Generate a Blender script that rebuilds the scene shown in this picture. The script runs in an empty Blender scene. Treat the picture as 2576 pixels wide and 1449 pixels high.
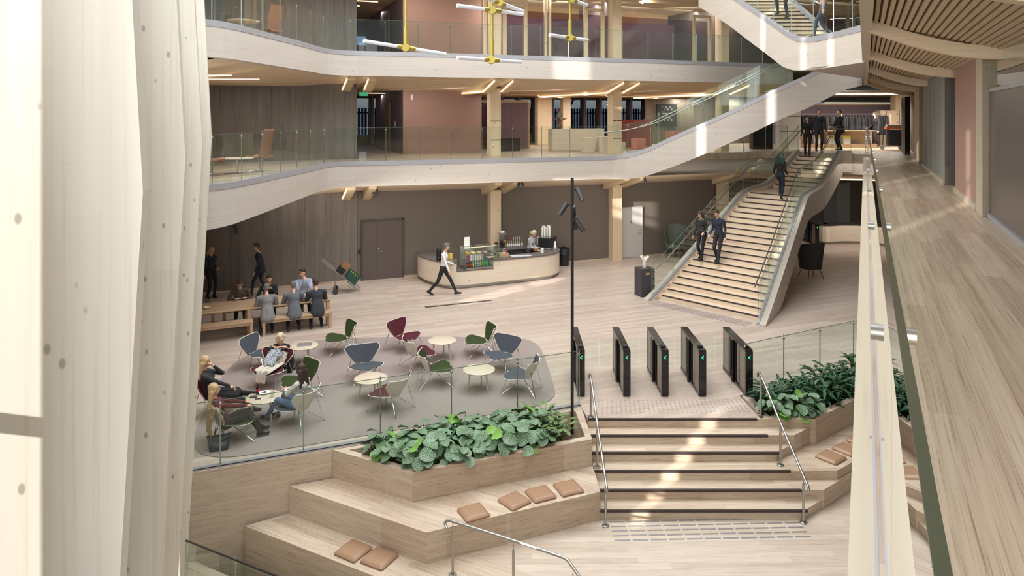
import bpy, math, random
import numpy as np
from mathutils import Vector, Matrix
random.seed(7)
R = math.radians
S = bpy.context.scene
COL = S.collection
# ---------------------------------------------------------------- camera
F = 1770.0; CX = 1288.0; HY = 288.0; H = 6.0
cam_d = bpy.data.cameras.new('camera'); cam = bpy.data.objects.new('camera', cam_d); COL.objects.link(cam)
cam.location = (0, 0, H); cam.rotation_euler = (R(90), 0, 0)
cam_d.sensor_width = 36.0; cam_d.lens = F / 2576 * 36.0
cam_d.shift_y = -(724.5 - HY) / 2576.0
cam_d.clip_start = 0.05; cam_d.clip_end = 300
S.camera = cam
WA0 = (-5.57, 25.36)
# ---------------------------------------------------------------- world, sun, exposure
S.view_settings.view_transform = 'Standard'; S.view_settings.look = 'None'
S.view_settings.gamma = 1.0; S.view_settings.use_curve_mapping = False
S.view_settings.exposure = -0.22
S.cycles.max_bounces = 9; S.cycles.diffuse_bounces = 3; S.cycles.glossy_bounces = 4
S.cycles.transmission_bounces = 6; S.cycles.transparent_max_bounces = 24
S.cycles.sample_clamp_indirect = 4.0; S.cycles.caustics_reflective = False; S.cycles.caustics_refractive = False
S.cycles.use_denoising = True
W = bpy.data.worlds.new('sky'); S.world = W; W.use_nodes = True
wn = W.node_tree.nodes; wl = W.node_tree.links
bg = wn['Background']
sky = wn.new('ShaderNodeTexSky'); sky.sky_type = 'NISHITA'; sky.sun_disc = False
sky.sun_elevation = R(42); sky.sun_rotation = R(200); sky.air_density = 1.2
wl.new(sky.outputs[0], bg.inputs[0]); bg.inputs[1].default_value = 0.10
SUN_AZ = (0.692, 0.722); SUN_EL = R(15)
sd = bpy.data.lights.new('sun', 'SUN'); sd.energy = 9.0; sd.angle = R(0.6); sd.color = (1.0, 0.97, 0.92)
so = bpy.data.objects.new('sun', sd); COL.objects.link(so)
sdir = Vector((SUN_AZ[0] * math.cos(SUN_EL), SUN_AZ[1] * math.cos(SUN_EL), -math.sin(SUN_EL)))
so.rotation_euler = sdir.to_track_quat('-Z', 'Y').to_euler(); so.location = (-20, -20, 15)

def area(name, loc, target, sx, sy, power, col=(1, 1, 1)):
    d = bpy.data.lights.new(name, 'AREA'); d.shape = 'RECTANGLE'; d.size = sx; d.size_y = sy
    d.energy = power; d.color = col
    o = bpy.data.objects.new(name, d); COL.objects.link(o); o.location = loc
    v = Vector(target) - Vector(loc)
    o.rotation_euler = v.to_track_quat('-Z', 'Y').to_euler()
    return o
# fill lights added under the closed roof, standing in for daylight
area('overhead_fill', (0, 8, 15.6), (0, 8, 0), 10, 14, 1700, (0.90, 0.955, 1.0))
area('overhead_fill', (2, 20, 15.6), (2, 20, 0), 14, 9, 2900, (0.90, 0.955, 1.0))
# fill lights added beside and behind the camera, standing in for daylight
area('camera_side_fill', (-1.0, -4.5, 6.0), (1.5, 8, 3.0), 9, 11, 950, (0.90, 0.955, 1.0))
for i in range(-1, 6):   # one tall area light added in each bay to brighten the fins
    q = (-1.71 - .359 * (2.65 * i + 1.0) - .933 * 1.05, 3.26 + .933 * (2.65 * i + 1.0) - .359 * 1.05, 7.0)
    area('bay_fill', q, (q[0] + .933, q[1] + .359, 6.8), 1.6, 12, 220 if i != 0 else 150, (0.93, 0.97, 1.0))
area('camera_side_fill', (-0.6, -2.2, 5.9), (4.5, 9, 5.6), 3.0, 2.6, 620, (0.97, 0.98, 1.0))  # walkway fill added behind the camera
area('camera_side_fill', (1.2, -3.2, 5.9), (6.5, 9, 6.2), 3.0, 2.6, 1350, (0.97, 0.98, 1.0))  # second added light, brightens the walkway
# room light on the office floors behind the balconies
for z, pw in ((7.0 - .12, 420), (10.85 - .12, 520)):
    for k in range(4):
        xx = -4.0 + 5.0 * k; yy = 32.5 + .39 * (xx + 4)
        area('room_and_fill_light', (xx, yy, z), (xx, yy, 0), 4.2, .14, pw * .62, (1.0, 0.93, 0.84))
for k in range(3):   # thin area lights added to brighten the glazed offices
    q = WA0[0] + .931 * (7.6 + 4.4 * k) - .366 * 1.7, WA0[1] + .366 * (7.6 + 4.4 * k) + .931 * 1.7
    area('office_fill_light', (q[0], q[1], 10.8), (q[0] - .3, q[1] + .7, 9), 3.2, .08, 150, (1.0, .95, .92))
area('room_and_fill_light', (-8.0, 20.5, 6.9), (-8.0, 20.5, 0), .12, 5, 60, (1, .95, .88))
area('room_and_fill_light', (17, 33.2, 6.8), (17, 34.2, 0), 5, .14, 420, (1, .93, .85))
area('room_and_fill_light', (15.5, 27.5, 4.0), (15.5, 27.5, 0), 5, 6, 150, (1, .95, .9))  # broad light added to brighten the floor by the stair
for z, pw in ((6.9, 60), (10.78, 90)):   # thin area lights added to brighten the rear room walls
    for k in range(4):
        q = WA0[0] + .931 * (2.6 + 4.2 * k) - .366 * .6, WA0[1] + .366 * (2.6 + 4.2 * k) + .931 * .6
        area('rear_wall_fill', (q[0], q[1], z), (q[0] + .25, q[1] + .9, z - 1.6), 3.0, .08, pw, (1.0, .94, .86))
area('wash_light', (-3.5, 23.6, 3.2), (-3.5, 26.5, 1.4), 9, .6, 60, (1, .93, .85))
area('wash_light', (15.2, 30.6, 3.15), (16.0, 34, 1.2), 5, .5, 130, (1, .93, .86))  # added light that lifts the dark wall behind the reception
area('wash_light', (5.0, 26.8, 3.2), (4.2, 29.8, 1.4), 7, .6, 45, (1, .93, .85))

# ---------------------------------------------------------------- helpers
def G(px, py, z=0.0):
    "the point at height z that the photograph shows at (px, py)"
    y = F * (H - z) / (py - HY)
    return Vector(((px - CX) / F * y, y, z))
def D(px, py, y):
    return Vector(((px - CX) / F * y, y, H - (py - HY) / F * y))
E1 = Vector((0.931, 0.366, 0)); E2 = Vector((-0.366, 0.931, 0))
WA = Vector((-5.57, 25.36, 0))
def B(a, b, z=0.0):
    "building axes: a along the rear wall, b away from the camera"
    return WA + E1 * a + E2 * b + Vector((0, 0, z))
def C(px):  # a along the rear wall seen at column px (b=0)
    r = (px - CX) / F
    return (r * WA.y - WA.x) / (E1.x - r * E1.y)

def srgb(r, g, b):
    f = lambda c: (c / 255 / 12.92) if c <= 10 else ((c / 255 + 0.055) / 1.055) ** 2.4
    return (f(r), f(g), f(b), 1.0)

class MB:
    def __init__(s): s.v = []; s.f = []; s.m = []; s.k = 0; s.uv = None
    def add(s, vs, fs, k=None):
        n = len(s.v); s.v += [tuple(v) for v in vs]
        s.f += [[i + n for i in f] for f in fs]; s.m += [s.k if k is None else k] * len(fs)
        return s
    def box(s, c, d, rz=0.0, k=None, M=None):
        hx, hy, hz = d[0] / 2, d[1] / 2, d[2] / 2
        vs = [Vector((x * hx, y * hy, z * hz)) for x in (-1, 1) for y in (-1, 1) for z in (-1, 1)]
        if M is None: M = Matrix.Rotation(rz, 3, 'Z')
        c = Vector(c)
        vs = [c + M @ v for v in vs]
        return s.add(vs, [(0, 1, 3, 2), (4, 6, 7, 5), (0, 4, 5, 1), (2, 3, 7, 6), (0, 2, 6, 4), (1, 5, 7, 3)], k)
    def bbox(s, a, b, k=None):
        a = Vector(a); b = Vector(b); return s.box((a + b) / 2, [abs(t) for t in (b - a)], 0, k)
    def rbox(s, c, d, r=0.02, rz=0.0, seg=3, k=None, M=None):
        "box with rounded vertical edges and softened top"
        if M is None: M = Matrix.Rotation(rz, 3, 'Z')
        c = Vector(c); hx, hy, hz = d[0] / 2, d[1] / 2, d[2] / 2
        rings = []
        zs = [(-hz, r * .5), (-hz + r * .5, 0), (hz - r * .5, 0), (hz, r * .5)]
        for z, ins in zs:
            ring = []
            for qx, qy, a0 in ((1, 1, 0), (-1, 1, 90), (-1, -1, 180), (1, -1, 270)):
                for i in range(seg + 1):
                    a = R(a0 + 90 * i / seg); rr = max(r - ins * .4, 0.001)
                    ring.append((qx * (hx - r) + (rr) * math.cos(a) - 0, qy * (hy - r) + (rr) * math.sin(a), z))
            rings.append(ring)
        n = len(rings[0]); vs = [c + M @ Vector(p) for ring in rings for p in ring]
        fs = []
        for j in range(3):
            for i in range(n):
                a = j * n + i; b = j * n + (i + 1) % n
                fs.append((a, b, b + n, a + n))
        fs.append(tuple(range(n))[::-1]); fs.append(tuple(range(3 * n, 4 * n)))
        return s.add(vs, fs, k)
    def prism(s, poly, z0, z1, k=None, kt=None):
        n = len(poly)
        a = sum(poly[i][0] * poly[(i + 1) % n][1] - poly[(i + 1) % n][0] * poly[i][1] for i in range(n))
        if a < 0: poly = list(poly)[::-1]
        vs = [(p[0], p[1], z0) for p in poly] + [(p[0], p[1], z1) for p in poly]
        s.add(vs, [(i, (i + 1) % n, n + (i + 1) % n, n + i) for i in range(n)] + [tuple(range(n))[::-1]], k)
        s.add(vs[n:], [tuple(range(n))], k if kt is None else kt)
        return s
    def tube(s, pts, r, seg=8, k=None, caps=True):
        pts = [Vector(p) for p in pts]; n = len(pts)
        rs = r if isinstance(r, (list, tuple)) else [r] * n
        vs = []; up = None
        for i, p in enumerate(pts):
            t = (pts[min(i + 1, n - 1)] - pts[max(i - 1, 0)])
            if 0 < i < n - 1:
                t = (pts[i + 1] - p).normalized() + (p - pts[i - 1]).normalized()
            if t.length < 1e-9: t = Vector((0, 0, 1))
            t.normalize()
            if up is None:
                up = Vector((0, 0, 1)) if abs(t.z) < .9 else Vector((1, 0, 0))
            x = t.cross(up)
            if x.length < 1e-4: x = t.cross(Vector((0, 1, 0)))
            x.normalize(); y = x.cross(t).normalized(); up = y
            for j in range(seg):
                a = 2 * math.pi * j / seg
                vs.append(p + (x * math.cos(a) + y * math.sin(a)) * rs[i])
        fs = []
        for i in range(n - 1):
            for j in range(seg):
                a = i * seg + j; b = i * seg + (j + 1) % seg
                fs.append((a, a + seg, b + seg, b))
        if caps:
            fs.append(tuple(range(seg))); fs.append(tuple(range((n - 1) * seg, n * seg))[::-1])
        return s.add(vs, fs, k)
    def lathe(s, prof, c=(0, 0, 0), seg=24, k=None, M=None, sc=(1, 1)):
        c = Vector(c); vs = []
        for r, z in prof:
            for j in range(seg):
                a = 2 * math.pi * j / seg
                v = Vector((max(r, 1e-4) * math.cos(a) * sc[0], max(r, 1e-4) * math.sin(a) * sc[1], z))
                if M is not None: v = M @ v
                vs.append(c + v)
        fs = []
        for i in range(len(prof) - 1):
            for j in range(seg):
                a = i * seg + j; b = i * seg + (j + 1) % seg
                fs.append((a, b, b + seg, a + seg))
        fs.append(tuple(range(seg))[::-1]); n = len(prof)
        fs.append(tuple(range((n - 1) * seg, n * seg)))
        return s.add(vs, fs, k)
    def ell(s, c, r, M=None, seg=16, rings=10, k=None):
        c = Vector(c); vs = []; M = M or Matrix.Identity(3)
        for i in range(rings + 1):
            t = math.pi * i / rings
            for j in range(seg):
                a = 2 * math.pi * j / seg; q = max(math.sin(t), 1e-3)
                vs.append(c + M @ Vector((r[0] * q * math.cos(a), r[1] * q * math.sin(a), -r[2] * math.cos(t))))
        fs = []
        for i in range(rings):
            for j in range(seg):
                a = i * seg + j; b = i * seg + (j + 1) % seg
                fs.append((a, b, b + seg, a + seg))
        fs.append(tuple(range(seg))[::-1]); fs.append(tuple(range(rings * seg, (rings + 1) * seg)))
        return s.add(vs, fs, k)
    def cap(s, a, b, ra, rb, seg=12, k=None):
        "tapered limb with round ends"
        a = Vector(a); b = Vector(b); t = b - a; L = t.length
        if L < 1e-6: return s.ell(a, (ra,) * 3, k=k)
        t.normalize(); pts = []; rs = []
        for q in (-1, -.87, -.5, 0): pts.append(a + t * ra * q); rs.append(ra * math.sqrt(max(0, 1 - q * q)) + 1e-4)
        for q in (0, .5, .87, 1): pts.append(b + t * rb * q); rs.append(rb * math.sqrt(max(0, 1 - q * q)) + 1e-4)
        return s.tube(pts, rs, seg, k)
    def ribbon(s, pts, o0, o1, z0, z1, k=None, closed=False):
        """vertical slab following a plan path; offsets to the left of travel; z0/z1 number or list"""
        n = len(pts); P = [Vector((p[0], p[1], 0)) for p in pts]
        Z0 = z0 if isinstance(z0, (list, tuple)) else [z0] * n
        Z1 = z1 if isinstance(z1, (list, tuple)) else [z1] * n
        A = []; Bq = []
        for i in range(n):
            if 0 < i < n - 1:
                d0 = (P[i] - P[i - 1]).normalized(); d1 = (P[i + 1] - P[i]).normalized()
            elif i == 0: d0 = d1 = (P[1] - P[0]).normalized()
            else: d0 = d1 = (P[-1] - P[-2]).normalized()
            d = (d0 + d1).normalized(); nn = Vector((-d.y, d.x, 0))
            m = 1 / max(.35, math.sqrt(max(0, (1 + d0.dot(d1)) / 2)))
            A.append(P[i] + nn * o0 * m); Bq.append(P[i] + nn * o1 * m)
        vs = []
        for i in range(n):
            vs += [(A[i].x, A[i].y, Z0[i]), (Bq[i].x, Bq[i].y, Z0[i]), (Bq[i].x, Bq[i].y, Z1[i]), (A[i].x, A[i].y, Z1[i])]
        fs = []
        for i in range(n - 1):
            a = 4 * i; b = a + 4
            for q in range(4):
                fs.append((a + q, b + q, b + (q + 1) % 4, a + (q + 1) % 4))
        fs.append((0, 1, 2, 3)); fs.append((4 * n - 1, 4 * n - 2, 4 * n - 3, 4 * n - 4))
        return s.add(vs, fs, k)
    def grid(s, fn, nu, nv, th=0.0, k=None):
        "surface fn(u,v) u,v in 0..1 thickened by th along its normal"
        P = [[Vector(fn(i / nu, j / nv)) for i in range(nu + 1)] for j in range(nv + 1)]
        def nrm(i, j):
            a = P[j][min(i + 1, nu)] - P[j][max(i - 1, 0)]; b = P[min(j + 1, nv)][i] - P[max(j - 1, 0)][i]
            c = a.cross(b); return c.normalized() if c.length > 1e-9 else Vector((0, 0, 1))
        vs = [P[j][i] for j in range(nv + 1) for i in range(nu + 1)]
        w = nu + 1; fs = [(j * w + i, j * w + i + 1, (j + 1) * w + i + 1, (j + 1) * w + i) for j in range(nv) for i in range(nu)]
        if th:
            n = len(vs); vs = vs + [P[j][i] - nrm(i, j) * th for j in range(nv + 1) for i in range(nu + 1)]
            fs = fs + [tuple(q + n for q in f[::-1]) for f in fs]
            per = [i for i in range(w)] + [j * w + nu for j in range(1, nv + 1)] + [nv * w + i for i in range(nu - 1, -1, -1)] + [j * w for j in range(nv - 1, 0, -1)]
            for q in range(len(per)):
                a, b = per[q], per[(q + 1) % len(per)]; fs.append((b, a, a + n, b + n))
        return s.add(vs, fs, k)
    def build(s, name, mats, parent=None, smooth=False, sharp=None, label=None):
        me = bpy.data.meshes.new(name); me.from_pydata(s.v, [], s.f)
        if not isinstance(mats, (list, tuple)): mats = [mats]
        for m in mats: me.materials.append(m)
        if len(mats) > 1: me.polygons.foreach_set('material_index', s.m)
        if s.uv is not None:
            u = me.uv_layers.new(name='UVMap')
            for lp in me.loops: u.data[lp.index].uv = s.uv[lp.vertex_index]
        if smooth:
            me.polygons.foreach_set('use_smooth', [True] * len(me.polygons))
            me.set_sharp_from_angle(angle=R(sharp if sharp else 40))
        me.update()
        o = bpy.data.objects.new(name, me); COL.objects.link(o)
        if parent is not None: o.parent = parent
        if label: o['label'] = label
        return o

def tag(o, label, cat, group=None, kind=None):
    o['label'] = label; o['category'] = cat
    if group: o['group'] = group
    if kind: o['kind'] = kind
    return o
def T(name, label, cat, group=None, loc=(0, 0, 0), rz=0.0):
    o = bpy.data.objects.new(name, None); COL.objects.link(o); o.empty_display_size = .1
    o.location = loc; o.rotation_euler = (0, 0, rz)
    return tag(o, label, cat, group)
def st(o):
    o['kind'] = 'structure'; return o
def dup(o, loc=None, rz=None, label=None, group=None, parent=None, scale=None):
    c = o.copy(); COL.objects.link(c)
    if parent is not None: c.parent = parent
    if loc is not None: c.location = loc
    if rz is not None: c.rotation_euler = (c.rotation_euler[0], c.rotation_euler[1], rz)
    if scale is not None: c.scale = (scale,) * 3
    if label: c['label'] = label
    if group: c['group'] = group
    for ch in list(o.children): dup(ch, parent=c)
    return c
def smooth_path(pts, it=2):
    for _ in range(it):
        q = [pts[0]]
        for a, b in zip(pts, pts[1:]):
            q.append(tuple(a[i] * .75 + b[i] * .25 for i in range(len(a))))
            q.append(tuple(a[i] * .25 + b[i] * .75 for i in range(len(a))))
        q.append(pts[-1]); pts = q
    return pts
def resample(pts, step):
    "plan path (any tuple size) -> points every step"
    L = [0]
    for a, b in zip(pts, pts[1:]): L.append(L[-1] + math.hypot(b[0] - a[0], b[1] - a[1]))
    n = max(1, round(L[-1] / step)); out = []
    for q in range(n + 1):
        t = L[-1] * q / n; i = 0
        while i < len(L) - 2 and L[i + 1] < t: i += 1
        w = (t - L[i]) / max(1e-9, L[i + 1] - L[i]); w = min(max(w, 0), 1)
        out.append(tuple(pts[i][j] * (1 - w) + pts[i + 1][j] * w for j in range(len(pts[0]))))
    return out

# ---------------------------------------------------------------- materials
MATS = {}
def mat(name, col, rough=.5, metal=0.0, emit=None, es=0, spec=.5, sheen=0, noise=0, nscale=40, coat=0):
    if name in MATS: return MATS[name]
    m = bpy.data.materials.new(name); m.use_nodes = True; nt = m.node_tree; b = nt.nodes['Principled BSDF']
    c = srgb(*col) if max(col) > 1 else tuple(col) + (1,)
    b.inputs['Base Color'].default_value = c; b.inputs['Roughness'].default_value = rough
    b.inputs['Metallic'].default_value = metal; b.inputs['Specular IOR Level'].default_value = spec
    if sheen: b.inputs['Sheen Weight'].default_value = sheen
    if coat: b.inputs['Coat Weight'].default_value = coat
    if emit: b.inputs['Emission Color'].default_value = srgb(*emit); b.inputs['Emission Strength'].default_value = es
    if noise:
        tc = nt.nodes.new('ShaderNodeTexCoord'); n = nt.nodes.new('ShaderNodeTexNoise'); n.inputs['Scale'].default_value = nscale
        n.inputs['Detail'].default_value = 3
        nt.links.new(tc.outputs['Object'], n.inputs['Vector'])
        mx = nt.nodes.new('ShaderNodeMix'); mx.data_type = 'RGBA'
        mx.inputs[6].default_value = tuple(x * (1 - noise) for x in c[:3]) + (1,); mx.inputs[7].default_value = tuple(min(1, x * (1 + noise)) for x in c[:3]) + (1,)
        nt.links.new(n.outputs[0], mx.inputs[0]); nt.links.new(mx.outputs[2], b.inputs['Base Color'])
    MATS[name] = m; return m

def wood(name, base, dark, ang=0.0, vert=False, fine=60., along=1.2, streak=.5, knots=0., knot_scale=3.0, rough=.45, plank=0., band2=.4, coat=0., hz=False):
    """procedural timber: long axis at plan angle ang (degrees), or vertical"""
    if name in MATS: return MATS[name]
    m = bpy.data.materials.new(name); m.use_nodes = True; nt = m.node_tree; N = nt.nodes; L = nt.links
    b = N['Principled BSDF']; b.inputs['Roughness'].default_value = rough
    if coat: b.inputs['Coat Weight'].default_value = coat; b.inputs['Coat Roughness'].default_value = .25
    tc = N.new('ShaderNodeTexCoord')
    mp = N.new('ShaderNodeMapping'); mp.vector_type = 'POINT'
    mp.inputs['Rotation'].default_value = (0, 0, -R(ang))
    L.new(tc.outputs['Object'], mp.inputs['Vector'])
    def scaled(sx, sy, sz):
        q = N.new('ShaderNodeVectorMath'); q.operation = 'MULTIPLY'; q.inputs[1].default_value = (sx, sy, sz)
        L.new(mp.outputs[0], q.inputs[0]); return q
    if vert: sv = scaled(fine, fine, along); sl = scaled(fine * .16, fine * .16, along * .35)
    elif hz: sv = scaled(along, along, fine); sl = scaled(along * .35, along * .35, fine * .16)
    else: sv = scaled(along, fine, fine); sl = scaled(along * .35, fine * .16, fine * .16)
    n1 = N.new('ShaderNodeTexNoise'); n1.inputs['Scale'].default_value = 1; n1.inputs['Detail'].default_value = 4; n1.inputs['Roughness'].default_value = .65
    n2 = N.new('ShaderNodeTexNoise'); n2.inputs['Scale'].default_value = 1; n2.inputs['Detail'].default_value = 2
    L.new(sv.outputs[0], n1.inputs['Vector']); L.new(sl.outputs[0], n2.inputs['Vector'])
    r1 = N.new('ShaderNodeMapRange'); r1.inputs[1].default_value = .52; r1.inputs[2].default_value = .74; r1.inputs[3].default_value = 0; r1.inputs[4].default_value = streak
    L.new(n1.outputs[0], r1.inputs[0])
    r2 = N.new('ShaderNodeMapRange'); r2.inputs[1].default_value = .35; r2.inputs[2].default_value = .7; r2.inputs[3].default_value = 0; r2.inputs[4].default_value = streak * band2
    L.new(n2.outputs[0], r2.inputs[0])
    ad = N.new('ShaderNodeMath'); ad.operation = 'ADD'; L.new(r1.outputs[0], ad.inputs[0]); L.new(r2.outputs[0], ad.inputs[1])
    fac = ad
    if plank:
        sx = N.new('ShaderNodeSeparateXYZ'); L.new(mp.outputs[0], sx.inputs[0])
        fl = N.new('ShaderNodeMath'); fl.operation = 'FLOOR'; dv = N.new('ShaderNodeMath'); dv.operation = 'DIVIDE'; dv.inputs[1].default_value = plank
        L.new(sx.outputs['X' if vert else 'Y'], dv.inputs[0]); L.new(dv.outputs[0], fl.inputs[0])
        # offset the board ends row by row
        wn0 = N.new('ShaderNodeTexWhiteNoise'); wn0.noise_dimensions = '1D'; L.new(fl.outputs[0], wn0.inputs['W'])
        ml = N.new('ShaderNodeMath'); ml.operation = 'MULTIPLY_ADD'; ml.inputs[1].default_value = 5.0
        d2 = N.new('ShaderNodeMath'); d2.operation = 'DIVIDE'; d2.inputs[1].default_value = 2.4; L.new(sx.outputs['Z' if vert else 'X'], d2.inputs[0])
        L.new(wn0.outputs[0], ml.inputs[0]); L.new(d2.outputs[0], ml.inputs[2])
        f2 = N.new('ShaderNodeMath'); f2.operation = 'FLOOR'; L.new(ml.outputs[0], f2.inputs[0])
        cb = N.new('ShaderNodeCombineXYZ'); L.new(fl.outputs[0], cb.inputs[0]); L.new(f2.outputs[0], cb.inputs[1])
        w2 = N.new('ShaderNodeTexWhiteNoise'); w2.noise_dimensions = '2D'; L.new(cb.outputs[0], w2.inputs['Vector'])
        mm = N.new('ShaderNodeMath'); mm.operation = 'MULTIPLY_ADD'; mm.inputs[1].default_value = streak * .45
        L.new(w2.outputs[0], mm.inputs[0]); L.new(fac.outputs[0], mm.inputs[2]); fac = mm
    mx = N.new('ShaderNodeMix'); mx.data_type = 'RGBA'; mx.inputs[6].default_value = srgb(*base); mx.inputs[7].default_value = srgb(*dark)
    L.new(fac.outputs[0], mx.inputs[0]); out = mx.outputs[2]
    if knots:
        kv = scaled(knot_scale, knot_scale, knot_scale * .55) if vert else scaled(knot_scale * .55, knot_scale, knot_scale)
        vo = N.new('ShaderNodeTexVoronoi'); vo.inputs['Scale'].default_value = 1; L.new(kv.outputs[0], vo.inputs['Vector'])
        rk = N.new('ShaderNodeMapRange'); rk.inputs[1].default_value = knots; rk.inputs[2].default_value = knots * .6; rk.inputs[3].default_value = 0; rk.inputs[4].default_value = .75
        L.new(vo.outputs['Distance'], rk.inputs[0])
        m2 = N.new('ShaderNodeMix'); m2.data_type = 'RGBA'; m2.inputs[7].default_value = tuple(x * .5 for x in srgb(*dark)[:3]) + (1,)
        L.new(rk.outputs[0], m2.inputs[0]); L.new(out, m2.inputs[6]); out = m2.outputs[2]
    L.new(out, b.inputs['Base Color'])
    MATS[name] = m; return m

def glass(name, tint=(0.93, 0.97, 0.95), refl=1.0, ior=1.45):
    if name in MATS: return MATS[name]
    m = bpy.data.materials.new(name); m.use_nodes = True; nt = m.node_tree; N = nt.nodes; L = nt.links
    for n in list(N): N.remove(n)
    o = N.new('ShaderNodeOutputMaterial'); t = N.new('ShaderNodeBsdfTransparent'); g = N.new('ShaderNodeBsdfGlossy')
    t.inputs[0].default_value = tint + (1,); g.inputs['Roughness'].default_value = 0.0
    g.inputs['Color'].default_value = (refl, refl, refl, 1)
    fr = N.new('ShaderNodeFresnel'); fr.inputs['IOR'].default_value = ior
    mx = N.new('ShaderNodeMixShader')
    # reflect on the outward face only; the far face of the thin pane just transmits
    ge = N.new('ShaderNodeNewGeometry'); inv = N.new('ShaderNodeMath'); inv.operation = 'SUBTRACT'; inv.inputs[0].default_value = 1.0; L.new(ge.outputs['Backfacing'], inv.inputs[1])
    mu = N.new('ShaderNodeMath'); mu.operation = 'MULTIPLY'; L.new(fr.outputs[0], mu.inputs[0]); L.new(inv.outputs[0], mu.inputs[1])
    m3 = N.new('ShaderNodeMath'); m3.operation = 'MULTIPLY'; m3.use_clamp = True; m3.inputs[1].default_value = 1.5; L.new(mu.outputs[0], m3.inputs[0])
    L.new(m3.outputs[0], mx.inputs[0]); L.new(t.outputs[0], mx.inputs[1]); L.new(g.outputs[0], mx.inputs[2]); L.new(mx.outputs[0], o.inputs[0])
    MATS[name] = m; return m

A1 = math.degrees(math.atan2(E1.y, E1.x))
floor_m = wood('floor_planks', (212, 195, 181), (138, 107, 88), ang=A1, fine=110, along=1.6, streak=.62, band2=.3, plank=.14, rough=.38, coat=.15)
floor2_m = wood('lower_floor_planks', (216, 201, 184), (146, 118, 96), ang=1, fine=110, along=2.2, streak=.62, band2=.3, plank=.14, rough=.45)
step_m = wood('tread_wood', (219, 202, 180), (150, 118, 90), ang=1, fine=120, along=2.6, streak=.75, band2=.3, plank=.12, rough=.45)
ampL_m = wood('terrace_wood_left', (218, 201, 180), (148, 116, 88), ang=-27.8, fine=120, along=2.6, streak=.75, band2=.3, plank=.12, rough=.48)
ampR_m = wood('terrace_wood_right', (218, 201, 180), (148, 116, 88), ang=21.5, fine=120, along=2.6, streak=.75, band2=.3, plank=.12, rough=.48)
ampD_m = wood('terrace_wood_diagonal', (218, 201, 180), (148, 116, 88), ang=37, fine=120, along=2.6, streak=.75, band2=.3, plank=.12, rough=.48)
walk_m = wood('walkway_planks', (200, 180, 158), (112, 84, 62), ang=63.3, fine=150, along=1.1, streak=.75, band2=.3, plank=.15, rough=.4, coat=.2)
stair_m = wood('stair_wood', (228, 208, 184), (165, 128, 96), ang=-46, fine=40, along=.8, streak=.4, rough=.42)
fascia_m = wood('fascia_timber', (197, 187, 177), (164, 147, 132), hz=True, fine=70, along=.9, streak=.5, knots=.09, knot_scale=4.2, rough=.5)
str1_m = wood('stringer_timber', (200, 189, 177), (166, 148, 130), hz=True, fine=70, along=.9, streak=.5, knots=.09, knot_scale=4.2, rough=.5)
glu_m = wood('glulam_vertical', (224, 219, 209), (200, 187, 167), vert=True, fine=38, along=.5, streak=.5, band2=.5, knots=.12, knot_scale=7.0, rough=.5, plank=.17)
col_m = wood('column_timber', (222, 200, 168), (186, 156, 120), vert=True, fine=20, along=.5, streak=.45, knots=.08, knot_scale=3.2, rough=.5)
beam_m = wood('beam_timber', (220, 196, 160), (190, 158, 118), ang=A1 + 90, fine=20, along=.5, streak=.4, knots=.07, knot_scale=2.6, rough=.5)
cbeam_m = wood('corridor_beam_timber', (222, 200, 166), (190, 160, 122), ang=-26.7, fine=20, along=.5, streak=.4, knots=.07, knot_scale=2.6, rough=.5)
ceil_m = wood('ceiling_timber', (226, 206, 178), (172, 144, 114), ang=A1, fine=26, along=.35, streak=.6, rough=.6)
slat_m = wood('slat_timber', (208, 184, 152), (168, 138, 104), ang=63.3, fine=16, along=.5, streak=.4, rough=.6)
cap_m = wood('rail_cap_timber', (200, 188, 165), (176, 158, 130), ang=63.3, fine=22, along=.9, streak=.5, knots=.07, knot_scale=5.0, rough=.4, coat=.2)
oak_m = wood('oak_furniture', (190, 160, 128), (146, 114, 86), ang=A1, fine=30, along=1.2, streak=.4, rough=.5)
ash_m = wood('ash_table_top', (212, 196, 174), (180, 156, 128), ang=20, fine=30, along=1.5, streak=.4, rough=.45)
counter_m = wood('counter_timber', (226, 212, 192), (190, 168, 140), hz=True, fine=60, along=1.0, streak=.4, knots=.08, knot_scale=4, rough=.45)
dark_gap = mat('dark_recess', (46, 38, 32), .9)
conc_m = wood('board_formed_concrete', (124, 115, 107), (84, 75, 69), vert=True, fine=24, along=.5, streak=.6, rough=.7, plank=.11)
conc2_m = wood('grey_concrete', (158, 156, 152), (104, 100, 96), vert=True, fine=12, along=.5, streak=.8, rough=.6, plank=.13)
brownwall_m = mat('taupe_wall_paint', (110, 100, 90), .75, noise=.05, nscale=30)
pink_m = mat('dusty_red_wall', (140, 110, 98), .8)
pink2_m = mat('dusty_pink_wall', (168, 134, 120), .75)
purple_m = wood('purple_panel', (112, 94, 104), (84, 70, 80), vert=True, fine=22, along=.3, streak=.5, rough=.6)
darkwall_m = mat('dark_brown_wall', (92, 79, 70), .7)
steel_ch = mat('grey_metal_channel', (172, 170, 174), .42, .35)
top_m = mat('worktop_grey', (104, 96, 92), .5)
steel_m = mat('stainless_steel', (176, 174, 170), .32, 1.0)
edge2_m = mat('walkway_glass_edge', (66, 72, 58), .2, .1)
chrome_m = mat('chrome', (215, 215, 215), .12, 1.0)
black_m = mat('black_metal', (38, 37, 38), .4, .3)
dark_m = mat('charcoal_metal', (70, 70, 72), .4, .5)
nosing_m = mat('nosing_strip', (62, 50, 46), .6)
white_m = mat('white_plain', (232, 230, 226), .5)
glass_m = glass('clear_glass')
glassg_m = glass('greenish_glass', (0.90, 0.95, 0.92))
edge_m = mat('glass_edge', (96, 118, 108), .15, .2)
rug_m = mat('grey_carpet', (150, 136, 130), .95, noise=.28, nscale=160)
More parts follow.
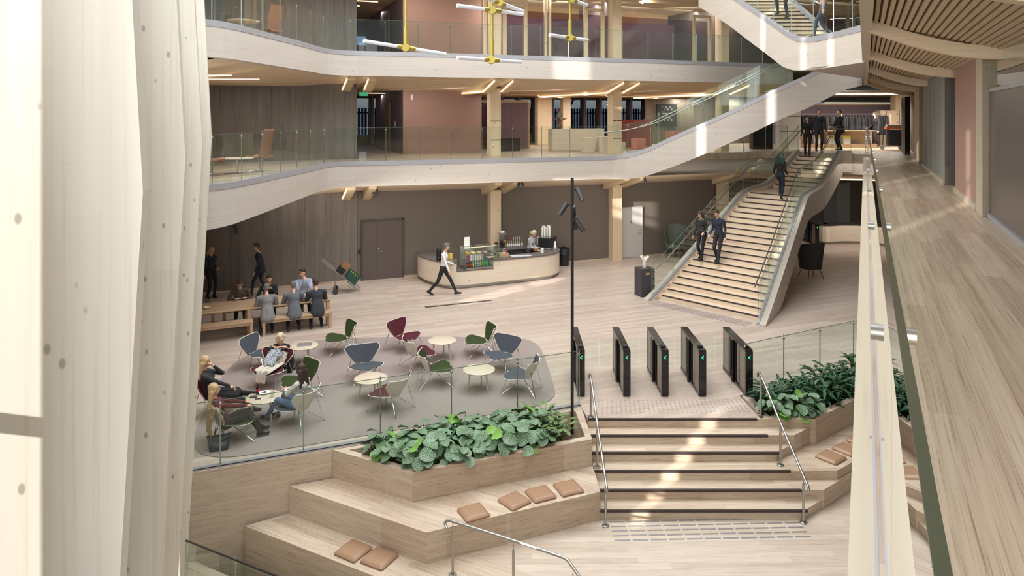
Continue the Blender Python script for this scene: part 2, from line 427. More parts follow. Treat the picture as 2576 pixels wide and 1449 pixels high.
led_m = mat('led_strip', (255, 236, 205), .5, emit=(255, 226, 186), es=2.4)
leather_m = mat('tan_leather', (164, 128, 100), .42, noise=.06, nscale=90)
skin_m = mat('skin', (214, 166, 142), .5)
# ================================================================= structure
Z2, Z3 = 4.4, 8.15
NB = -2.6
def along(p, o):  # corridor helper: x offset o from the line through the camera foot, at depth p
    return (o + .502 * p, p)
# ground floor (upper level of the hall): everything behind the terrace line
LW0 = (-14.0, 8.4)
gf = [LW0, (-5.37, 11.77), (1.42, 14.42), (1.5, 13.87), (4.9, 13.87), (4.85, 15.02), (8.5, 16.65), (14, 20.65), (21, 25.9), (30, 60), (-30, 60), (-30, 8.4)]
m = MB(); m.prism(gf, NB, 0.0, kt=1)
st(m.build('floor', [ampR_m, floor_m]))
# lower floor
lf = [(-4.54, 11.95), (6, 6.38), (9, 1), (26, 1), (26, 24), (1.4, 14.6), (-3, 12.9)]
m = MB(); m.prism(lf, NB, -.99, kt=1); st(m.build('floor', [ampL_m, floor2_m]))
DIRS = [(-27.8, 0), (21.5, 1), (1.0, 2), (37.0, 3)]
AMP = [ampL_m, ampR_m, step_m, ampD_m]
def dprism(m, poly, z0, z1, top):
    n = len(poly); a = sum(poly[i][0] * poly[(i + 1) % n][1] - poly[(i + 1) % n][0] * poly[i][1] for i in range(n))
    if a < 0: poly = list(poly)[::-1]
    for i in range(n):
        p, q = poly[i], poly[(i + 1) % n]; an = math.degrees(math.atan2(q[1] - p[1], q[0] - p[0]))
        k = min(DIRS, key=lambda d: abs((an - d[0] + 90) % 180 - 90))[1]
        m.add([(p[0], p[1], z0), (q[0], q[1], z0), (q[0], q[1], z1), (p[0], p[1], z1)], [(0, 1, 2, 3)], k)
    m.add([(p[0], p[1], z1) for p in poly], [tuple(range(n))], top)
    m.add([(p[0], p[1], z0) for p in poly], [tuple(range(n))[::-1]], top)
# steps between the two levels, with the side terraces on the right
def diag(p, l, a=36.9): return (p[0] + l * math.cos(R(a)), p[1] + l * math.sin(R(a)))
corner_x = [None, 5.42, 4.95, 5.93, 5.53, 5.05]
flight = T('wide_step_flight', 'wide pale wooden steps with dark nosings between the two brushed steel handrails', 'steps', loc=(0, 0, 0))
for k in range(1, 6):
    yk = 13.87 - .347 * k; zk = -.165 * k; cx = corner_x[k]
    e = diag((cx, yk), 9)
    m = MB(); dprism(m, [(1.49, yk), (cx, yk), e, (e[0] - 3, e[1] + 3), (1.49, 14.5)], NB + .02 * k, zk, 2)
    m.build('step', AMP, flight)
rx = [4.83, 4.92, 5.0, 5.08, 5.14, 5.1]
for k in range(0, 6):
    yk = 13.87 - .347 * k; zk = -.165 * k
    m = MB(); m.bbox((1.5 - (0.03 if k in (2, 5) else 0), yk - .012, zk - .035), (rx[k], yk + .03, zk + .006))
    m.build('nosing', nosing_m, flight)
m = MB(); m.prism([(1.49, 13.862), (5.98, 13.862), (5.98, 13.9), (1.49, 13.9)], -.9, -.001); m.build('riser_board', step_m, flight)
# left amphitheatre terraces
def terr(name, poly, z, mt, lab, cat='terrace', z0=NB):
    m = MB(); dprism(m, poly, z0, z, AMP.index(mt)); o = m.build(name, AMP); tag(o, lab, cat); return o
vl = Vector((.884, -.467, 0))
terr('seating_terrace', [(-3.89, 12.30), (-1.33, 10.93), (1.52, 12.11), (1.49, 13.3), (-3.0, 12.64)], -.495, ampL_m,
     'upper wooden seating terrace wrapping the front of the left planter, with four tan cushions', z0=NB + .01)
m = MB(); dprism(m, [(-5.4, 11.83), (-5.33, 11.80), (-5.33 + vl.x * 12, 11.8 + vl.y * 12), (3, 0), (-10, 0), (-14, 8.35)], NB, -1.485, 0)
tag(m.build('seating_terrace', AMP), 'low seating terrace at the bottom left behind the glass rail', 'terrace')
terr('seating_terrace', [(-4.54, 11.95), (-4.54 + vl.x * 11, 11.95 + vl.y * 11), (-4.54 + vl.x * 11 + .4, 11.95 + vl.y * 11 + .7), (-3.0, 12.6)], -.988, ampL_m,
     'middle wooden seating terrace at lower left, carrying two tan cushions side by side', z0=NB + .02)
# left planter box
POUT = [(-3.2, 12.58), (-1.67, 11.77), (1.48, 13.0), (1.42, 14.40)]
PIN = [(-2.92, 12.58), (-1.66, 11.93), (1.36, 13.10), (1.28, 14.24)]
def planter(label, out, inn, soil_m, mt, z0=NB):
    t = T('planter', label, 'planter', loc=(0, 0, 0))
    n = len(out); m = MB()
    for i in range(n):
        j = (i + 1) % n
        m.add([(out[i][0], out[i][1], z0), (out[j][0], out[j][1], z0), (out[j][0], out[j][1], 0.004), (out[i][0], out[i][1], 0.004)], [(0, 1, 2, 3)], min(DIRS, key=lambda d: abs((math.degrees(math.atan2(out[j][1] - out[i][1], out[j][0] - out[i][0])) - d[0] + 90) % 180 - 90))[1])
        m.add([(out[i][0], out[i][1], .004), (out[j][0], out[j][1], .004), (inn[j][0], inn[j][1], .004), (inn[i][0], inn[i][1], .004)], [(0, 1, 2, 3)], 1)
        m.add([(inn[i][0], inn[i][1], .004), (inn[j][0], inn[j][1], .004), (inn[j][0], inn[j][1], -.3), (inn[i][0], inn[i][1], -.3)], [(0, 1, 2, 3)])
    m.build('box', AMP, t)
    m = MB(); m.prism(inn, -.3, -.09); m.build('soil', soil_m, t)
    return t
soil_m = mat('planter_gravel', (112, 92, 74), .95, noise=.45, nscale=90)
soild_m = mat('dark_soil', (44, 34, 26), .95, noise=.5, nscale=60)
planter('long wooden planter box full of round striped leaves in front of the lounge glass', POUT, PIN, soil_m, ampR_m)
PR = [(5.0, 13.86), (5.97, 13.86), (14, 19.9), (14, 20.6), (8.5, 16.6), (4.9, 15.0)]
PRI = [(5.12, 14.0), (5.92, 14.0), (13.9, 20.0), (13.9, 20.5), (8.5, 16.5), (5.1, 14.95)]
planter('right wooden planter box of dark lance-leaved plants beside the turnstiles', PR, PRI, soild_m, ampD_m)

# grey channel and glass along the terrace edge of the ground floor
edge0 = [(-7.5, 10.93, 0), (-5.37, 11.80, 0), (1.42, 14.46, 0)]
m = MB(); m.ribbon([p[:2] for p in edge0], 0.0, .13, -.13, .02); st(m.build('trim_1', steel_ch))
m = MB(); m.ribbon([p[:2] for p in edge0], .005, .02, .021, .03); st(m.build('trim_2', black_m))

def balustrade(label, path, h=1.12, step=1.2, o=.05, rods=True, name='glass_balustrade', gm=None, toprail=False, rod_r=.011, z_in=.0):
    t = T(name, label, 'balustrade'); pts = resample(path, .3 if len(path) > 3 else 30)
    pn = resample(path, step)
    # panels
    def sub(a, b):
        # points of path between arc parameters a..b (0..1)
        dense = resample(path, .15); n = len(dense) - 1
        i0 = int(round(a * n)); i1 = max(i0 + 1, int(round(b * n)))
        seg = dense[i0:i1 + 1]
        # drop collinear middle points
        keep = [seg[0]]
        for q in range(1, len(seg) - 1):
            v1 = Vector(seg[q]) - Vector(keep[-1]); v2 = Vector(seg[q + 1]) - Vector(seg[q])
            if v1.angle(v2, 0) > .012: keep.append(seg[q])
        keep.append(seg[-1]); return keep
    N_ = len(pn) - 1
    for i in range(N_):
        s = sub(i / N_, (i + 1) / N_)
        m = MB(); m.ribbon([p[:2] for p in s], o, o + .014, [p[2] + z_in for p in s], [p[2] + h for p in s])
        g = m.build('glass_panel', gm or glass_m, t)
        m = MB(); m.ribbon([p[:2] for p in s], o - .001, o + .015, [p[2] + h - .001 for p in s], [p[2] + h + (.006 if not toprail else .02) for p in s])
        m.build('top_edge', edge_m if not toprail else black_m, t)
    if rods:
        for i in range(0 if N_ > 1 else 1, N_ + 1):
            p = pn[i]; q = pn[min(i + 1, N_)]; r0 = pn[max(i - 1, 0)]
            d = Vector((q[0] - r0[0], q[1] - r0[1], 0)).normalized(); nn = Vector((-d.y, d.x, 0)) * (o + .04)
            b = Vector((p[0], p[1], p[2])) + nn
            m = MB(); m.tube([b, b + Vector((0, 0, h + .02))], rod_r, 6); m.build('rod', steel_m, t, smooth=True)
            m = MB(); m.ell(b + Vector((0, 0, h - .07)), (.028, .028, .028), seg=8, rings=6); m.build('clamp', steel_m, t, smooth=True)
    return t
balustrade('low glass balustrade between the lounge carpet and the planter', edge0, 1.12, 1.36, .05)
balustrade('short clear glass screen behind the right planter', [(5.0, 15.02, 0), (8.5, 16.9, 0), (12, 19.5, 0)], 1.1, 1.15, 0)
balustrade('dark-edged glass rail at the bottom left in front of the terraces', [(-6.5, 11.35, -1.49), (-1.5, 8.85, -1.49)], 1.09, 1.3, 0, toprail=True, gm=glassg_m)

# ---------------------------------------------------------------- slab edges of the two gallery floors
edge = [(-7.6, 15.3), (-6.95, 15.85), (-6.62, 16.5), (-6.50, 17.6), (-6.40, 18.8), (-6.30, 19.9), (-6.20, 21.1), (-6.14, 22.5), (-6.02, 23.3),
        (-5.55, 23.85), (-4.3, 24.15), (-1.39, 25.06), (1.0, 25.93), (3.22, 26.77), (6.46, 27.97), (10.2, 29.6), (12.1, 30.3)]
edge = smooth_path(edge, 1)
edgeL2 = [p for p in edge if p[0] < 3.3]
def zb2(p): return 3.38 + .17 * min(1, max(0, (p[1] - 16) / 6))
# flight from gallery 2 up to gallery 3: near stringer line (x,y,z top)
fl = [(2.2, 26.38, 4.4), (3.2, 26.72, 4.4), (4.1, 26.93, 4.42), (4.95, 26.72, 4.62), (6.07, 26.25, 5.22), (7.44, 25.72, 5.88), (8.72, 25.2, 6.55), (9.37, 24.97, 6.92), (10.57, 24.5, 7.50), (11.4, 24.2, 8.0), (11.95, 24.0, 8.15)]
fl = smooth_path(fl, 1)
near = [(p[0], p[1], Z2) for p in edgeL2 if p[0] < 2.0] + fl
nb = []
for p in near:
    t = min(1, max(0, (p[0] - 3.6) / 2.5)); nb.append((zb2(p) - Z2) * (1 - t) - 1.16 * t + p[2])
xy = [p[:2] for p in near]
m = MB(); m.ribbon(xy, 0, .22, nb, [p[2] - .13 for p in near]); st(m.build('trim_3', fascia_m))
m = MB(); m.ribbon(xy, -.012, .13, [p[2] - .14 for p in near], [p[2] + .01 for p in near]); st(m.build('trim_4', steel_ch, smooth=True))
balustrade('curved glass balustrade of the middle gallery rising with the flight above the stair', [(p[0], p[1], p[2] + .01) for p in near], 1.13, 1.17, .05)
# remaining middle gallery edge behind the flight
back2 = [p for p in edge if p[0] > 2.0]
m = MB(); m.ribbon(back2, .26, .45, 3.55, Z2 - .13); st(m.build('trim_5', fascia_m))
m = MB(); m.ribbon(back2, .25, .36, Z2 - .13, Z2 + .008); st(m.build('trim_6', steel_ch))
balustrade('glass balustrade of the middle gallery behind the rising flight', [(p[0], p[1], Z2) for p in back2 if p[0] > 4.5], 1.1, 1.2, .3, rods=True)
# far stringer of the flight
def offs(path, d):
    out = []
    for i, p in enumerate(path):
        a = path[max(i - 1, 0)]; b = path[min(i + 1, len(path) - 1)]
        v = Vector((b[0] - a[0], b[1] - a[1], 0)).normalized()
        out.append((p[0] - v.y * d, p[1] + v.x * d, p[2]))
    return out
far = offs(fl, 1.75); far = [p for p in far if p[0] > 4.4]
m = MB(); m.ribbon([p[:2] for p in far], 0, .16, [p[2] - .9 for p in far], [p[2] - .11 for p in far]); up = T('upper_staircase', 'timber flight with handrails rising from the middle gallery to the right', 'staircase')
m.build('stringer', str1_m, up)
m = MB(); m.ribbon([p[:2] for p in far], -.02, .12, [p[2] - .12 for p in far], [p[2] + .01 for p in far]); m.build('channel', steel_ch, up)
nst = 24
for k in range(1, nst):
    t0 = (k - 1) / nst; z = Z2 + (Z3 - Z2) * k / nst - .22
    x0 = 4.6 + (12.1 - 4.6) * t0; y0 = 26.95 - 3.0 * t0; dx = 7.5 / nst; dy = -3.0 / nst; nx, ny = .37, .93
    q = [(x0, y0), (x0 + dx * 1.1, y0 + dy * 1.1), (x0 + dx * 1.1 + nx * 1.5, y0 + dy * 1.1 + ny * 1.5), (x0 + nx * 1.5, y0 + ny * 1.5)]
    m = MB(); m.prism(q, z - .3, z); m.build('step', stair_m, up)
def handrail(pts, parent=None, r=.021, brackets=None, name='handrail'):
    m = MB(); m.tube(pts, r, 10); return m.build(name, steel_m, parent, smooth=True)
hp = [(p[0], p[1], p[2] + .92) for p in offs(fl, .14) if p[0] > 4.2]; hp = [(hp[0][0] - .9, hp[0][1] - .1, 5.3)] + hp
handrail(hp, up)
hp = [(p[0], p[1], p[2] + .92) for p in offs(fl, 1.58) if p[0] > 4.9]
handrail(hp, up)
balustrade('far glass side of the flight above the stair', [(p[0], p[1], p[2]) for p in far], 1.1, 1.3, .05, rods=False)

# top gallery
xy3 = list(edge)
m = MB(); m.ribbon(xy3, 0, .22, Z3 - .84, Z3 - .13); st(m.build('trim_7', fascia_m))
m = MB(); m.ribbon(xy3, -.012, .13, Z3 - .14, Z3 + .01); st(m.build('trim_8', steel_ch, smooth=True))
balustrade('curved glass balustrade of the top gallery', [(p[0], p[1], Z3 + .01) for p in xy3 if p[0] < 11], 1.08, 1.17, .05)
# landing tongue and flight to the floor above
tg = [(7.05, 26.6, 11.2), (7.45, 24.6, 10.35), (7.72, 23.2, 9.62), (7.95, 21.7, 8.92), (8.12, 20.5, 8.32), (8.25, 19.9, 8.17), (8.42, 19.3, 8.15), (8.44, 17.6, 8.15), (8.44, 16.5, 8.15), (8.43, 15.6, 8.15)]
tgs = smooth_path(tg, 2)
tb = [p[2] - (.85 + .28 * min(1, max(0, (p[1] - 19.5) / 1.5))) for p in tgs]
ls = T('top_staircase', 'timber flight at the top right, its curved stringer folding round a landing', 'staircase')
# travelling towards the camera the inside is on the left
m = MB(); m.ribbon([p[:2] for p in tgs], 0.0, .2, tb, [p[2] - .13 for p in tgs]); m.build('stringer', str1_m, ls)
m = MB(); m.ribbon([p[:2] for p in tgs], -.012, .12, [p[2] - .14 for p in tgs], [p[2] + .01 for p in tgs]); m.build('channel', steel_ch, ls, smooth=True)
m = MB(); rr = [(9.3, 20.3, 8.2), (9.33, 22.5, 9.3), (9.35, 24, 10.0), (9.4, 26.6, 11.2)]
m.ribbon([p[:2] for p in rr], 0, .12, [p[2] - .75 for p in rr], [p[2] + .12 for p in rr]); m.build('channel', steel_ch, ls)
for k in range(1, 18):
    z = Z3 + .165 * k; y0 = 20.35 + .36 * (k - 1); xl = 8.24 - (y0 - 19.9) * .15
    m = MB(); m.prism([(xl, y0), (9.32, y0), (9.32, y0 + .38), (xl - .05, y0 + .38)], z - .17, z); m.build('step', stair_m, ls)
    m = MB(); m.bbox((xl + .05, y0 - .012, z - .03), (9.28, y0 + .02, z + .005)); m.build('nosing', nosing_m, ls)
m = MB(); m.prism([(8.46, 16.95), (8.48, 19.3), (8.34, 19.95), (8.3, 20.4), (9.35, 20.4), (10.2, 20.4)], Z3 - .5, Z3 - .01); m.build('landing', ceil_m, ls)
balustrade('tall glass balustrade round the landing of the top staircase', [(p[0], p[1], p[2] + .01) for p in tgs], 1.1, 1.0, .05)
handrail([(p[0] + .16, p[1], p[2] + .92) for p in tgs if p[1] > 19.6][::-1] + [(8.9, 19.9, 9.05)], ls)
# soffit closing the stringer band towards the corridor
m = MB(); m.prism([(8.42, 16.8), (8.44, 19.3), (8.26, 19.92), (11.75, 23.95), (12.0, 24.0)], Z3 - .9, Z3 - .84); st(m.build('ceiling', fascia_m))

# ---------------------------------------------------------------- gallery slabs
def slab(zt, th, floor_mat, name='floor', cut=True, stairhole=True):
    inner = [(p[0] - 0.0, p[1] + .2) for p in edge if p[0] > -6.6][::2]
    inner = [(-7.4, 15.6), (-6.7, 16.6)] + [(p[0] - .18 if p[1] < 23.4 else p[0], p[1] if p[1] < 23.4 else p[1] + .22) for p in edge if 17 < p[1] and p[0] < 11.6]
    poly = inner + ([(12.3, 30.15), (13.38, 28.97), (14.3, 28.4)] if stairhole else [(12.1, 30.2), (15.2, 30.2)])
    poly += [along(27.6, .05), along(-3, .05), along(-3, 2.6), along(22, 3.4), along(30, 6), (40, 60), (-20, 40), (-20, 16)]
    m = MB(); m.prism(poly, zt - th, zt - .002); return st(m.build(name, floor_mat))
slab(Z2, .25, walk_m)
slab(Z3, .25, walk_m, stairhole=False)
# ceilings: sloping strip inside the edge, flat beyond
def ceiling(zf, zc, ins=2.1):
    path = [p for p in edge if p[1] > 16.3]
    R1 = []
    for i, p in enumerate(path):
        a = path[max(i - 1, 0)]; b = path[min(i + 1, len(path) - 1)]
        d = Vector((b[0] - a[0], b[1] - a[1], 0)).normalized()
        R1.append((p[0] - d.y * ins, p[1] + d.x * ins))
    n = len(path); m = MB()
    for i in range(n - 1):
        a, b = path[i], path[i + 1]; c, d = R1[i + 1], R1[i]
        m.add([(a[0], a[1], zf), (b[0], b[1], zf), (c[0], c[1], zc), (d[0], d[1], zc)], [(3, 2, 1, 0)])
    m.prism(R1 + [(15.4, 31.2), (26, 31.5), (38, 60), (-20, 38), (-20, 16.3)], zc, zc + .05)
    # panel joints
    return st(m.build('ceiling', ceil_m))
ceiling(3.60, 3.08); ceiling(Z3 - .80, 6.98)
m = MB(); m.prism([(-20, 16), (-7.4, 23), (12, 30.0), (40, 42), (38, 60), (-20, 40)], 10.85, 10.95); st(m.build('ceiling', ceil_m))
# roof above the atrium
m = MB(); _u = (-.359, .933); _f = (-1.71 - 1.045, 3.26 - .40); m.prism([(_f[0] + 16 * .359, _f[1] - 16 * .933), (35, -12), (45, 62), (_f[0] - 62 * .359, _f[1] + 62 * .933)], 16.0, 16.2); st(m.build('ceiling', mat('roof_white', (225, 220, 212), .8)))
m = MB(); m.prism([(-20, 23.5), (-6, 25.2), (12, 32), (20, 29), (20, 36), (-20, 36)], 11.1, 16.0); st(m.build('wall_back', mat('roof_white', (225, 220, 212), .8)))

# ---------------------------------------------------------------- walls
a_end = C(1797)
def wallbox(name, a0, a1, b0, b1, z0, z1, mt, struct=True):
    m = MB(); m.prism([B(a0, b0)[:2], B(a1, b0)[:2], B(a1, b1)[:2], B(a0, b1)[:2]], z0, z1)
    o = m.build(name, mt); return st(o) if struct else o
wallbox('wall_rear', -16, -.02, 0, .4, 0, 10.86, conc_m)
wallbox('wall_rear', 0, a_end, .03, .3, 0, 3.2, brownwall_m)
wallbox('baseboard_rear', -8, 0.0, -.03, 0, 0, .06, ampR_m)
wallbox('baseboard_rear', 0, a_end, -.0, .03, 0, .06, ampR_m)
# recess to the right of the stair, ground floor
wallbox('wall_rear', a_end, a_end + .2, .03, 4.2, 0, 3.2, darkwall_m)
wallbox('wall_rear', a_end, 32, 4.0, 4.3, 0, 4.1, darkwall_m)
m = MB(); m.prism([along(33, 4.6), along(33, 4.9), along(2, 4.9), along(2, 4.6)], 0, 4.1); st(m.build('wall_right', darkwall_m))
m = MB(); m.prism([along(33, 4.6), along(24, 4.6), along(24, .1), along(30, .1)], 3.2, 3.3); st(m.build('ceiling', ceil_m))
# dusty red box rooms on both galleries
for z0, z1 in ((Z2, 6.98), (Z3, 10.85)):
    m = MB(); p = [B(2.2, 2.4), B(5.55, 2.4), B(5.55, 8.4), B(2.2, 8.4)]
    vs = [(q.x, q.y, z0) for q in p] + [(q.x, q.y, z1) for q in p]
    m.add(vs, [(0, 1, 5, 4), (1, 2, 6, 5)], 0); m.add(vs, [(3, 0, 4, 7), (2, 3, 7, 6)], 1); st(m.build('wall_box', [pink_m, purple_m]))
wallbox('wall_far', 2.2, 2.4, 8.4, 10.9, Z3, 10.85, purple_m)
# far facade: glazing with deep mullions on both galleries
BF = 12.0
win_m = glass('window_glass', (.62, .70, .86))
mull_m = mat('dark_bronze_mullion', (78, 56, 44), .5, .2); mull2_m = mat('blue_grey_mullion', (112, 116, 134), .5, .2)
wi = 1
for z0, z1 in ((Z2, 6.98), (Z3, 10.85)):
    t = bpy.data.objects.new('window_%d' % wi, None); COL.objects.link(t); st(t); wi += 1
    wallbox('pane', -8, 34, BF, BF + .02, z0 + .5, z1, win_m, False).parent = t
    wallbox('sill', -8, 34, BF - .15, BF + .1, z0, z0 + .5, mull_m, False).parent = t
    wallbox('head', -8, 34, BF - .15, BF + .1, z1 - .12, z1, mull_m, False).parent = t
    a = -8
    while a < 34:
        wallbox('mullion', a, a + .09, BF - .3, BF + .05, z0, z1, mull_m, False).parent = t
        wallbox('mullion', a + .09, a + .24, BF - .3, BF + .05, z0, z1, mull2_m, False).parent = t
        a += 1.05
# side wall closing the left of the galleries
m = MB(); m.prism([(-12, 16), (-12.3, 16), (-12.3, 26), (-12, 26)], 0, 16); st(m.build('wall_left', conc_m))

# ---------------------------------------------------------------- facade beside and behind the camera
U = Vector((-.359, .933, 0)); NI = Vector((.933, .359, 0)); K0 = Vector((-1.71, 3.26, 0))
def FA(t, n, z=0): return K0 + U * t + NI * n + Vector((0, 0, z))
def kink(side, t):  # distance the inner fin edge sits back from the kink line at heights above / below
    pass
zk_ = 4.4 + 1.24
fins = []
for i in range(-3, 4):
    t0 = 2.65 * i; n = 0
    prof = [(-.44, NB), (-.0, 5.64), (-.52, 16.0)]     # (n, z) leaning inner edge
    m = MB(); vs = []
    for tt in (t0, t0 + .26):
        for nn, z in prof: vs.append(FA(tt, nn, z))
        for z in (16.0, 5.64, NB): vs.append(FA(tt, -1.12, z))
    fs = [(0, 1, 4, 5), (1, 2, 3, 4), (6, 11, 10, 7), (7, 10, 9, 8), (0, 6, 7, 1), (1, 7, 8, 2), (2, 8, 9, 3), (3, 9, 10, 4), (4, 10, 11, 5), (5, 11, 6, 0)]
    m.add(vs, fs)
    o = m.build('timber_fin_column', glu_m); fins.append(o)
    lab = {0: 'nearest and widest of the pale kinked timber fins on the left, partly in bright sun', 1: 'second pale kinked timber fin from the left edge',
           2: 'third kinked timber fin from the left, narrow in view', 3: 'fourth kinked timber fin, bordering the lounge and terrace'}.get(i)
    if lab: tag(o, lab, 'column')
    else: tag(o, 'kinked timber fin of the facade row standing outside the view', 'column', 'unseen facade fins')
# unseen outer wall added as a sun mask, slots shaped to place the sun patches
slots = []
for i in range(-3, 4):
    t0 = 2.65 * i
    slots.append((t0 - (.375 if i == 0 else .36), t0, NB, 16.0))
for s_, w, zr in ((-1.35, .22, [(7, 12)]), (1.04, .2, [(8.3, 10)]), (2.98, .26, [(1.3, 3.3), (9.5, 15.5)]), (4.15, .2, [(11, 15.5)]), (6.1, .24, [(6.6, 8.8), (13, 15.5)]),
                  (7.25, .26, [(10.4, 13)]), (9.7, .3, [(9, 11.3)]), (13.62, .75, [(2.4, 4.1), (6.5, 8.8), (11, 12.9)])):
    slots.append((s_, s_ + w, zr, None))
slots.sort(key=lambda q: q[0]); m = MB(); last = -16.0
def fw(a, b, z0, z1): m.prism([FA(a, -1.12)[:2], FA(b, -1.12)[:2], FA(b, -1.2)[:2], FA(a, -1.2)[:2]], z0, z1)
for a, b, z0, z1 in slots:
    if a > last: fw(last, a, NB, 16.0)
    if z1 is None:
        zz = NB
        for q0, q1 in z0: fw(a, b, zz, q0); zz = q1
        fw(a, b, zz, 16.0)
    last = max(last, b)
fw(last, 26, NB, 16.0)
st(m.build('wall_sun_mask', mat('sun_mask_white', (222, 216, 205), .8)))
m = MB()
for z in (-1.1, .4, 1.8, 3.25, 4.86, 6.9, 8.9, 10.9, 12.9):
    m.prism([FA(-12, -1.2)[:2], FA(18, -1.2)[:2], FA(18, -1.27)[:2], FA(-12, -1.27)[:2]], z - .035, z + .035)
st(m.build('trim_9', mull_m))

# ---------------------------------------------------------------- corridor on the right
# edge beam cap with metal slot, glass and walkway
c0, c1 = 0.2, 28.0
m = MB(); m.prism([along(c0, -.065), along(c1, -.065), along(c1, .036), along(c0, .036)], 3.55, 4.30); st(m.build('trim_10', cap_m))
m = MB(); m.prism([along(c0, .100), along(c1, .100), along(c1, .20), along(c0, .20)], 3.55, 4.30); st(m.build('trim_10', cap_m))
m = MB(); m.prism([along(c0, .036), along(c1, .036), along(c1, .057), along(c0, .057)], 3.6, 4.308); m.prism([along(c0, .079), along(c1, .079), along(c1, .100), along(c0, .100)], 3.6, 4.308); st(m.build('trim_11', steel_ch))
m = MB(); m.prism([along(c0, .057), along(c1, .057), along(c1, .079), along(c0, .079)], 3.6, 4.303); st(m.build('trim_11', black_m))
t = T('walkway_balustrade', 'tall near glass balustrade running the length of the right-hand walkway', 'balustrade')
ys = [.35] + [1.6 + 1.55 * i for i in range(17)]
gl2 = glass('walkway_glass', (.90, .94, .92), ior=1.5)
for a, b in zip(ys, ys[1:]):
    m = MB(); m.prism([along(a + .006, .060), along(b - .006, .060), along(b - .006, .076), along(a + .006, .076)], 4.30, 5.595); m.build('glass_panel', gl2, t)
    m = MB(); m.prism([along(a + .006, .0598), along(b - .006, .0598), along(b - .006, .0762), along(a + .006, .0762)], 5.595, 5.60); m.build('top_edge', edge2_m, t)
for y in ys[1:]:
    x, y_ = along(y, .068)
    for o_ in (-.035, .03):
        m = MB(); M_ = Matrix.Rotation(R(90), 3, 'X'); q = Vector((x + o_ * .894, y_ - o_ * .449, 5.50))
        m.tube([q - Vector((.894, -.449, 0)) * .015, q + Vector((.894, -.449, 0)) * .012], .019, 12); m.build('clamp', steel_m, t, smooth=True)
# right wall: partition glass, pillar, pink wall, concrete, panels
def cw(name, y0, y1, o0, o1, z0, z1, mt, tagged=None):
    m = MB(); m.prism([along(y0, o0), along(y1, o0), along(y1, o1), along(y0, o1)], z0, z1); o = m.build(name, mt)
    return st(o) if tagged is None else tag(o, *tagged)
part_m = wood('dark_glossy_partition', (104, 92, 88), (74, 64, 62), vert=True, fine=30, along=.2, streak=.5, rough=.28)
cw('wall_right', -2, 11.0, 1.95, 2.0, Z2 + .06, 6.35, part_m)
cw('baseboard_right', -2, 11.0, 1.90, 2.0, Z2, Z2 + .06, steel_ch)
cw('trim_12', -2, 11.0, 1.92, 1.99, 6.35, 6.40, steel_ch)
cw('window_3', -2, 11.0, 1.95, 1.97, 6.40, 6.95, glassg_m)
cw('wall_right', -2, 11.0, 2.6, 2.8, Z2, 7.4, pink2_m)
cw('timber_column', 11.05, 11.68, 1.84, 2.5, Z2, 7.1, cap_m, ('pale timber column between pink wall and dark glossy partition on the walkway', 'column'))
cw('wall_right', 11.68, 14.6, 1.87, 2.6, Z2, 7.1, pink2_m)
cw('baseboard_right', 11.68, 14.6, 1.82, 1.87, Z2, Z2 + .09, cap_m)
cw('timber_column', 14.62, 14.9, 2.3, 2.9, Z2, 7.1, cap_m, ('timber column in the recess between concrete and pink wall', 'column'))
cw('wall_right', 15.9, 21.9, 1.80, 2.6, Z2, 7.1, conc2_m)
cw('baseboard_right', 15.9, 21.9, 1.76, 1.80, Z2, Z2 + .09, cap_m)
cw('wall_right', 14.6, 15.9, 2.9, 3.0, Z2, 7.1, purple_m)
cw('timber_column', 24.0, 26.3, 1.83, 2.3, Z2, 7.1, col_m, ('broad timber column at the far end of the walkway wall', 'column'))
cw('wall_right', 26.3, 33.0, 2.05, 2.3, Z2, 7.1, darkwall_m)
cw('wall_right', 21.9, 24.0, 2.35, 2.5, Z2, 7.1, purple_m)
cw('folding_door', 27.4, 30.2, 1.55, 1.75, Z2, 6.7, mat('near_black', (30, 28, 28), .5), ('folded black door leaf at the end of the walkway', 'door'))
# slatted sloping ceiling with cross beams
def CZ(o): return 7.42 - (o - .1) / 1.75 * .46
m = MB(); m.add([(*along(-1, .1), CZ(.1) + .06), (*along(31, .1), CZ(.1) + .06), (*along(31, 2.6), CZ(2.6) + .06), (*along(-1, 2.6), CZ(2.6) + .06)], [(0, 1, 2, 3)]); st(m.build('ceiling', mat('slat_gap', (110, 88, 68), .9)))
m = MB(); o_ = .14
while o_ < 2.6:
    z = CZ(o_); m.add([(*along(3, o_), z), (*along(31, o_), z), (*along(31, o_ + .055), z - .012), (*along(3, o_ + .055), z - .012),
                       (*along(3, o_), z + .05), (*along(31, o_), z + .05), (*along(31, o_ + .055), z + .04), (*along(3, o_ + .055), z + .04)],
                      [(0, 1, 2, 3), (0, 4, 5, 1), (3, 2, 6, 7)]); o_ += .088
st(m.build('ceiling', slat_m))
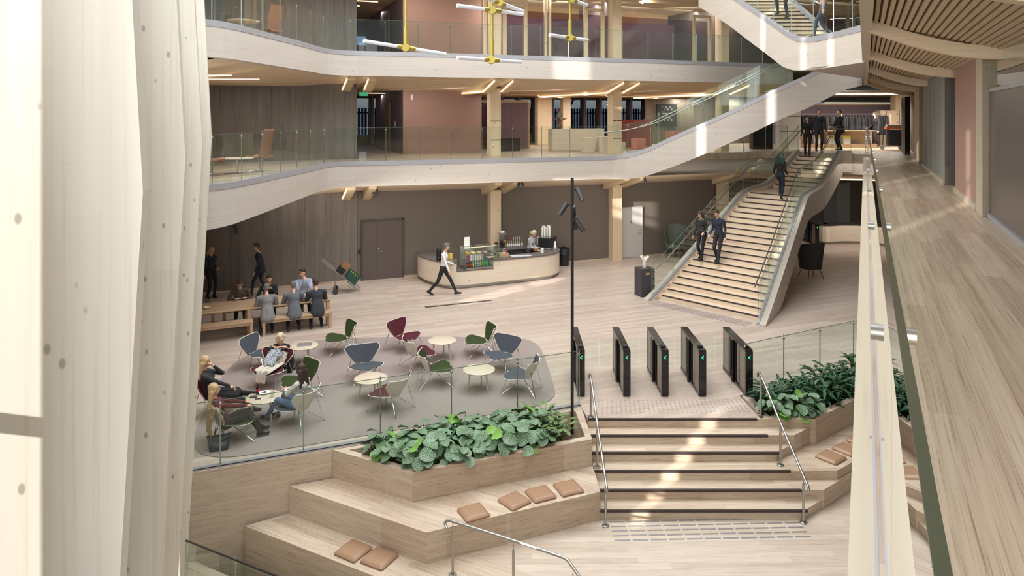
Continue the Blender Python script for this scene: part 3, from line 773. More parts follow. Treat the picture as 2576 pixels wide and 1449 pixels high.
# curved cross beams
kv = Vector((.449, .894, 0)); kp = Vector((.894, -.449, 0))
for yb in (1.0, 6.0, 10.9, 15.9, 21.0, 26.0, 30.5):
    x, y = along(yb, .02); m = MB(); base = Vector((x, y, 0)); pr = []
    for i in range(13):
        d = i / 12 * 2.25; u_ = min(1, d / 1.75); z = 7.30 - .50 * (math.sin(min(1, u_) * math.pi / 2)) ** 1.0 * 1.0
        pr.append((d, z))
    vs = []
    for d, z in pr:
        for s_ in (0, .2):
            p = base + kp * d + kv * s_
            vs += [(p.x, p.y, z), (p.x, p.y, z + .2)]
    fs = []
    for i in range(12):
        a = 4 * i; b = a + 4; fs += [(a, b, b + 2, a + 2), (a + 1, a + 3, b + 3, b + 1), (a, a + 1, b + 1, b), (a + 2, b + 2, b + 3, a + 3)]
    fs += [(0, 2, 3, 1), (48, 49, 51, 50)]
    m.add(vs, fs); tag(m.build('ceiling_beam', cbeam_m), 'curved timber beam crossing under the slatted walkway ceiling', 'beam', 'curved beams of the walkway ceiling')
# conduit lines across the slats
cw('trim_13', 5.0, 31.0, -.07, .10, 7.29, Z3, cap_m)
cw('trim_13', 1, 31.0, -.07, -.02, Z3, Z3 + .03, steel_ch)

# ---------------------------------------------------------------- columns and beams of the rear row
ca = [C(1240), C(1543), C(1813)]
for i, a in enumerate(ca):
    for z0, z1, w in ((0, 3.1, 'ground floor'), (Z2, 7.0, 'middle gallery'), (Z3, 10.86, 'top gallery')):
        m = MB(); c = B(a, -.12 if z0 == 0 else -.1)
        m.box((c.x, c.y, (z0 + z1) / 2), (.42, .42, z1 - z0), R(A1))
        if z0 == Z2:
            for zz in (5.75, 6.55 - .9 + .55): pass
        side = ['left', 'middle', 'right'][i]
        tag(m.build('timber_column', col_m), f'square timber column of the {w}, the {side} one of its row of three', 'column')
        if z0 == Z2:
            m = MB()
            for zz in (5.02, 5.75):
                for s_ in (-.1, .11): q = c + E1 * s_ - E2 * .213; m.box((q.x, q.y, zz), (.19, .006, .03), R(A1))
            tag(m.build('recessed_band', dark_gap), f'dark metal bands let into the {side} timber column of the middle gallery', 'trim')
def ray_edge(a):  # b of the slab edge at building coordinate a
    best = None
    for p, q in zip(edge, edge[1:]):
        pa = (Vector((p[0], p[1], 0)) - WA).dot(E1); qa = (Vector((q[0], q[1], 0)) - WA).dot(E1)
        if min(pa, qa) <= a <= max(pa, qa) and abs(pa - qa) > 1e-6:
            w = (a - pa) / (qa - pa); pb = (Vector((p[0], p[1], 0)) - WA).dot(E2); qb = (Vector((q[0], q[1], 0)) - WA).dot(E2)
            best = pb + (qb - pb) * w
    return best if best is not None else -2.0
nb_ = 0
for fi, (zf, zc) in enumerate(((3.58, 3.08), (Z3 - .82, 6.98))):
    for a in [C(897)] + ca:
        be = ray_edge(a) + .25
        for s_ in (-.36, .36):
            pts = [(be, zf - .02), (-.35, zc - .02), (6.5, zc - .02)] if not (fi == 0 or (a < .5 and s_ < 0)) else [(be, zf - .02), (-.02, zc - .02)]
            m = MB(); w = .13
            for (b0, z0), (b1, z1) in zip(pts, pts[1:]):
                vs = []
                for bb, zz in ((b0, z0), (b1, z1)):
                    for q in (-w, w):
                        p = B(a + s_ + q, bb); vs += [(p.x, p.y, zz - .14), (p.x, p.y, zz + .2)]
                m.add(vs, [(0, 4, 6, 2), (0, 1, 5, 4), (2, 6, 7, 3), (0, 2, 3, 1), (4, 5, 7, 6)])
            t = T('ceiling_beam', 'timber ceiling beam with a glowing LED line on its side', 'beam', 'paired ceiling beams of the galleries')
            m.build('beam', beam_m, t)
            if fi == 0 and not (a < .5 and s_ < 0): continue
            m = MB(); q = -w - .03
            for (b0, z0), (b1, z1) in list(zip(pts, pts[1:]))[:(1 if s_ > 0 else 9)]:
                p0 = B(a + s_ + q, b0); p1 = B(a + s_ + q, b1); e = E1 * .012
                m.add([(p0.x - e.x, p0.y - e.y, z0 - .10), (p0.x + e.x, p0.y + e.y, z0 - .10), (p1.x + e.x, p1.y + e.y, z1 - .10), (p1.x - e.x, p1.y - e.y, z1 - .10),
                       (p0.x - e.x, p0.y - e.y, z0 - .06), (p0.x + e.x, p0.y + e.y, z0 - .06), (p1.x + e.x, p1.y + e.y, z1 - .06), (p1.x - e.x, p1.y - e.y, z1 - .06)],
                      [(0, 1, 2, 3), (4, 7, 6, 5), (0, 4, 5, 1), (1, 5, 6, 2), (2, 6, 7, 3), (3, 7, 4, 0)])
            m.build('led_line', led_m, t)

# ---------------------------------------------------------------- main staircase (ground floor -> middle gallery)
ms = T('staircase', 'broad pale timber staircase with a half landing, dark nosings and glass sides', 'staircase')
PLf = [(4.77, 22.9), (8.99, 26.9), (10.53, 28.4), (12.3, 30.1)]
PRt = [(7.18, 20.37), (10.44, 25.38), (11.8, 27.05), (13.38, 28.97)]
RS = 4.4 / 29
def nos(k):
    if k <= 20: t = (k - 1) / 19; a, b = 0, 1
    elif k == 20.5: return PLf[2], PRt[2]
    else: t = (k - 21) / 8; a, b = 2, 3
    f = lambda P: (P[a][0] + (P[b][0] - P[a][0]) * t, P[a][1] + (P[b][1] - P[a][1]) * t)
    return f(PLf), f(PRt)
for k in range(1, 29):
    l0, r0 = nos(k)
    l1, r1 = nos(k + 1)
    z = RS * k
    ex = lambda p, q: (q[0] + (q[0] - p[0]) * .06, q[1] + (q[1] - p[1]) * .06)
    m = MB(); m.prism([l0, r0, ex(r0, r1), ex(l0, l1)], z - RS - (0.12 if k > 1 else 0), z); m.build('step', stair_m, ms)
    u = Vector((r0[0] - l0[0], r0[1] - l0[1], 0)); u.normalize(); n_ = Vector((u.y, -u.x, 0))
    a = Vector((*l0, 0)) + u * .12; b = Vector((*r0, 0)) - u * .05
    m = MB(); m.prism([(a + n_ * .01)[:2], (b + n_ * .01)[:2], (b - n_ * .028)[:2], (a - n_ * .028)[:2]], z - .03, z + .006); m.build('nosing', nosing_m, ms)
def strpath(P, start):
    zs = [0.0, RS * 20, RS * 20 + .02, 4.4]
    q = [(*start, -.03)]
    q += [(P[0][0] * .9 + P[1][0] * .1, P[0][1] * .9 + P[1][1] * .1, RS * 2.6), (P[0][0] * .12 + P[1][0] * .88, P[0][1] * .12 + P[1][1] * .88, RS * 18), (*P[1], RS * 20.2), (P[2][0] * .8 + P[1][0] * .2, P[2][1] * .8 + P[1][1] * .2, RS * 20.8),
          (P[2][0] * .85 + P[3][0] * .15, P[2][1] * .85 + P[3][1] * .15, RS * 22.5), (P[2][0] * .12 + P[3][0] * .88, P[2][1] * .12 + P[3][1] * .88, RS * 28), (*P[3], 4.42)]
    return smooth_path(q, 2)
sl = strpath(PLf, (4.42, 22.57)); sr = strpath(PRt, (6.95, 20.02)) 
sr = sr + [(13.9, 28.85, 4.42)]
for path, sgn in ((sl, 1), (sr, -1)):
    xy_ = [p[:2] for p in path]
    o_ = (.07, .24) if sgn > 0 else (-.26, -.07)
    m = MB(); m.ribbon(xy_, min(o_), max(o_), [max(0.002, p[2] - .78) for p in path], [max(.003, p[2] + .07) for p in path]); m.build('stringer', str1_m, ms)
    m = MB(); m.ribbon(xy_, -.005 if sgn > 0 else -.07, .07 if sgn > 0 else .005, [max(0.001, p[2] - .3) for p in path], [max(.03, p[2] + .10) for p in path]); m.build('channel', steel_ch, ms)
    m = MB(); m.ribbon(xy_, (-.02 if sgn > 0 else .006), (-.006 if sgn > 0 else .02), [max(0.001, p[2] - .12) for p in path], [max(.02, p[2] + .02) for p in path]); m.build('inner_skirt', stair_m, ms)
    hr = [(p[0], p[1], p[2] + .98) for p in offs(path, -.10 if sgn > 0 else .10)]
    handrail(hr[2:], ms)
# plan offset 0.03 keeps the panes inside the channels
balustrade('sloping glass side of the main staircase, on the far left', [(p[0], p[1], p[2] + .09) for p in sl[2:]], 1.02, 1.25, .025, rod_r=.007)
balustrade('sloping glass side of the main staircase, on the near right', [(p[0], p[1], p[2] + .09) for p in sr[2:]], 1.02, 1.25, -.045, rod_r=.007)
# gallery edge between stair and corridor
m = MB(); m.ribbon([(13.4, 28.95), (14.35, 28.5)], 0, .2, 3.55, 4.39); st(m.build('trim_14', fascia_m))
balustrade('glass screen at the head of the main staircase', [(13.9, 28.75, 4.41), (14.35, 28.55, 4.41)], 1.1, 2, 0, rods=True)
# ================================================================= lounge
rug_px = [(484, 1118), (500, 1060), (545, 965), (590, 912), (640, 886), (720, 868), (800, 857), (900, 850), (1100, 848), (1290, 850), (1335, 856), (1362, 876), (1380, 930), (1398, 985), (1393, 1002), (1365, 1019), (1300, 1033), (1100, 1066), (900, 1100), (700, 1133), (600, 1150), (540, 1152), (500, 1142)]
rp = smooth_path([tuple(G(*p)[:2]) for p in rug_px] + [tuple(G(*rug_px[0])[:2])], 2)[:-1]
m = MB(); m.prism(rp, 0.001, .014); tag(m.build('carpet', rug_m), 'large grey-brown carpet with rounded corners under the lounge chairs', 'carpet')
shell_m = mat('cream_shell', (226, 216, 200), .45)
fab = {'green': mat('moss_green_velvet', (44, 58, 16), .95, noise=.25, nscale=40), 'burgundy': mat('burgundy_velvet', (78, 20, 34), .95, noise=.2, nscale=40), 'slate': mat('slate_blue_wool', (70, 74, 82), .95, noise=.15, nscale=60)}
def seatf(sh, e):
    def f(u, v):
        v = e + v * (1 - 2 * e); s = (1 - 2 * u) * sh
        w = (.12 + .34 * (1 - (1 - v) ** 2.0)) * math.sqrt(max(.02, 1 - (max(0, (v - .45)) / .565) ** 2.4))
        x = -.19 + .56 * v - .05 * s * s * v
        z = .385 + .05 * v - .08 * max(0, v - .55) ** 1.5 * 2 + .09 * (abs(s) ** 2.2) * (w / .4) - .035 * math.sin(math.pi * v)
        return (x, s * w, z)
    return f
def backf(sh, e):
    def f(u, v):
        v = e + v * (1 - 2 * e); s = (2 * u - 1) * sh
        w = .11 + .33 * v ** .72 - .03 * max(0, v - .85) / .15
        top = .47 + .06 * abs(s) ** 2 - .10 * max(0, abs(s) - .86) / .14
        return (-.24 - .19 * v + .17 * abs(s) ** 1.8 * (w / .4), s * w, .385 + v * top)
    return f
def lounge_chair(colr, label, loc, yaw):
    t = T('lounge_chair', label, 'chair', None, loc, R(yaw))
    m = MB(); m.grid(seatf(1, 0), 14, 12, .013); m.build('seat_shell', shell_m, t, smooth=True)
    m = MB(); m.grid(backf(1, 0), 14, 12, .013); m.build('back_shell', shell_m, t, smooth=True)
    m = MB(); g = seatf(.95, .025); m.grid(lambda u, v: tuple(Vector(g(u, v)) + Vector((0, 0, .014))), 14, 12, .013); m.build('seat_cushion', fab[colr], t, smooth=True)
    m = MB(); g2 = backf(.95, .025); m.grid(lambda u, v: tuple(Vector(g2(u, v)) + Vector((.014, 0, .003))), 14, 12, .013); m.build('back_cushion', fab[colr], t, smooth=True)
    t.scale = (1, 1, .8)
    for sx, sy in ((1, 1), (1, -1), (-1, 1), (-1, -1)):
        foot = (.33 if sx > 0 else -.42, sy * .33, .006)
        topp = (.22, sy * .27, .40) if sx > 0 else (-.30, sy * .22, .62)
        hub = (-.08 + .03 * sx, sy * .05, .345)
        m = MB(); m.tube([topp, foot, hub], .0095, 6); m.build('wire_leg', chrome_m, t, smooth=True)
    return t
CH = [('green', 855, 885, 205, 'green lounge chair at the back left of the carpet, beside the table with the laptop'),
      ('slate', 652, 925, -12, 'slate grey lounge chair seen edge-on behind the woman leaning on the burgundy chair'),
      ('burgundy', 682, 968, -105, 'burgundy lounge chair with a pale coat and scarf thrown over it'),
      ('green', 752, 1000, 218, 'green lounge chair between the burgundy coat chair and the woman in jeans'),
      ('slate', 745, 1066, 156, 'slate lounge chair with cream shell in which the woman in jeans sits'),
      ('green', 588, 1104, 28, 'green lounge chair with a camel coat hung over its cream back'),
      ('burgundy', 550, 1042, 2, 'burgundy lounge chair of the woman in black at the left edge'),
      ('slate', 918, 956, -66, 'slate lounge chair facing the viewer, just left of the carpet centre'),
      ('burgundy', 1018, 880, -28, 'burgundy lounge chair at the back of the carpet turned to the right'),
      ('burgundy', 1058, 924, 28, 'burgundy lounge chair seen from behind beside the rearmost round table'),
      ('green', 1100, 966, 12, 'green lounge chair in the middle of the carpet facing right'),
      ('burgundy', 978, 1030, 152, 'burgundy lounge chair with cream back towards the viewer near the glass'),
      ('green', 1206, 892, 192, 'green lounge chair at the back right seen in profile facing left'),
      ('slate', 1262, 928, 236, 'slate lounge chair at the right of the carpet opened towards the viewer'),
      ('slate', 1308, 984, 164, 'slate lounge chair closest to the right end of the carpet, cream back towards the viewer')]
chairs = [lounge_chair(c, lab, tuple(G(px, py)[:2]) + (.014,), yaw) for c, px, py, yaw, lab in CH]
def round_table(px, py, label):
    c = G(px, py, .44); t = T('round_table', label, 'table', None, (c.x, c.y, .014))
    m = MB(); m.lathe([(.0, .395), (.33, .395), (.345, .405), (.35, .416), (.345, .42), (0, .42)], seg=40); m.build('tabletop', ash_m, t, smooth=True)
    for k in range(3):
        a = R(80 + 120 * k + px % 7); m = MB(); m.tube([(.2 * math.cos(a), .2 * math.sin(a), .398), (.26 * math.cos(a), .26 * math.sin(a), 0)], [.022, .012], 8)
        m.build('leg', ash_m, t, smooth=True)
    return c
tb = {}
tb['laptop'] = round_table(763, 868, 'round ash table with a closed silver laptop on it')
tb['rear'] = round_table(1112, 855, 'empty round ash table at the back of the carpet')
tb['mid'] = round_table(933, 950, 'empty round ash table in front of the slate chair left of centre')
tb['right'] = round_table(1205, 928, 'empty round ash table at the right part of the carpet')
tb['front'] = round_table(665, 997, 'round ash table with bottle, plate, phones and paper cup')
ZT = .434
m = MB(); c = tb['laptop']; m.rbox((0, 0, .009), (.34, .24, .018), .01, 0); o = m.build('laptop', mat('aluminium', (178, 180, 184), .3, .6)); o.location = (c.x + .02, c.y + .04, ZT); o.rotation_euler = (0, 0, R(12)); tag(o, 'closed silver laptop on the round table', 'laptop')
c = tb['front']
def bottle(name, loc, r, h, body, capm, lab, cat, group=None, labm=None, liquid=True):
    t = T(name, lab, cat, group, loc)
    m = MB(); m.lathe([(r * .9, 0), (r, .01), (r, h * .58), (r * .8, h * .68), (r * .36, h * .82), (r * .34, h * .92), (r * .34, h * .93)], seg=14); m.build('body', body, t, smooth=True)
    m = MB(); m.lathe([(r * .4, h * .92), (r * .4, h), (0, h)], seg=12); m.build('cap', capm, t)
    if labm: m = MB(); m.lathe([(r * 1.02, h * .26), (r * 1.02, h * .52)], seg=14); m.build('label_band', labm, t, smooth=True)
    return t
cola = mat('cola_dark', (40, 20, 16), .1); redl = mat('red_label', (180, 34, 44), .4)
bottle('soda_bottle', (c.x - .17, c.y + .10, ZT), .032, .24, cola, redl, 'dark cola bottle with a red label on the front table', 'bottle', None, redl)
m = MB(); m.lathe([(0, .004), (.06, .0), (.09, .006), (.115, .016), (.112, .02), (.07, .01), (0, .009)], seg=28); o = m.build('plate', white_m, smooth=True); o.location = (c.x - .05, c.y + .17, ZT); tag(o, 'small white plate on the front lounge table', 'plate')
m = MB(); m.ell((0, 0, .016), (.03, .022, .014), seg=10, rings=6); o = m.build('chocolate_biscuit', mat('chocolate', (70, 40, 26), .7), smooth=True); o.location = (c.x - .05, c.y + .17, ZT + .008); tag(o, 'brown biscuit on the small white plate', 'biscuit')
cup_m = mat('paper_cup_white', (226, 220, 212), .6)
def cup(loc, lab, h=.1, r=.04, group=None, nm='paper_cup'):
    t = T(nm, lab, 'cup', group, loc)
    m = MB(); m.lathe([(r * .72, 0), (r, h), (r * 1.06, h), (r * 1.06, h + .006), (r * .92, h + .006), (r * .66, .012), (0, .012)], seg=16); m.build('wall', cup_m, t, smooth=True)
    return t
cup((c.x + .17, c.y - .02, ZT), 'white paper cup on the front lounge table')
for dx, dy, ry, col, lab in ((-.2, -.05, 5, black_m, 'black phone in a case at the edge of the front lounge table'), (-.08, -.14, 14, white_m, 'white framed phone lying on the front lounge table')):
    t = T('mobile_phone', lab, 'phone', None, (c.x + dx, c.y + dy, ZT), R(ry))
    m = MB(); m.rbox((0, 0, .005), (.14, .07, .01), .008); m.build('case', col, t)
    m = MB(); m.box((0, 0, .0108), (.12, .06, .0012)); m.build('screen', black_m, t)
# coat and scarf on the burgundy chair
def cloth(name, mt, fn, nu, nv, th, lab, cat, loc, yaw):
    m = MB(); m.grid(fn, nu, nv, th); o = m.build(name, mt, smooth=True); o.location = loc; o.rotation_euler = (0, 0, R(yaw)); return tag(o, lab, cat)
p3 = chairs[2].location
def nz(x, y): return math.sin(x * 13 + y * 7) * .5 + math.sin(x * 29 - y * 17) * .3 + math.sin(x * 7 + y * 31) * .2
def drape(u, v):
    s = (u - .5) * .46; 
    if v < .55: q = v / .55; x = -.30 + .10 * q; z = .60 - .22 * q
    elif v < .9: q = (v - .55) / .35; x = -.20 + .52 * q; z = .38 - .02 * q
    else: q = (v - .9) / .1; x = .33 + .03 * q; z = .35 - .22 * q
    w = 1.15 - .35 * v if v < .9 else .5
    return (x + .018 * nz(u, v) + .03, s * w + .02 * nz(v, u * .5), z + .04 + .03 * nz(u * 1.4 + 1, v * .9))
cloth('coat', mat('cream_coat', (206, 196, 180), .9, noise=.08, nscale=20), drape, 44, 56, .012, 'cream coat thrown over the burgundy lounge chair', 'coat', p3, -105)
def scarf(u, v):
    s = (u - .5) * .36; x = -.26 + .34 * v; z = .64 - .25 * v ** .7
    return (x + .04 * nz(u * 1.2, v * 1.3), s * (.9 - .2 * v) - .03 + .04 * nz(u, v * 1.3), z + .045 * nz(u * 1.7 + 2, v * 1.5) + .06)
cloth('scarf', mat('pale_blue_scarf', (176, 182, 188), .95, noise=.15, nscale=30), scarf, 48, 48, .012, 'pale grey-blue checked scarf crumpled on top of the cream coat', 'scarf', p3, -105)
p6 = chairs[5].location
def coat6(u, v):
    s = (u - .5)
    q = (v - .42) * 1.25
    if q < 0: x = -.33 + .10 * min(1, -q * 3) ; z = .73 + q * .6
    else: x = -.42 - .03 * min(1, q * 2.2); z = .73 - q * .8
    w = .66 + .18 * abs(v - .4)
    return (x + .02 * nz(u, v) + .14 * abs(s) ** 1.7 * 1.6 * (1 if z > .6 else .4), s * w + .02 * nz(v, u), z + .015 * nz(u, v))
cloth('coat', mat('camel_coat', (150, 124, 98), .9, noise=.1, nscale=25), coat6, 40, 44, .018, 'camel coat hung over the back of the green lounge chair', 'coat', p6, 28)
# handbag
hb = G(551, 1133, 0); t = T('handbag', 'black leather tote bag on the carpet beside the camel coat', 'bag', None, (hb.x, hb.y, .014), R(20))
bagm = mat('black_leather', (44, 50, 58), .32)
m = MB()
def bagf(u, v):
    a = 2 * math.pi * u; w = .16 + .05 * v; d = .075 - .035 * v
    return (w * math.copysign(abs(math.cos(a)) ** .5, math.cos(a)), d * math.copysign(abs(math.sin(a)) ** .7, math.sin(a)) + .01 * math.sin(9 * v + 3 * u), .005 + .27 * v - .02 * math.sin(math.pi * (math.cos(a) + 1) / 2) * v)
m.grid(bagf, 32, 10, .004); m.build('body', bagm, t, smooth=True)
m = MB(); m.box((0, 0, .006), (.3, .13, .01)); m.build('base', bagm, t)
for s_ in (-1, 1):
    m = MB(); m.tube([(-.08 + .16 * i / 8, s_ * .03 + s_ * .03 * math.sin(math.pi * i / 8), .25 + .16 * math.sin(math.pi * i / 8)) for i in range(9)], .007, 6); m.build('handle', bagm, t, smooth=True)

# ================================================================= dining table and benches
tl = Vector((-10.2, 17.72, 0)); tr = Vector((-5.15, 20.06, 0)); td = (tr - tl).normalized(); tn = Vector((-td.y, td.x, 0)); ta = math.atan2(td.y, td.x)
t = T('long_dining_table', 'long oak dining table where six men are eating', 'table')
Lt = (tr - tl).length; tc = (tl + tr) / 2 + tn * .5
m = MB(); m.rbox((tc.x, tc.y, .715), (Lt, 1.0, .05), .03, ta); m.build('tabletop', oak_m, t)
for f_ in (.12, .62, 1):
    for s_ in (.07, .93):
        p = tl + (tr - tl) * f_ - td * .09 + tn * s_; m = MB(); m.rbox((p.x, p.y, .345), (.10, .10, .69), .02, ta); m.build('leg', oak_m, t)
    p = tl + (tr - tl) * f_ - td * .09 + tn * .5; m = MB(); m.box((p.x, p.y, .65), (.06, .82, .08), ta); m.build('cross_rail', oak_m, t)
def bench(a, b, lab):
    a = Vector(a); b = Vector(b); L_ = (b - a).length; c = (a + b) / 2; t = T('bench', lab, 'bench')
    m = MB(); m.rbox((c.x + tn.x * .17, c.y + tn.y * .17, .43), (L_, .34, .045), .02, ta); m.build('seat', oak_m, t)
    for p in (a + td * .05, b - td * .05):
        for s_ in (.04, .30): q = p + tn * s_; m = MB(); m.rbox((q.x, q.y, .205), (.075, .075, .41), .015, ta); m.build('leg', oak_m, t)
    for s_ in (.04, .30): q = c + tn * s_; m = MB(); m.box((q.x, q.y, .375), (L_ - .12, .03, .07), ta); m.build('apron', oak_m, t)
b0 = Vector((-6.74, 18.98, 0)); b1 = b0 + td * 1.86
bench(b0, b1, 'oak bench on the near side of the dining table where three suited men sit')
bench(b0 - td * 2.65, b0 - td * .22, 'empty oak bench on the near side of the dining table')
bench(tl + tn * 1.22 + td * .6, tl + tn * 1.22 + td * 2.55, 'oak bench across the dining table carrying the man in the brown jumper')
bench(tl + tn * 1.22 + td * 2.75, tl + tn * 1.22 + td * 5.0, 'oak bench across the dining table carrying the man in light blue')
food_g = mat('salad_green', (96, 110, 48), .8, noise=.6, nscale=120); food_o = mat('food_orange', (196, 130, 60), .8, noise=.5, nscale=120)
def plate(px, py, lab, f1, r=.135):
    c = G(px, py, .745); t = T('dinner_plate', lab, 'plate', None, (c.x, c.y, .741))
    m = MB(); m.lathe([(0, .004), (r * .6, 0), (r * .95, .014), (r, .018), (r * .97, .02), (r * .62, .008), (0, .007)], seg=32); m.build('dish', white_m, t, smooth=True)
    m = MB(); random.seed(px)
    for k in range(14): a = random.random() * 6.28; q = random.random() * r * .5; m.ell((q * math.cos(a), q * math.sin(a), .018), (.022, .016, .014), Matrix.Rotation(a, 3, 'Z'), 8, 5, k % 2)
    m.build('food', [f1, food_o], t, smooth=True)
plate(599, 751, 'white plate of green salad in front of the man in the brown jumper', food_g)
plate(765, 733, 'white plate of food in front of the man in the light blue shirt', mat('food_pale', (214, 190, 140), .8))
c = G(621, 749, .745); m = MB(); m.box((0, 0, .004), (.11, .09, .006), R(10)); o = m.build('napkin', mat('pink_napkin', (210, 190, 196), .8)); o.location = (c.x, c.y, .741); tag(o, 'pale folded napkin beside the salad plate', 'napkin')
c = G(521, 758, .745); m = MB(); m.rbox((0, 0, .005), (.14, .07, .009), .01, R(25)); o = m.build('mobile_phone', black_m); o.location = (c.x, c.y, .741); tag(o, 'black phone at the left end of the dining table', 'phone')
c = G(521, 776, .745); m = MB(); m.lathe([(.03, 0), (.05, .01), (.075, .045), (.08, .05), (.072, .048), (.04, .014), (0, .012)], seg=24); o = m.build('bowl', white_m, smooth=True); o.location = (c.x, c.y, .741); tag(o, 'small white bowl at the left end of the dining table', 'bowl')

# ================================================================= cushions
def quad_yaw(p, q, z): a = G(*p, z); b = G(*q, z); return math.atan2(b.y - a.y, b.x - a.x)
def cushion(px, py, z, e, lab, grp, s=.42):
    c = G(px, py, z + .06); t = math.degrees(quad_yaw(e[0], e[1], z + .06))
    m = MB(); n = 14
    def f(u, v):
        a = (u - .5) * 2; b = (v - .5) * 2; q = lambda t: math.copysign(min(1, abs(t) * 1.0), t)
        e = 1 - max(abs(a), abs(b)) ** 10; cr = (abs(a) * abs(b)) ** 8
        return (q(a) * s / 2 * (1 - .05 * cr), q(b) * s / 2 * (1 - .05 * cr), .016 + .040 * max(0, e) ** .5 + .006 * (1 - a * a) * (1 - b * b))
    m.grid(f, n, n, 0)
    m.rbox((0, 0, .017), (s, s, .034), .03)
    o = m.build('seat_cushion_pad', leather_m, smooth=True, sharp=75); o.location = (c.x, c.y, z + .002); o.rotation_euler = (0, 0, R(t)); tag(o, lab, 'cushion', grp)
ga, gb, gc = 'tan cushions on the upper terrace', 'tan cushions on the lower left terrace', 'tan cushions on the right terrace'
cushion(1191, 1283, -.495, ((1175, 1312), (1237, 1294)), 'tan leather cushion lying apart, leftmost of four on the upper terrace', ga)
cushion(1294, 1254, -.495, ((1288, 1283), (1338, 1259)), 'tan leather cushion turned askew, second from left of four on the upper terrace', ga)
cushion(1360, 1237, -.495, ((1350, 1264), (1403, 1250)), 'tan leather cushion third from left of four on the upper terrace', ga)
cushion(1430, 1222, -.495, ((1416, 1246), (1470, 1234)), 'tan leather cushion nearest the wide steps on the upper terrace', ga)
cushion(889, 1379, -.988, ((848, 1388), (897, 1409)), 'left one of two tan cushions on the lower left terrace', gb, .44)
cushion(955, 1398, -.988, ((905, 1410), (962, 1432)), 'right one of two tan cushions on the lower left terrace', gb, .44)
cushion(2090, 1145, -.495, ((2047, 1146), (2104, 1169)), 'tan cushion nearest the steps on the right terrace', gc)
cushion(2131, 1125, -.495, ((2084, 1122), (2140, 1145)), 'middle tan cushion on the right terrace', gc)
cushion(2164, 1104, -.495, ((2118, 1102), (2174, 1122)), 'rearmost tan cushion on the right terrace, half hidden by the timber rail', gc)

# ================================================================= brushed steel handrails
def rail(label, bases, pts, r=.022):
    t = T('handrail', label, 'handrail')
    m = MB(); m.tube(smooth_path([tuple(p) for p in pts], 1), r, 12); m.build('rail', steel_m, t, smooth=True)
    for b in bases:
        x, y, z, zt = b
        m = MB(); m.tube([(x, y, z), (x, y, zt - .10)], .021, 12); m.tube([(x, y, zt - .10), (x, y, zt)], .008, 8); m.build('post', steel_m, t, smooth=True)
        m = MB(); m.lathe([(.062, 0), (.062, .012), (.055, .018), (.024, .02), (0, .02)], (x, y, z), 20); m.build('foot_plate', steel_m, t)
rail('brushed steel handrail on the left side of the wide steps', [(1.56, 13.94, .006, .80), (1.57, 12.95, -.49, .28), (1.59, 11.95, -.985, -.22)],
     [(1.55, 14.06, .72), (1.55, 14.08, .80), (1.56, 13.98, .83), (1.57, 12.95, .29), (1.59, 11.85, -.24), (1.59, 11.78, -.30), (1.59, 11.84, -.36)])
rail('brushed steel handrail on the right side of the wide steps', [(4.97, 14.05, .006, .80), (4.97, 13.03, -.49, .28), (4.99, 12.05, -.985, -.22)],
     [(4.95, 14.16, .72), (4.95, 14.18, .80), (4.96, 14.06, .83), (4.97, 13.0, .27), (5.0, 11.92, -.26), (5.0, 11.84, -.32), (5.0, 11.9, -.38)])
rail('brushed steel handrail in the foreground at the bottom centre', [(-.9, 10.68, -.99, -.20), (.02, 10.18, -.99, -.20), (.84, 9.72, -.99, -.34)],
     [(-.99, 10.66, -.27), (-1.03, 10.72, -.22), (-.98, 10.72, -.18), (-.9, 10.68, -.175), (.72, 9.84, -.185), (.80, 9.78, -.22), (1.5, 9.0, -.85), (2.0, 8.5, -1.2)])

# ================================================================= floor markers
def markers(A_, B_, C_, D_, nx, ny, maker, stagger=0):
    k = 0
    for j in range(ny):
        for i in range(nx):
            u = (i + .5) / nx; v = j / max(1, ny - 1)
            p = (A_ * (1 - u) + B_ * u) * (1 - v) + (C_ * (1 - u) + D_ * u) * v
            a = (B_ - A_) * (1 - v) + (D_ - C_) * v
            maker(p, math.atan2(a.y, a.x), a.length / nx)
pl = mat('marker_steel', (196, 194, 198), .3, .8)
m = MB(); m.rbox((0, 0, .003), (1, .03, .006), .012); bar0 = m.build('tactile_bar', pl); bar0.location = (0, 0, -50)
first = [True]
def mk_bar(lab, grp):
    def f(p, a, w):
        o = bar0 if first[0] else bar0.copy()
        if not first[0]: COL.objects.link(o)
        first[0] = False; o.location = p; o.rotation_euler = (0, 0, a); o.scale = (w * .88, 1, 1); tag(o, lab, 'tactile marker', grp)
    return f
zf = -.99
markers(G(1530, 1314, zf), G(2006, 1304, zf), G(1543, 1360, zf), G(2042, 1350, zf), 11, 5, mk_bar('steel tactile bar set in the floor below the wide steps', 'tactile bars below the wide steps'))
l0, r0 = Vector((*PLf[0], 0)), Vector((*PRt[0], 0)); un = (r0 - l0).normalized(); nn = Vector((un.y, -un.x, 0)); 
nn = -nn if nn.y > 0 else nn
A_, B_ = l0 + nn * .28 + un * .1, r0 + nn * .28 - un * .05; dz = Vector((0, 0, .001))
markers(A_ + dz, B_ + dz, A_ + nn * .42 + dz, B_ + nn * .42 + dz, 12, 5, mk_bar('steel tactile bar in the floor at the foot of the main staircase', 'tactile bars below the main staircase'))
m = MB(); m.lathe([(.013, 0), (.011, .004), (0, .006)], seg=10); dot0 = m.build('tactile_stud', pl); fd = [True]
def mk_dot(p, a, w):
    o = dot0 if fd[0] else dot0.copy()
    if not fd[0]: COL.objects.link(o)
    fd[0] = False; o.location = p + Vector((0, 0, .001)); tag(o, 'small round steel stud in the floor between turnstiles and wide steps', 'tactile marker', 'tactile studs above the wide steps')
markers(G(1500, 1009), G(1866, 1005), G(1497, 1041), G(1890, 1036), 33, 9, mk_dot)
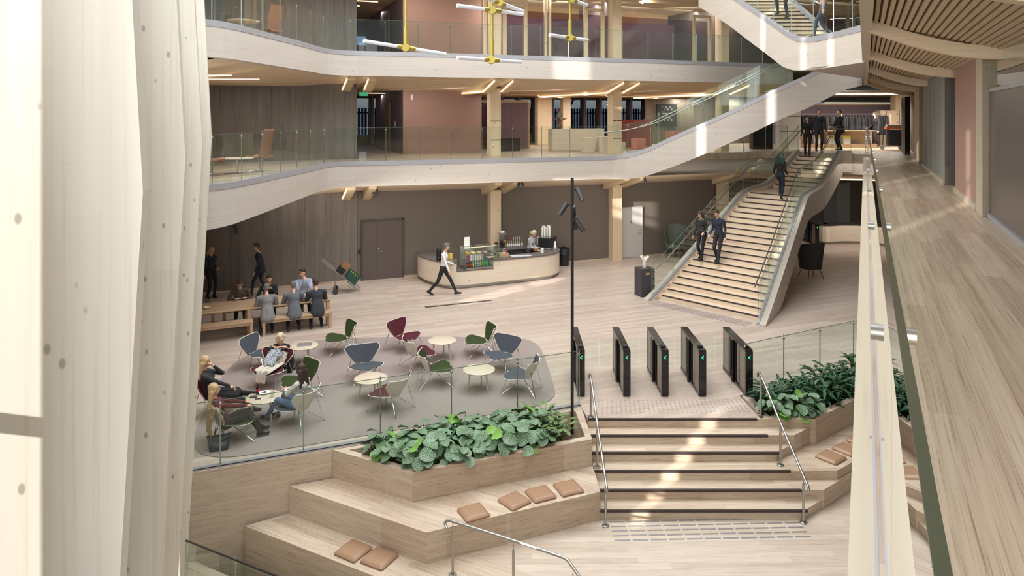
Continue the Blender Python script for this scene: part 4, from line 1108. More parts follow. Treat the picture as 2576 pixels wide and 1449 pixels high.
# floor light channel
a = Vector((-2.7, 21.9, 0)); b = Vector((-.68, 22.72, 0)); d = b - a
t = T('floor_grille', 'long narrow metal floor outlet with a bright strip in front of the café counter', 'grille', None, tuple((a + b) / 2 + Vector((0, 0, .001))), math.atan2(d.y, d.x))
m = MB(); m.box((0, 0, .003), (d.length, .13, .006)); m.build('frame', dark_m, t)
m = MB(); m.box((0, .02, .006), (d.length - .06, .05, .006)); m.build('strip', chrome_m, t)

# ================================================================= turnstiles
taupe = mat('taupe_metal_panel', (150, 138, 126), .35, .4); blk = mat('black_gloss', (26, 24, 25), .12); grn = mat('green_signal', (20, 220, 130), .5, emit=(30, 255, 150), es=2.5)
dglass = glass('smoked_glass', (.35, .33, .32))
def turnstile(x, y, lab, wings=(1, 1), wide=.8, rz=0):
    t = T('turnstile', lab, 'turnstile', 'turnstiles', (x, y, 0), rz); L_ = 1.62; w = .13; h = 1.0
    def side(y0, y1, m_, nm): m = MB(); m.bbox((-w / 2, y0, .07), (w / 2, y1, h - .05)); m.build(nm, m_, t)
    m = MB(); m.rbox((0, L_ / 2, h - .025), (w + .03, L_, .05), .02); m.build('top_cap', blk, t)
    m = MB(); m.bbox((-w / 2 - .01, 0.01, 0), (w / 2 + .01, L_, .07)); m.build('base', blk, t)
    side(.05, .42, taupe, 'side_panel'); side(1.2, 1.58, taupe, 'side_panel')
    m = MB(); m.bbox((-w / 2 - .012, -.01, .05), (w / 2 + .012, .055, h - .03)); m.build('front_panel', blk, t)
    m = MB(); m.bbox((-w / 2 - .005, 1.57, .05), (w / 2 + .005, 1.61, h - .03)); m.build('rear_panel', blk, t)
    m = MB(); m.bbox((-w / 2 + .01, .42, .07), (w / 2 - .01, 1.2, h - .05)); m.build('smoked_side', dglass, t)
    for yy in (.46, .72, .95, 1.14): m = MB(); m.bbox((-w / 2, yy - .025, .07), (w / 2, yy + .025, h - .05)); m.build('post', blk, t)
    m = MB(); m.tube([(-.085, .84, .02), (-.085, .84, .94)], .035, 14); m.build('hinge_post', blk, t, smooth=True)
    m = MB(); m.rbox((.0, .2, h + .02), (.09, .12, .04), .015); m.build('card_reader', dark_m, t)
    m = MB()
    for s_ in (1, -1): m.add([(.022, -.0115, .84 + s_ * .038), (.022, -.0115, .84 + s_ * .022), (-.022, -.0115, .84 - s_ * .008), (-.022, -.0115, .84 + s_ * .008)], [(0, 1, 2, 3) if s_ < 0 else (3, 2, 1, 0)])
    m.build('arrow', grn, t)
    for s_, on in ((-1, wings[0]), (1, wings[1])):
        if on:
            m = MB(); L2 = wide / 2 - .09 if s_ < 0 else on / 2 - .09
            m.box((s_ * (.075 + L2 / 2), .84, .68), (L2, .012, .62)); m.build('glass_wing', glass_m, t)
labs = ['leftmost turnstile, next to the lounge glass and behind the lamp pole', 'second turnstile from the left', 'third turnstile from the left', 'fourth turnstile from the left', 'rightmost turnstile, beside the planter, at the end of the wider lane']
xs = [1.47, 2.44, 3.25, 4.05, 5.04]
for i, x in enumerate(xs):
    turnstile(x, 14.95, labs[i], (i > 0 and (xs[i] - xs[i - 1]), (xs[i + 1] - xs[i]) if i < 4 else 0), (xs[i] - xs[i - 1]) if i else 0)
g = G(2056, 618); turnstile(g.x, g.y, 'distant turnstile under the middle gallery near the reception counter', (.8, .8), .8)

# ================================================================= lamp pole
t = T('spotlight_pole', 'tall slender black pole with adjustable spotlights, standing in the planter gravel', 'lamp pole', None, (1.15, 13.44, -.09))
m = MB(); m.tube([(0, 0, 0), (0, 0, 4.88)], .03, 12); m.build('pole', black_m, t, smooth=True)
def spot(parent, p, d, r=.05, L_=.26, side=0, nm='spotlight'):
    d = Vector(d).normalized(); p = Vector(p); q = d.to_track_quat('Z', 'Y').to_matrix()
    m = MB(); m.lathe([(0, -L_ / 2), (r * .96, -L_ / 2), (r, -L_ / 2 + .01), (r, L_ / 2), (r * .86, L_ / 2), (r * .8, L_ / 2 - .03), (0, L_ / 2 - .03)], p, 18, M=q); o = m.build(nm, dark_m, parent, smooth=True)
    m = MB(); m.lathe([(0, 0), (r * .78, 0), (r * .78, .004), (0, .004)], p + d * (L_ / 2 - .028), 14, M=q); m.build('lens', mat('lens_glow', (220, 215, 200), .2, emit=(255, 240, 215), es=.6), o)
    return o
def D2(px, py): v = D(px, py, 13.44); return (v.x - 1.15, 0, v.z + .09)
for (px, py), d, y in (((1458, 487), (.35, -.5, -.75), -.05), ((1417, 525), (-.5, -.1, -.75), -.02), ((1443, 533), (.1, .5, -.85), .06), ((1458, 566), (.5, -.1, -.75), -.03), ((1447, 562), (.1, .4, -.9), .08)):
    q = D2(px, py); spot(t, (q[0], y, q[2]), d)
    m = MB(); m.bbox((min(0, q[0] * .6), -.03, q[2] + .07), (max(0, q[0] * .6), .03, q[2] + .10)); m.build('bracket', black_m, t)
# ceiling spots
for (px, py, Y, dx, lab) in ((940, 480, 24.7, -.07, 'left spotlight of the pair under the middle gallery above the double door'), (948, 480, 24.7, .1, 'right spotlight of the pair under the middle gallery above the double door'),
                        (1304, 468, 25.9, -.1, 'left spotlight of the pair under the gallery above the café'), (1315, 467, 25.9, .15, 'right spotlight of the pair under the gallery above the café'), (1623, 455, 26.8, .1, 'single small spotlight under the gallery left of the restroom door'),
                        (586, 582, 18.6, 0, 'spotlight with glowing lens under the gallery edge above the dining table'), (594, 578, 18.7, .25, 'dark spotlight turned away beside the glowing one above the dining table')):
    t = T('ceiling_spotlight', lab, 'spotlight', None, tuple(D(px, py, Y)))
    spot(t, (0, 0, 0), (dx * 2, -.25, -1), .045, .24); m = MB(); m.tube([(0, 0, .1), (0, 0, .34)], .01, 6); m.build('stem', black_m, t)

# ================================================================= plinth and sculpture, bin
g = Vector((4.40, 23.35, 0)); t = T('plinth', 'dark grey speckled plinth at the foot of the main staircase', 'plinth', None, (g.x, g.y, 0), R(20))
m = MB(); m.box((0, 0, .46), (.5, .45, .92)); m.build('block', mat('speckled_granite', (66, 64, 68), .6, noise=.3, nscale=120), t)
m = MB(); m.box((-.02, -.229, .76), (.14, .008, .07)); m.build('nameplate', mat('brass_plate', (200, 176, 120), .35, .7), t)
m = MB(); m.cap((0, 0, .02), (0, 0, .24), .075, .06, 12); m.cap((0, 0, .2), (-.10, 0, .36), .055, .05, 12); m.cap((0, 0, .2), (.11, .0, .35), .055, .05, 12); m.cap((.05, 0, .28), (.02, .05, .33), .05, .04, 10)
o = m.build('sculpture', mat('pale_carved_wood', (220, 210, 196), .6), smooth=True); o.location = (g.x, g.y, .92); tag(o, 'pale forked wooden sculpture standing on the dark plinth', 'sculpture')
g = G(1418, 667); t = T('waste_bin', 'black round waste bin with a bag liner right of the café counter', 'bin', None, (g.x, g.y, 0))
m = MB(); m.lathe([(.20, 0), (.20, .02), (.23, .55), (.22, .55), (.20, .5), (.0, .5)], seg=28); m.build('body', mat('black_plastic', (34, 34, 36), .45), t, smooth=True)
m = MB()
def liner(u, v): a = 2 * math.pi * u; r_ = .238 + .012 * math.sin(a * 9) * v + .02 * (1 - v); return (r_ * math.cos(a), r_ * math.sin(a), .45 + .24 * v + .01 * math.sin(a * 5))
m.grid(liner, 48, 5, .003); m.build('liner', mat('bin_bag', (48, 48, 50), .25), t, smooth=True)

# ================================================================= doors on the ground floor wall
def wall_obj(a, z, b=-.01): p = B(a, b); return (p.x, p.y, z)
a0, a1 = C(908), C(1016); am = (a0 + a1) / 2; w = a1 - a0
d1 = bpy.data.objects.new('door_1', None); COL.objects.link(d1); st(d1); d1.location = wall_obj(am, 0, .03); d1.rotation_euler = (0, 0, R(A1))
doorp = mat('brown_door_paint', (94, 82, 78), .55); frp = mat('brown_frame_paint', (78, 68, 64), .5)
hd = 2.18
m = MB(); m.bbox((-w / 2, -.07, 0), (-w / 2 + .07, 0, hd)); m.bbox((w / 2 - .07, -.07, 0), (w / 2, 0, hd)); m.bbox((-w / 2, -.07, hd - .07), (w / 2, 0, hd)); m.build('door_frame', frp, d1)
xs_ = -w / 2 + .07 + (w - .14) * .35
m = MB(); m.bbox((-w / 2 + .07, -.05, .01), (xs_ - .006, -.01, hd - .075)); m.build('door_leaf', doorp, d1)
m = MB(); m.bbox((xs_ + .006, -.05, .01), (w / 2 - .07, -.01, hd - .075)); m.build('door_leaf', doorp, d1)
m = MB(); m.tube([(xs_ + .06, -.05, 1.0), (xs_ + .06, -.09, 1.0), (xs_ + .19, -.09, 1.0)], .009, 8); m.ell((xs_ + .06, -.055, 1.12), (.022, .01, .022)); m.build('door_handle', steel_m, d1, smooth=True)
for x_, zz in ((-w / 2 + .075, (.25, 1.5, 1.85)), (w / 2 - .075, (.25, 1.5, 1.85))):
    for z_ in zz: m = MB(); m.tube([(x_, -.055, z_), (x_, -.055, z_ + .12)], .008, 6); m.build('hinge', steel_m, d1)
a0, a1 = C(1560), C(1616); am = (a0 + a1) / 2; w = a1 - a0
d2 = bpy.data.objects.new('door_2', None); COL.objects.link(d2); st(d2); d2.location = wall_obj(am, 0, .03); d2.rotation_euler = (0, 0, R(A1)); hd = 2.12
wd = mat('white_door_paint', (206, 202, 198), .45)
m = MB(); m.bbox((-w / 2, -.06, 0), (-w / 2 + .04, 0, hd)); m.bbox((w / 2 - .04, -.06, 0), (w / 2, 0, hd)); m.bbox((-w / 2, -.06, hd - .04), (w / 2, 0, hd)); m.build('door_frame', mat('pale_frame', (190, 186, 184), .45), d2)
m = MB(); m.bbox((-w / 2 + .04, -.045, .01), (w / 2 - .04, -.01, hd - .045)); m.build('door_leaf', wd, d2)
m = MB(); x_ = w / 2 - .12; m.tube([(x_, -.045, 1.0), (x_, -.09, 1.0), (x_ - .12, -.09, 1.0)], .009, 8); m.ell((x_, -.05, 1.11), (.022, .01, .022)); m.build('door_handle', steel_m, d2, smooth=True)
m = MB()   # restroom pictograms
for q, kind in ((-.075, 0), (0, 1), (.075, 2)):
    m.lathe([(0, 0), (.012, 0), (.012, .003), (0, .003)], (q, -.046, 1.56), 12, M=Matrix.Rotation(R(90), 3, 'X'))
    if kind == 0: m.bbox((q - .012, -.048, 1.43), (q + .012, -.046, 1.54))
    if kind == 1: m.add([(q - .004, -.0485, 1.54), (q + .004, -.0485, 1.54), (q + .024, -.0485, 1.46), (q - .024, -.0485, 1.46)], [(3, 2, 1, 0)]); m.bbox((q - .008, -.048, 1.42), (q + .008, -.046, 1.46))
    if kind == 2: m.bbox((q - .008, -.048, 1.47), (q + .004, -.046, 1.54)); m.bbox((q - .008, -.048, 1.465), (q + .024, -.046, 1.48)); m.bbox((q - .014, -.048, 1.425), (q - .008, -.046, 1.49)); m.bbox((q - .014, -.048, 1.42), (q + .018, -.046, 1.43))
m.build('restroom_symbols', black_m, d2)
m = MB(); m.box((0, 0, 0), (.07, .05, .12), R(A1)); o = m.build('wall_switch', black_m); o.location = wall_obj(C(904), 1.06, -.0); tag(o, 'small black card reader on the wall left of the double door', 'switch')

# ================================================================= delivery trolley with boxes
g = Vector((-5.75, 23.75, 0)); t = T('delivery_trolley', 'tilted tubular steel delivery trolley carrying boxes by the concrete wall', 'trolley', None, (g.x, g.y, 0), R(12))
L1 = [(-.66, 1.15), (.42, .24)]    # ladder line in x,z
def LP(f_, y, up=0): 
    x = L1[0][0] + (L1[1][0] - L1[0][0]) * f_; z = L1[0][1] + (L1[1][1] - L1[0][1]) * f_
    return (x + up * .645, y, z + up * .765)
for y in (-.22, -.08, .08, .22): m = MB(); m.tube([LP(0, y), LP(1, y)], .011, 8); m.build('frame_tube', steel_m, t, smooth=True)
for f_ in (0, .3, .36, 1): m = MB(); m.tube([LP(f_, -.24), LP(f_, .24)], .012, 8); m.build('cross_tube', steel_m, t, smooth=True)
for y in (-.24, .24):
    m = MB(); m.tube([LP(.38, y), (-.2, y, .02), (.45, y, .03)], .011, 8); m.build('frame_tube', steel_m, t, smooth=True)
    m = MB(); m.tube([LP(1, y), (.62, y, .03)], .011, 8); m.build('frame_tube', steel_m, t, smooth=True)
    m = MB(); m.tube([(.18, y, .3), (.45, y, .03)], .011, 8); m.build('frame_tube', steel_m, t, smooth=True)
    m = MB(); m.lathe([(.03, -.015), (.085, -.02), (.09, -.01), (.09, .01), (.085, .02), (.03, .015)], (-.2, y * 1.12, .09), 20, M=Matrix.Rotation(R(90), 3, 'X')); m.build('wheel', dark_m, t, smooth=True)
m = MB(); m.tube([LP(1, -.24), LP(1, -.24, .28)], .011, 8); m.tube([LP(1, .24), LP(1, .24, .28)], .011, 8); m.tube([LP(1, -.24, .28), LP(1, .24, .28)], .011, 8); m.build('toe_rack', steel_m, t)
Mt = Matrix(((.765, 0, .645), (0, 1, 0), (-.645, 0, .765))).to_3x3()
Wt = Matrix.Rotation(R(12), 3, 'Z')
def tbox(f_, up, y, dims, mt, nm, lab):
    c = Vector(LP(f_, y, up)); m = MB(); hx, hy, hz = [q / 2 for q in dims]; th = .012
    for cc, dd in (((0, 0, -hz), (dims[0], dims[1], th)), ((hx, 0, 0), (th, dims[1], dims[2])), ((-hx, 0, 0), (th, dims[1], dims[2])), ((0, hy, 0), (dims[0], th, dims[2])), ((0, -hy, 0), (dims[0], th, dims[2]))):
        m.box(Mt @ Vector(cc), dd, M=Mt)
    o = m.build(nm, mt); o.location = g + Wt @ c; o.rotation_euler = (0, 0, R(12)); tag(o, lab, 'box'); return c
c1 = tbox(.84, .17, 0, (.40, .40, .26), mat('green_print_box', (38, 78, 60), .7), 'apple_box', 'green printed fruit box of apples at the bottom of the delivery trolley')
tbox(.52, .13, -.1, (.24, .24, .2), black_m, 'black_crate', 'small black crate on the delivery trolley')
tbox(.56, .3, .12, (.26, .26, .2), mat('cardboard', (160, 118, 86), .85), 'cardboard_box', 'open brown cardboard box on the delivery trolley')
am_ = mat('green_apple', (140, 186, 60), .4); m = MB(); m.ell((0, 0, 0), (.036, .036, .033), seg=12, rings=8); ap = m.build('apple', am_, smooth=True); k = 0
for i in range(4):
    for j in range(4):
        if (i, j) in ((0, 0), (1, 0), (0, 1), (1, 1)): continue
        o = ap if k == 0 else ap.copy()
        if k: COL.objects.link(o)
        k += 1; q = c1 + Mt @ Vector((-.13 + i * .085, -.13 + j * .085, .07)); o.location = g + Wt @ q; tag(o, 'green apple in the fruit box on the delivery trolley', 'apple', 'green apples in the box')

# ================================================================= wing chairs and reception
def wing_chair(px, py, yaw, mt, lab, z=0.0, s=1.0):
    g = G(px, py, z); t = T('wing_chair', lab, 'armchair', None, (g.x, g.y, z), R(yaw)); t.scale = (1.15,) * 3
    def f(u, v):
        a = R(-118 + 236 * u); top = 1.18 - .20 * (abs(2 * u - 1)) ** 2.2; rr = .33 + .10 * v
        return (-rr * math.cos(a) * .92 + .02, rr * math.sin(a), .32 + (top - .32) * v)
    m = MB(); m.grid(lambda u, v: f(1 - u, v), 26, 8, .03); m.build('backrest', mt, t, smooth=True)
    m = MB(); m.lathe([(0, .34), (.26, .34), (.33, .40), (.33, .46), (.28, .49), (0, .49)], (.03, 0, 0), 28); m.build('seat', mt, t, smooth=True)
    for x, y in ((.26, .24), (.26, -.24), (-.24, .24), (-.24, -.24)): m = MB(); m.tube([(x * .7, y * .7, .36), (x * 1.15, y * 1.15, 0)], .011, 8); m.build('leg', black_m, t, smooth=True)
wcd = mat('dark_green_felt', (52, 52, 46), .95); wcg = mat('grey_green_felt', (96, 104, 94), .95)
wing_chair(2040, 700, 100, wcd, 'dark high-backed armchair beside the main staircase')
wing_chair(1700, 648, -120, wcg, 'grey-green high-backed armchair against the rear wall behind the staircase glass')
g = G(2072, 613); t = T('reception_counter', 'curved pale timber reception counter under the right gallery', 'counter')
pc = smooth_path([(14.2, 33.6), (14.35, 32.3), (15.2, 32.7), (16.2, 32.6), (17.6, 32.0), (18.6, 31.9)], 2)
m = MB(); m.ribbon(pc, 0, .5, .12, .86); m.build('front', counter_m, t)
m = MB(); m.ribbon(pc, -.02, .55, .86, .91); m.build('top', dark_m, t)
m = MB(); m.ribbon(pc, .06, .4, 0, .12); m.build('plinth', steel_m, t)
def at4(px, b):
    r = (px - CX) / F; P0 = WA + E2 * b; return (r * P0.y - P0.x) / (E1.x - r * E1.y)
q = B(at4(2121, 3.96), 3.96); m = MB(); m.box((q.x, q.y, 1.1), (.95, .06, 2.2), R(A1)); d3 = st(m.build('door_3', mat('steel_grey_door', (138, 134, 130), .35, .4)))
q = B(at4(2088, 3.97), 3.97); m = MB(); m.box((q.x, q.y, 1.3), (1.0, .05, 2.6), R(A1)); st(m.build('window_4', mat('grey_glass_panel', (112, 110, 106), .2)))
# ================================================================= people
def seg_d(P, a, b):
    a = np.array(a); b = np.array(b); ab = b - a; L2 = max(1e-9, float(ab @ ab))
    t = np.clip(((P - a) @ ab) / L2, 0, 1); return np.linalg.norm(P - (a + t[:, None] * ab), axis=1)
def remeshed(mb, vox, name, smooth=3):
    me = bpy.data.meshes.new('tmp'); me.from_pydata(mb.v, [], mb.f); me.update()
    o = bpy.data.objects.new('tmp', me); COL.objects.link(o)
    r = o.modifiers.new('r', 'REMESH'); r.mode = 'VOXEL'; r.voxel_size = vox; r.use_smooth_shade = True
    s = o.modifiers.new('s', 'SMOOTH'); s.factor = .5; s.iterations = smooth
    dg = bpy.context.evaluated_depsgraph_get(); res = bpy.data.meshes.new_from_object(o.evaluated_get(dg)); res.name = name
    bpy.data.objects.remove(o); bpy.data.meshes.remove(me); return res
def ik(a, t, l1, l2, pole):
    a = Vector(a); t = Vector(t); d = t - a; L = d.length; mx = (l1 + l2) * .999
    if L > mx: t = a + d * (mx / L); d = t - a; L = mx
    u = d.normalized(); q = (l1 * l1 - l2 * l2 + L * L) / (2 * L); h = math.sqrt(max(0, l1 * l1 - q * q))
    p = Vector(pole); p = p - u * p.dot(u)
    if p.length < 1e-5: p = Vector((1, 0, 0)) - u * u.x
    return a + u * q + p.normalized() * h, t
EYE = mat('eye_dark', (40, 30, 26), .3); LIP = mat('lip', (170, 104, 96), .5)
def person(label, loc, yaw, hip=(0, 0, .93), lean=2, twist=0, head=(0, 0), hands=None, feet=None, knee=(1, 0, 0), elbow=(-.6, 0, -.4), fem=False, Hh=1.75,
           top=None, bottom=None, shoes=None, hair=None, hstyle='short', sleeve=1.0, skirt=False, jacket=False, bulk=1.0, curl=35, skin=None, neck_fwd=0, collar=None, group=None, hold=None):
    S_ = Hh / 1.75; t = T('person', label, 'person', group, loc, R(yaw)); t.scale = (S_,) * 3
    hip = Vector(hip); pr = []; m = MB()
    sk = skin or skin_m; MS = [sk, top, bottom, shoes]
    def cap(a, b, ra, rb, z): m.cap(a, b, ra, rb, 12); pr.append((tuple(a), tuple(b), (ra + rb) / 2, z))
    def ell(c, r, M, z, ax=None):
        m.ell(c, r, M, 16, 10); e = Vector(ax) if ax else Vector((0, 0, 0)); pr.append((tuple(Vector(c) - e), tuple(Vector(c) + e), (r[0] + r[1]) / 2 * .96, z))
    Rt = Matrix.Rotation(R(twist), 3, 'Z') @ Matrix.Rotation(R(lean), 3, 'Y')
    sw = .158 if fem else (.215 if jacket else .195); hw = .095
    def tp(x, y, z): return hip + Rt @ Vector((x, y, z))
    ell(hip, (.115 * bulk, .165 if not fem else .17, .115), Rt, 2)
    ell(tp(0, 0, .10), (.10 * bulk, .145 if not fem else .13, .12), Rt, 1 if not skirt or True else 2)
    ell(tp(0, 0, .22), (.10 * bulk, .15 if not fem else .128, .13), Rt, 1)
    ell(tp(.005, 0, .36), (.115 * bulk, .17 if not fem else .145, .15), Rt, 1)
    if fem: 
        for s_ in (-1, 1): ell(tp(.08, s_ * .06, .33), (.05, .055, .055), Rt, 1)
    nb_ = tp(-.01, 0, .49)
    for s_ in (-1, 1): cap(tp(-.005, s_ * .04, .475), tp(0, s_ * sw, .445), .055, .055 * bulk, 1)
    Rh = Matrix.Rotation(R(twist + head[0]), 3, 'Z') @ Matrix.Rotation(R(head[1] + lean * .35), 3, 'Y')
    hb_ = nb_ + (Rt @ Vector((.02 + neck_fwd, 0, .09))); cap(nb_, hb_, .05, .048, 0)
    hc = hb_ + Rh @ Vector((.02, 0, .115))
    ell(hc + Rh @ Vector((-.008, 0, .02)), (.092, .075, .098), Rh, 0)
    ell(hc + Rh @ Vector((.026, 0, -.045)), (.062, .056, .068), Rh, 0)
    m.cap(hc + Rh @ Vector((.09, 0, .012)), hc + Rh @ Vector((.104, 0, -.022)), .009, .014, 8)
    for s_ in (-1, 1): m.ell(hc + Rh @ Vector((-.005, s_ * .077, -.005)), (.018, .01, .03), Rh, 8, 6)
    feet = feet or ((0, .1, .08), (0, -.1, .08)); hands = hands or ((.06, .27, .80), (.06, -.27, .80))
    kn = knee if isinstance(knee[0], (tuple, list)) else (knee, knee); el_ = elbow if isinstance(elbow[0], (tuple, list)) else (elbow, (elbow[0], -elbow[1], elbow[2]))
    for i, s_ in enumerate((1, -1)):
        hj = hip + Rt @ Vector((0, s_ * hw, -.03)) if lean < 40 else hip + Vector((0, s_ * hw, -.03))
        k, a = ik(hj, feet[i][:3], .44, .43, kn[i])
        bc = 2 if not (skirt and skirt != 'long') else 2
        cap(hj, k, .088 if not fem else .09, .058, 2); cap(k, k + (a - k) * .35, .057, .056, 2); cap(k + (a - k) * .35, a, .056, .040, 2)
        fa = feet[i][3] if len(feet[i]) > 3 else 0; fp = feet[i][4] if len(feet[i]) > 4 else 0
        fd = Matrix.Rotation(R(fa), 3, 'Z') @ Matrix.Rotation(R(fp), 3, 'Y') @ Vector((1, 0, 0)); dn = Matrix.Rotation(R(fa), 3, 'Z') @ Matrix.Rotation(R(fp), 3, 'Y') @ Vector((0, 0, -1))
        cap(a + dn * .035 - fd * .04, a + dn * .042 + fd * .15, .040, .034, 3); cap(a, a + dn * .03 + fd * .06, .043, .038, 3)
        sj = tp(0, s_ * sw, .44); e, w = ik(sj, hands[i], .285, .255, el_[i])
        cap(sj, e, .054 * bulk, .047 * bulk, 1); mid = e + (w - e) * (sleeve if sleeve < 1 else .97)
        if sleeve > .05: cap(e, mid, .043 * bulk, .033 * bulk, 1)
        cap(e if sleeve < .5 else mid, w, .033, .026, 0)
        f = (w - e).normalized(); side = f.cross(Vector((0, 0, 1)));
        if side.length < .2: side = f.cross(Vector((1, 0, 0)))
        side.normalize(); side = side * s_; pn = side.cross(f) * s_
        if pn.z > 0: pn = -pn
        Mh = Matrix((f, side, pn)).transposed()
        pc = w + f * .055; ell(pc, (.050, .040, .018), Mh, 0)
        for q, (off, ln) in enumerate(((-.030, .062), (-.010, .072), (.010, .068), (.030, .054))):
            b_ = pc + f * .04 + side * off; c1 = b_ + (f * math.cos(R(curl * .6)) + pn * math.sin(R(curl * .6))) * ln * .55; c2 = c1 + (f * math.cos(R(curl * 1.6)) + pn * math.sin(R(curl * 1.6))) * ln * .5
            m.cap(b_, c1, .0095, .009, 6); m.cap(c1, c2, .009, .0075, 6); pr.append((tuple(b_), tuple(c2), .01, 0))
        b_ = pc - f * .02 - side * .036; c1 = b_ + (f * .7 - side * .6 + pn * .3).normalized() * .04; m.cap(b_, c1, .012, .010, 6); m.cap(c1, c1 + (f * .9 + pn * .3).normalized() * .032, .010, .008, 6); pr.append((tuple(b_), tuple(c1 + f * .03), .01, 0))
    if skirt:
        kz = hip + Vector((.42, 0, -.04)) if hip.z < .7 else hip + Vector((0, 0, -.42))
        cap(hip + Vector((0, .07, -.02)), kz + Vector((0, .09, 0)), .13, .12, 2); cap(hip + Vector((0, -.07, -.02)), kz + Vector((0, -.09, 0)), .13, .12, 2)
    if jacket:
        for s_ in (-1, 1): cap(tp(-.02, s_ * .05, .12), tp(-.035, s_ * .07, -.10), .115, .125, 1)
        cap(tp(-.03, 0, .12), tp(-.055, 0, -.12), .12, .11, 1)
    me = remeshed(m, .0125, 'body')
    for q in MS: me.materials.append(q)
    n = len(me.polygons); ce = np.empty(n * 3); me.polygons.foreach_get('center', ce); ce = ce.reshape(-1, 3)
    dd = np.stack([seg_d(ce, a, b) - r for a, b, r, z in pr]); zi = np.array([z for *_, z in pr])[dd.argmin(0)]
    me.polygons.foreach_set('material_index', zi.astype(int).tolist()); me.polygons.foreach_set('use_smooth', [True] * n)
    body = bpy.data.objects.new('body', me); COL.objects.link(body); body.parent = t
    # face
    for s_ in (-1, 1):
        q = MB(); q.ell(hc + Rh @ Vector((.081, s_ * .030, .012)), (.008, .013, .007), Rh, 8, 6); q.build('eye', EYE, t, smooth=True)
        q = MB(); q.cap(hc + Rh @ Vector((.087, s_ * .018, .032)), hc + Rh @ Vector((.080, s_ * .045, .031)), .0045, .0035, 6); q.build('eyebrow', hair, t, smooth=True)
    q = MB(); q.ell(hc + Rh @ Vector((.085, 0, -.056)), (.007, .024, .007), Rh, 8, 6); q.build('mouth', LIP, t, smooth=True)
    # hair
    hm = MB(); Hq = lambda x, y, z: hc + Rh @ Vector((x, y, z))
    if hstyle == 'short':
        hm.ell(Hq(-.022, 0, .042), (.092, .082, .088), Rh); hm.ell(Hq(-.05, 0, -.01), (.055, .072, .06), Rh); hm.ell(Hq(.045, 0, .098), (.05, .055, .03), Rh)
    else:
        hm.ell(Hq(-.02, 0, .04), (.098, .090, .092), Rh); hm.ell(Hq(-.055, 0, -.02), (.062, .082, .08), Rh)
        for s_ in (-1, 1): hm.cap(Hq(.03, s_ * .072, .06), Hq(-.01, s_ * .088, -.03), .026, .028, 8)
        L_ = {'bob': .10, 'long': .30, 'curly': .24, 'pony': 0, 'bun': 0}[hstyle]
        if L_:
            for s_ in (-1, -.4, .4, 1):
                a = Hq(-.05, s_ * .07, -.03); b = a + Vector((-.035 - .01 * abs(s_), s_ * .03, -L_)); hm.cap(a, b, .05 if hstyle != 'curly' else .062, .026 if hstyle != 'curly' else .06, 10)
        if hstyle == 'pony': hm.cap(Hq(-.10, 0, .02), Hq(-.15, .0, -.05), .03, .034, 10); hm.cap(Hq(-.15, 0, -.05), Hq(-.13, 0, -.24), .034, .014, 10)
        if hstyle == 'bun': hm.ell(Hq(-.12, .0, .02), (.045, .045, .045), Rh); hm.cap(Hq(.02, .085, .0), Hq(.0, .082, -.12), .014, .008, 6)
    hme = remeshed(hm, .010, 'hair', 2); hme.materials.append(hair); hme.polygons.foreach_set('use_smooth', [True] * len(hme.polygons))
    ho = bpy.data.objects.new('hair', hme); COL.objects.link(ho); ho.parent = t
    if collar:
        q = MB(); q.tube([nb_ + Rt @ Vector((.062 * math.cos(a_) + .008, .062 * math.sin(a_), .005 - .035 * math.cos(a_) * (1 if math.cos(a_) > 0 else .2))) for a_ in [6.2832 * i / 16 for i in range(17)]], .013, 6); q.build('collar', collar, t, smooth=True)
    return t, hc
def fabm(name, c, **k): return mat(name, c, .9, noise=k.pop('n', .12), nscale=50, **k)
def check(name, c1, c2, sc=22):
    m = mat(name, c1, .9); nt = m.node_tree; N = nt.nodes; L = nt.links; b = N['Principled BSDF']
    tc = N.new('ShaderNodeTexCoord'); w1 = N.new('ShaderNodeTexWave'); w2 = N.new('ShaderNodeTexWave'); w1.bands_direction = 'Z'; w2.bands_direction = 'Y'
    for w in (w1, w2): w.inputs['Scale'].default_value = sc / 6.2832 * 1.0; L.new(tc.outputs['Object'], w.inputs['Vector'])
    mm = N.new('ShaderNodeMath'); mm.operation = 'MAXIMUM'; L.new(w1.outputs[1], mm.inputs[0]); L.new(w2.outputs[1], mm.inputs[1])
    r = N.new('ShaderNodeMapRange'); r.inputs[1].default_value = .78; r.inputs[2].default_value = .92; L.new(mm.outputs[0], r.inputs[0])
    mx = N.new('ShaderNodeMix'); mx.data_type = 'RGBA'; mx.inputs[6].default_value = srgb(*c1); mx.inputs[7].default_value = srgb(*c2); L.new(r.outputs[0], mx.inputs[0]); L.new(mx.outputs[2], b.inputs['Base Color']); return m
blackf = fabm('black_cloth', (34, 32, 34)); navy = fabm('navy_cloth', (36, 40, 54)); trous = fabm('dark_trousers', (44, 42, 46)); shoe = mat('black_shoe', (30, 28, 28), .35); brshoe = mat('brown_shoe', (66, 44, 34), .35)
hbr = mat('brown_hair', (62, 46, 38), .6, noise=.3, nscale=80); hdk = mat('dark_hair', (40, 33, 30), .6, noise=.3, nscale=80); hbl = mat('blond_hair', (196, 166, 124), .55, noise=.25, nscale=90); hpl = mat('pale_blond_hair', (206, 190, 160), .55, noise=.25, nscale=90); hgr = mat('greying_hair', (110, 104, 98), .6, noise=.3, nscale=80)
wsh = mat('white_shirt', (226, 224, 222), .8)
greyb = fabm('grey_blazer', (128, 126, 124)); chk1 = check('grey_check_blazer', (88, 90, 96), (112, 114, 118), 130); chk2 = check('dark_check_blazer', (44, 46, 54), (60, 62, 70), 130)
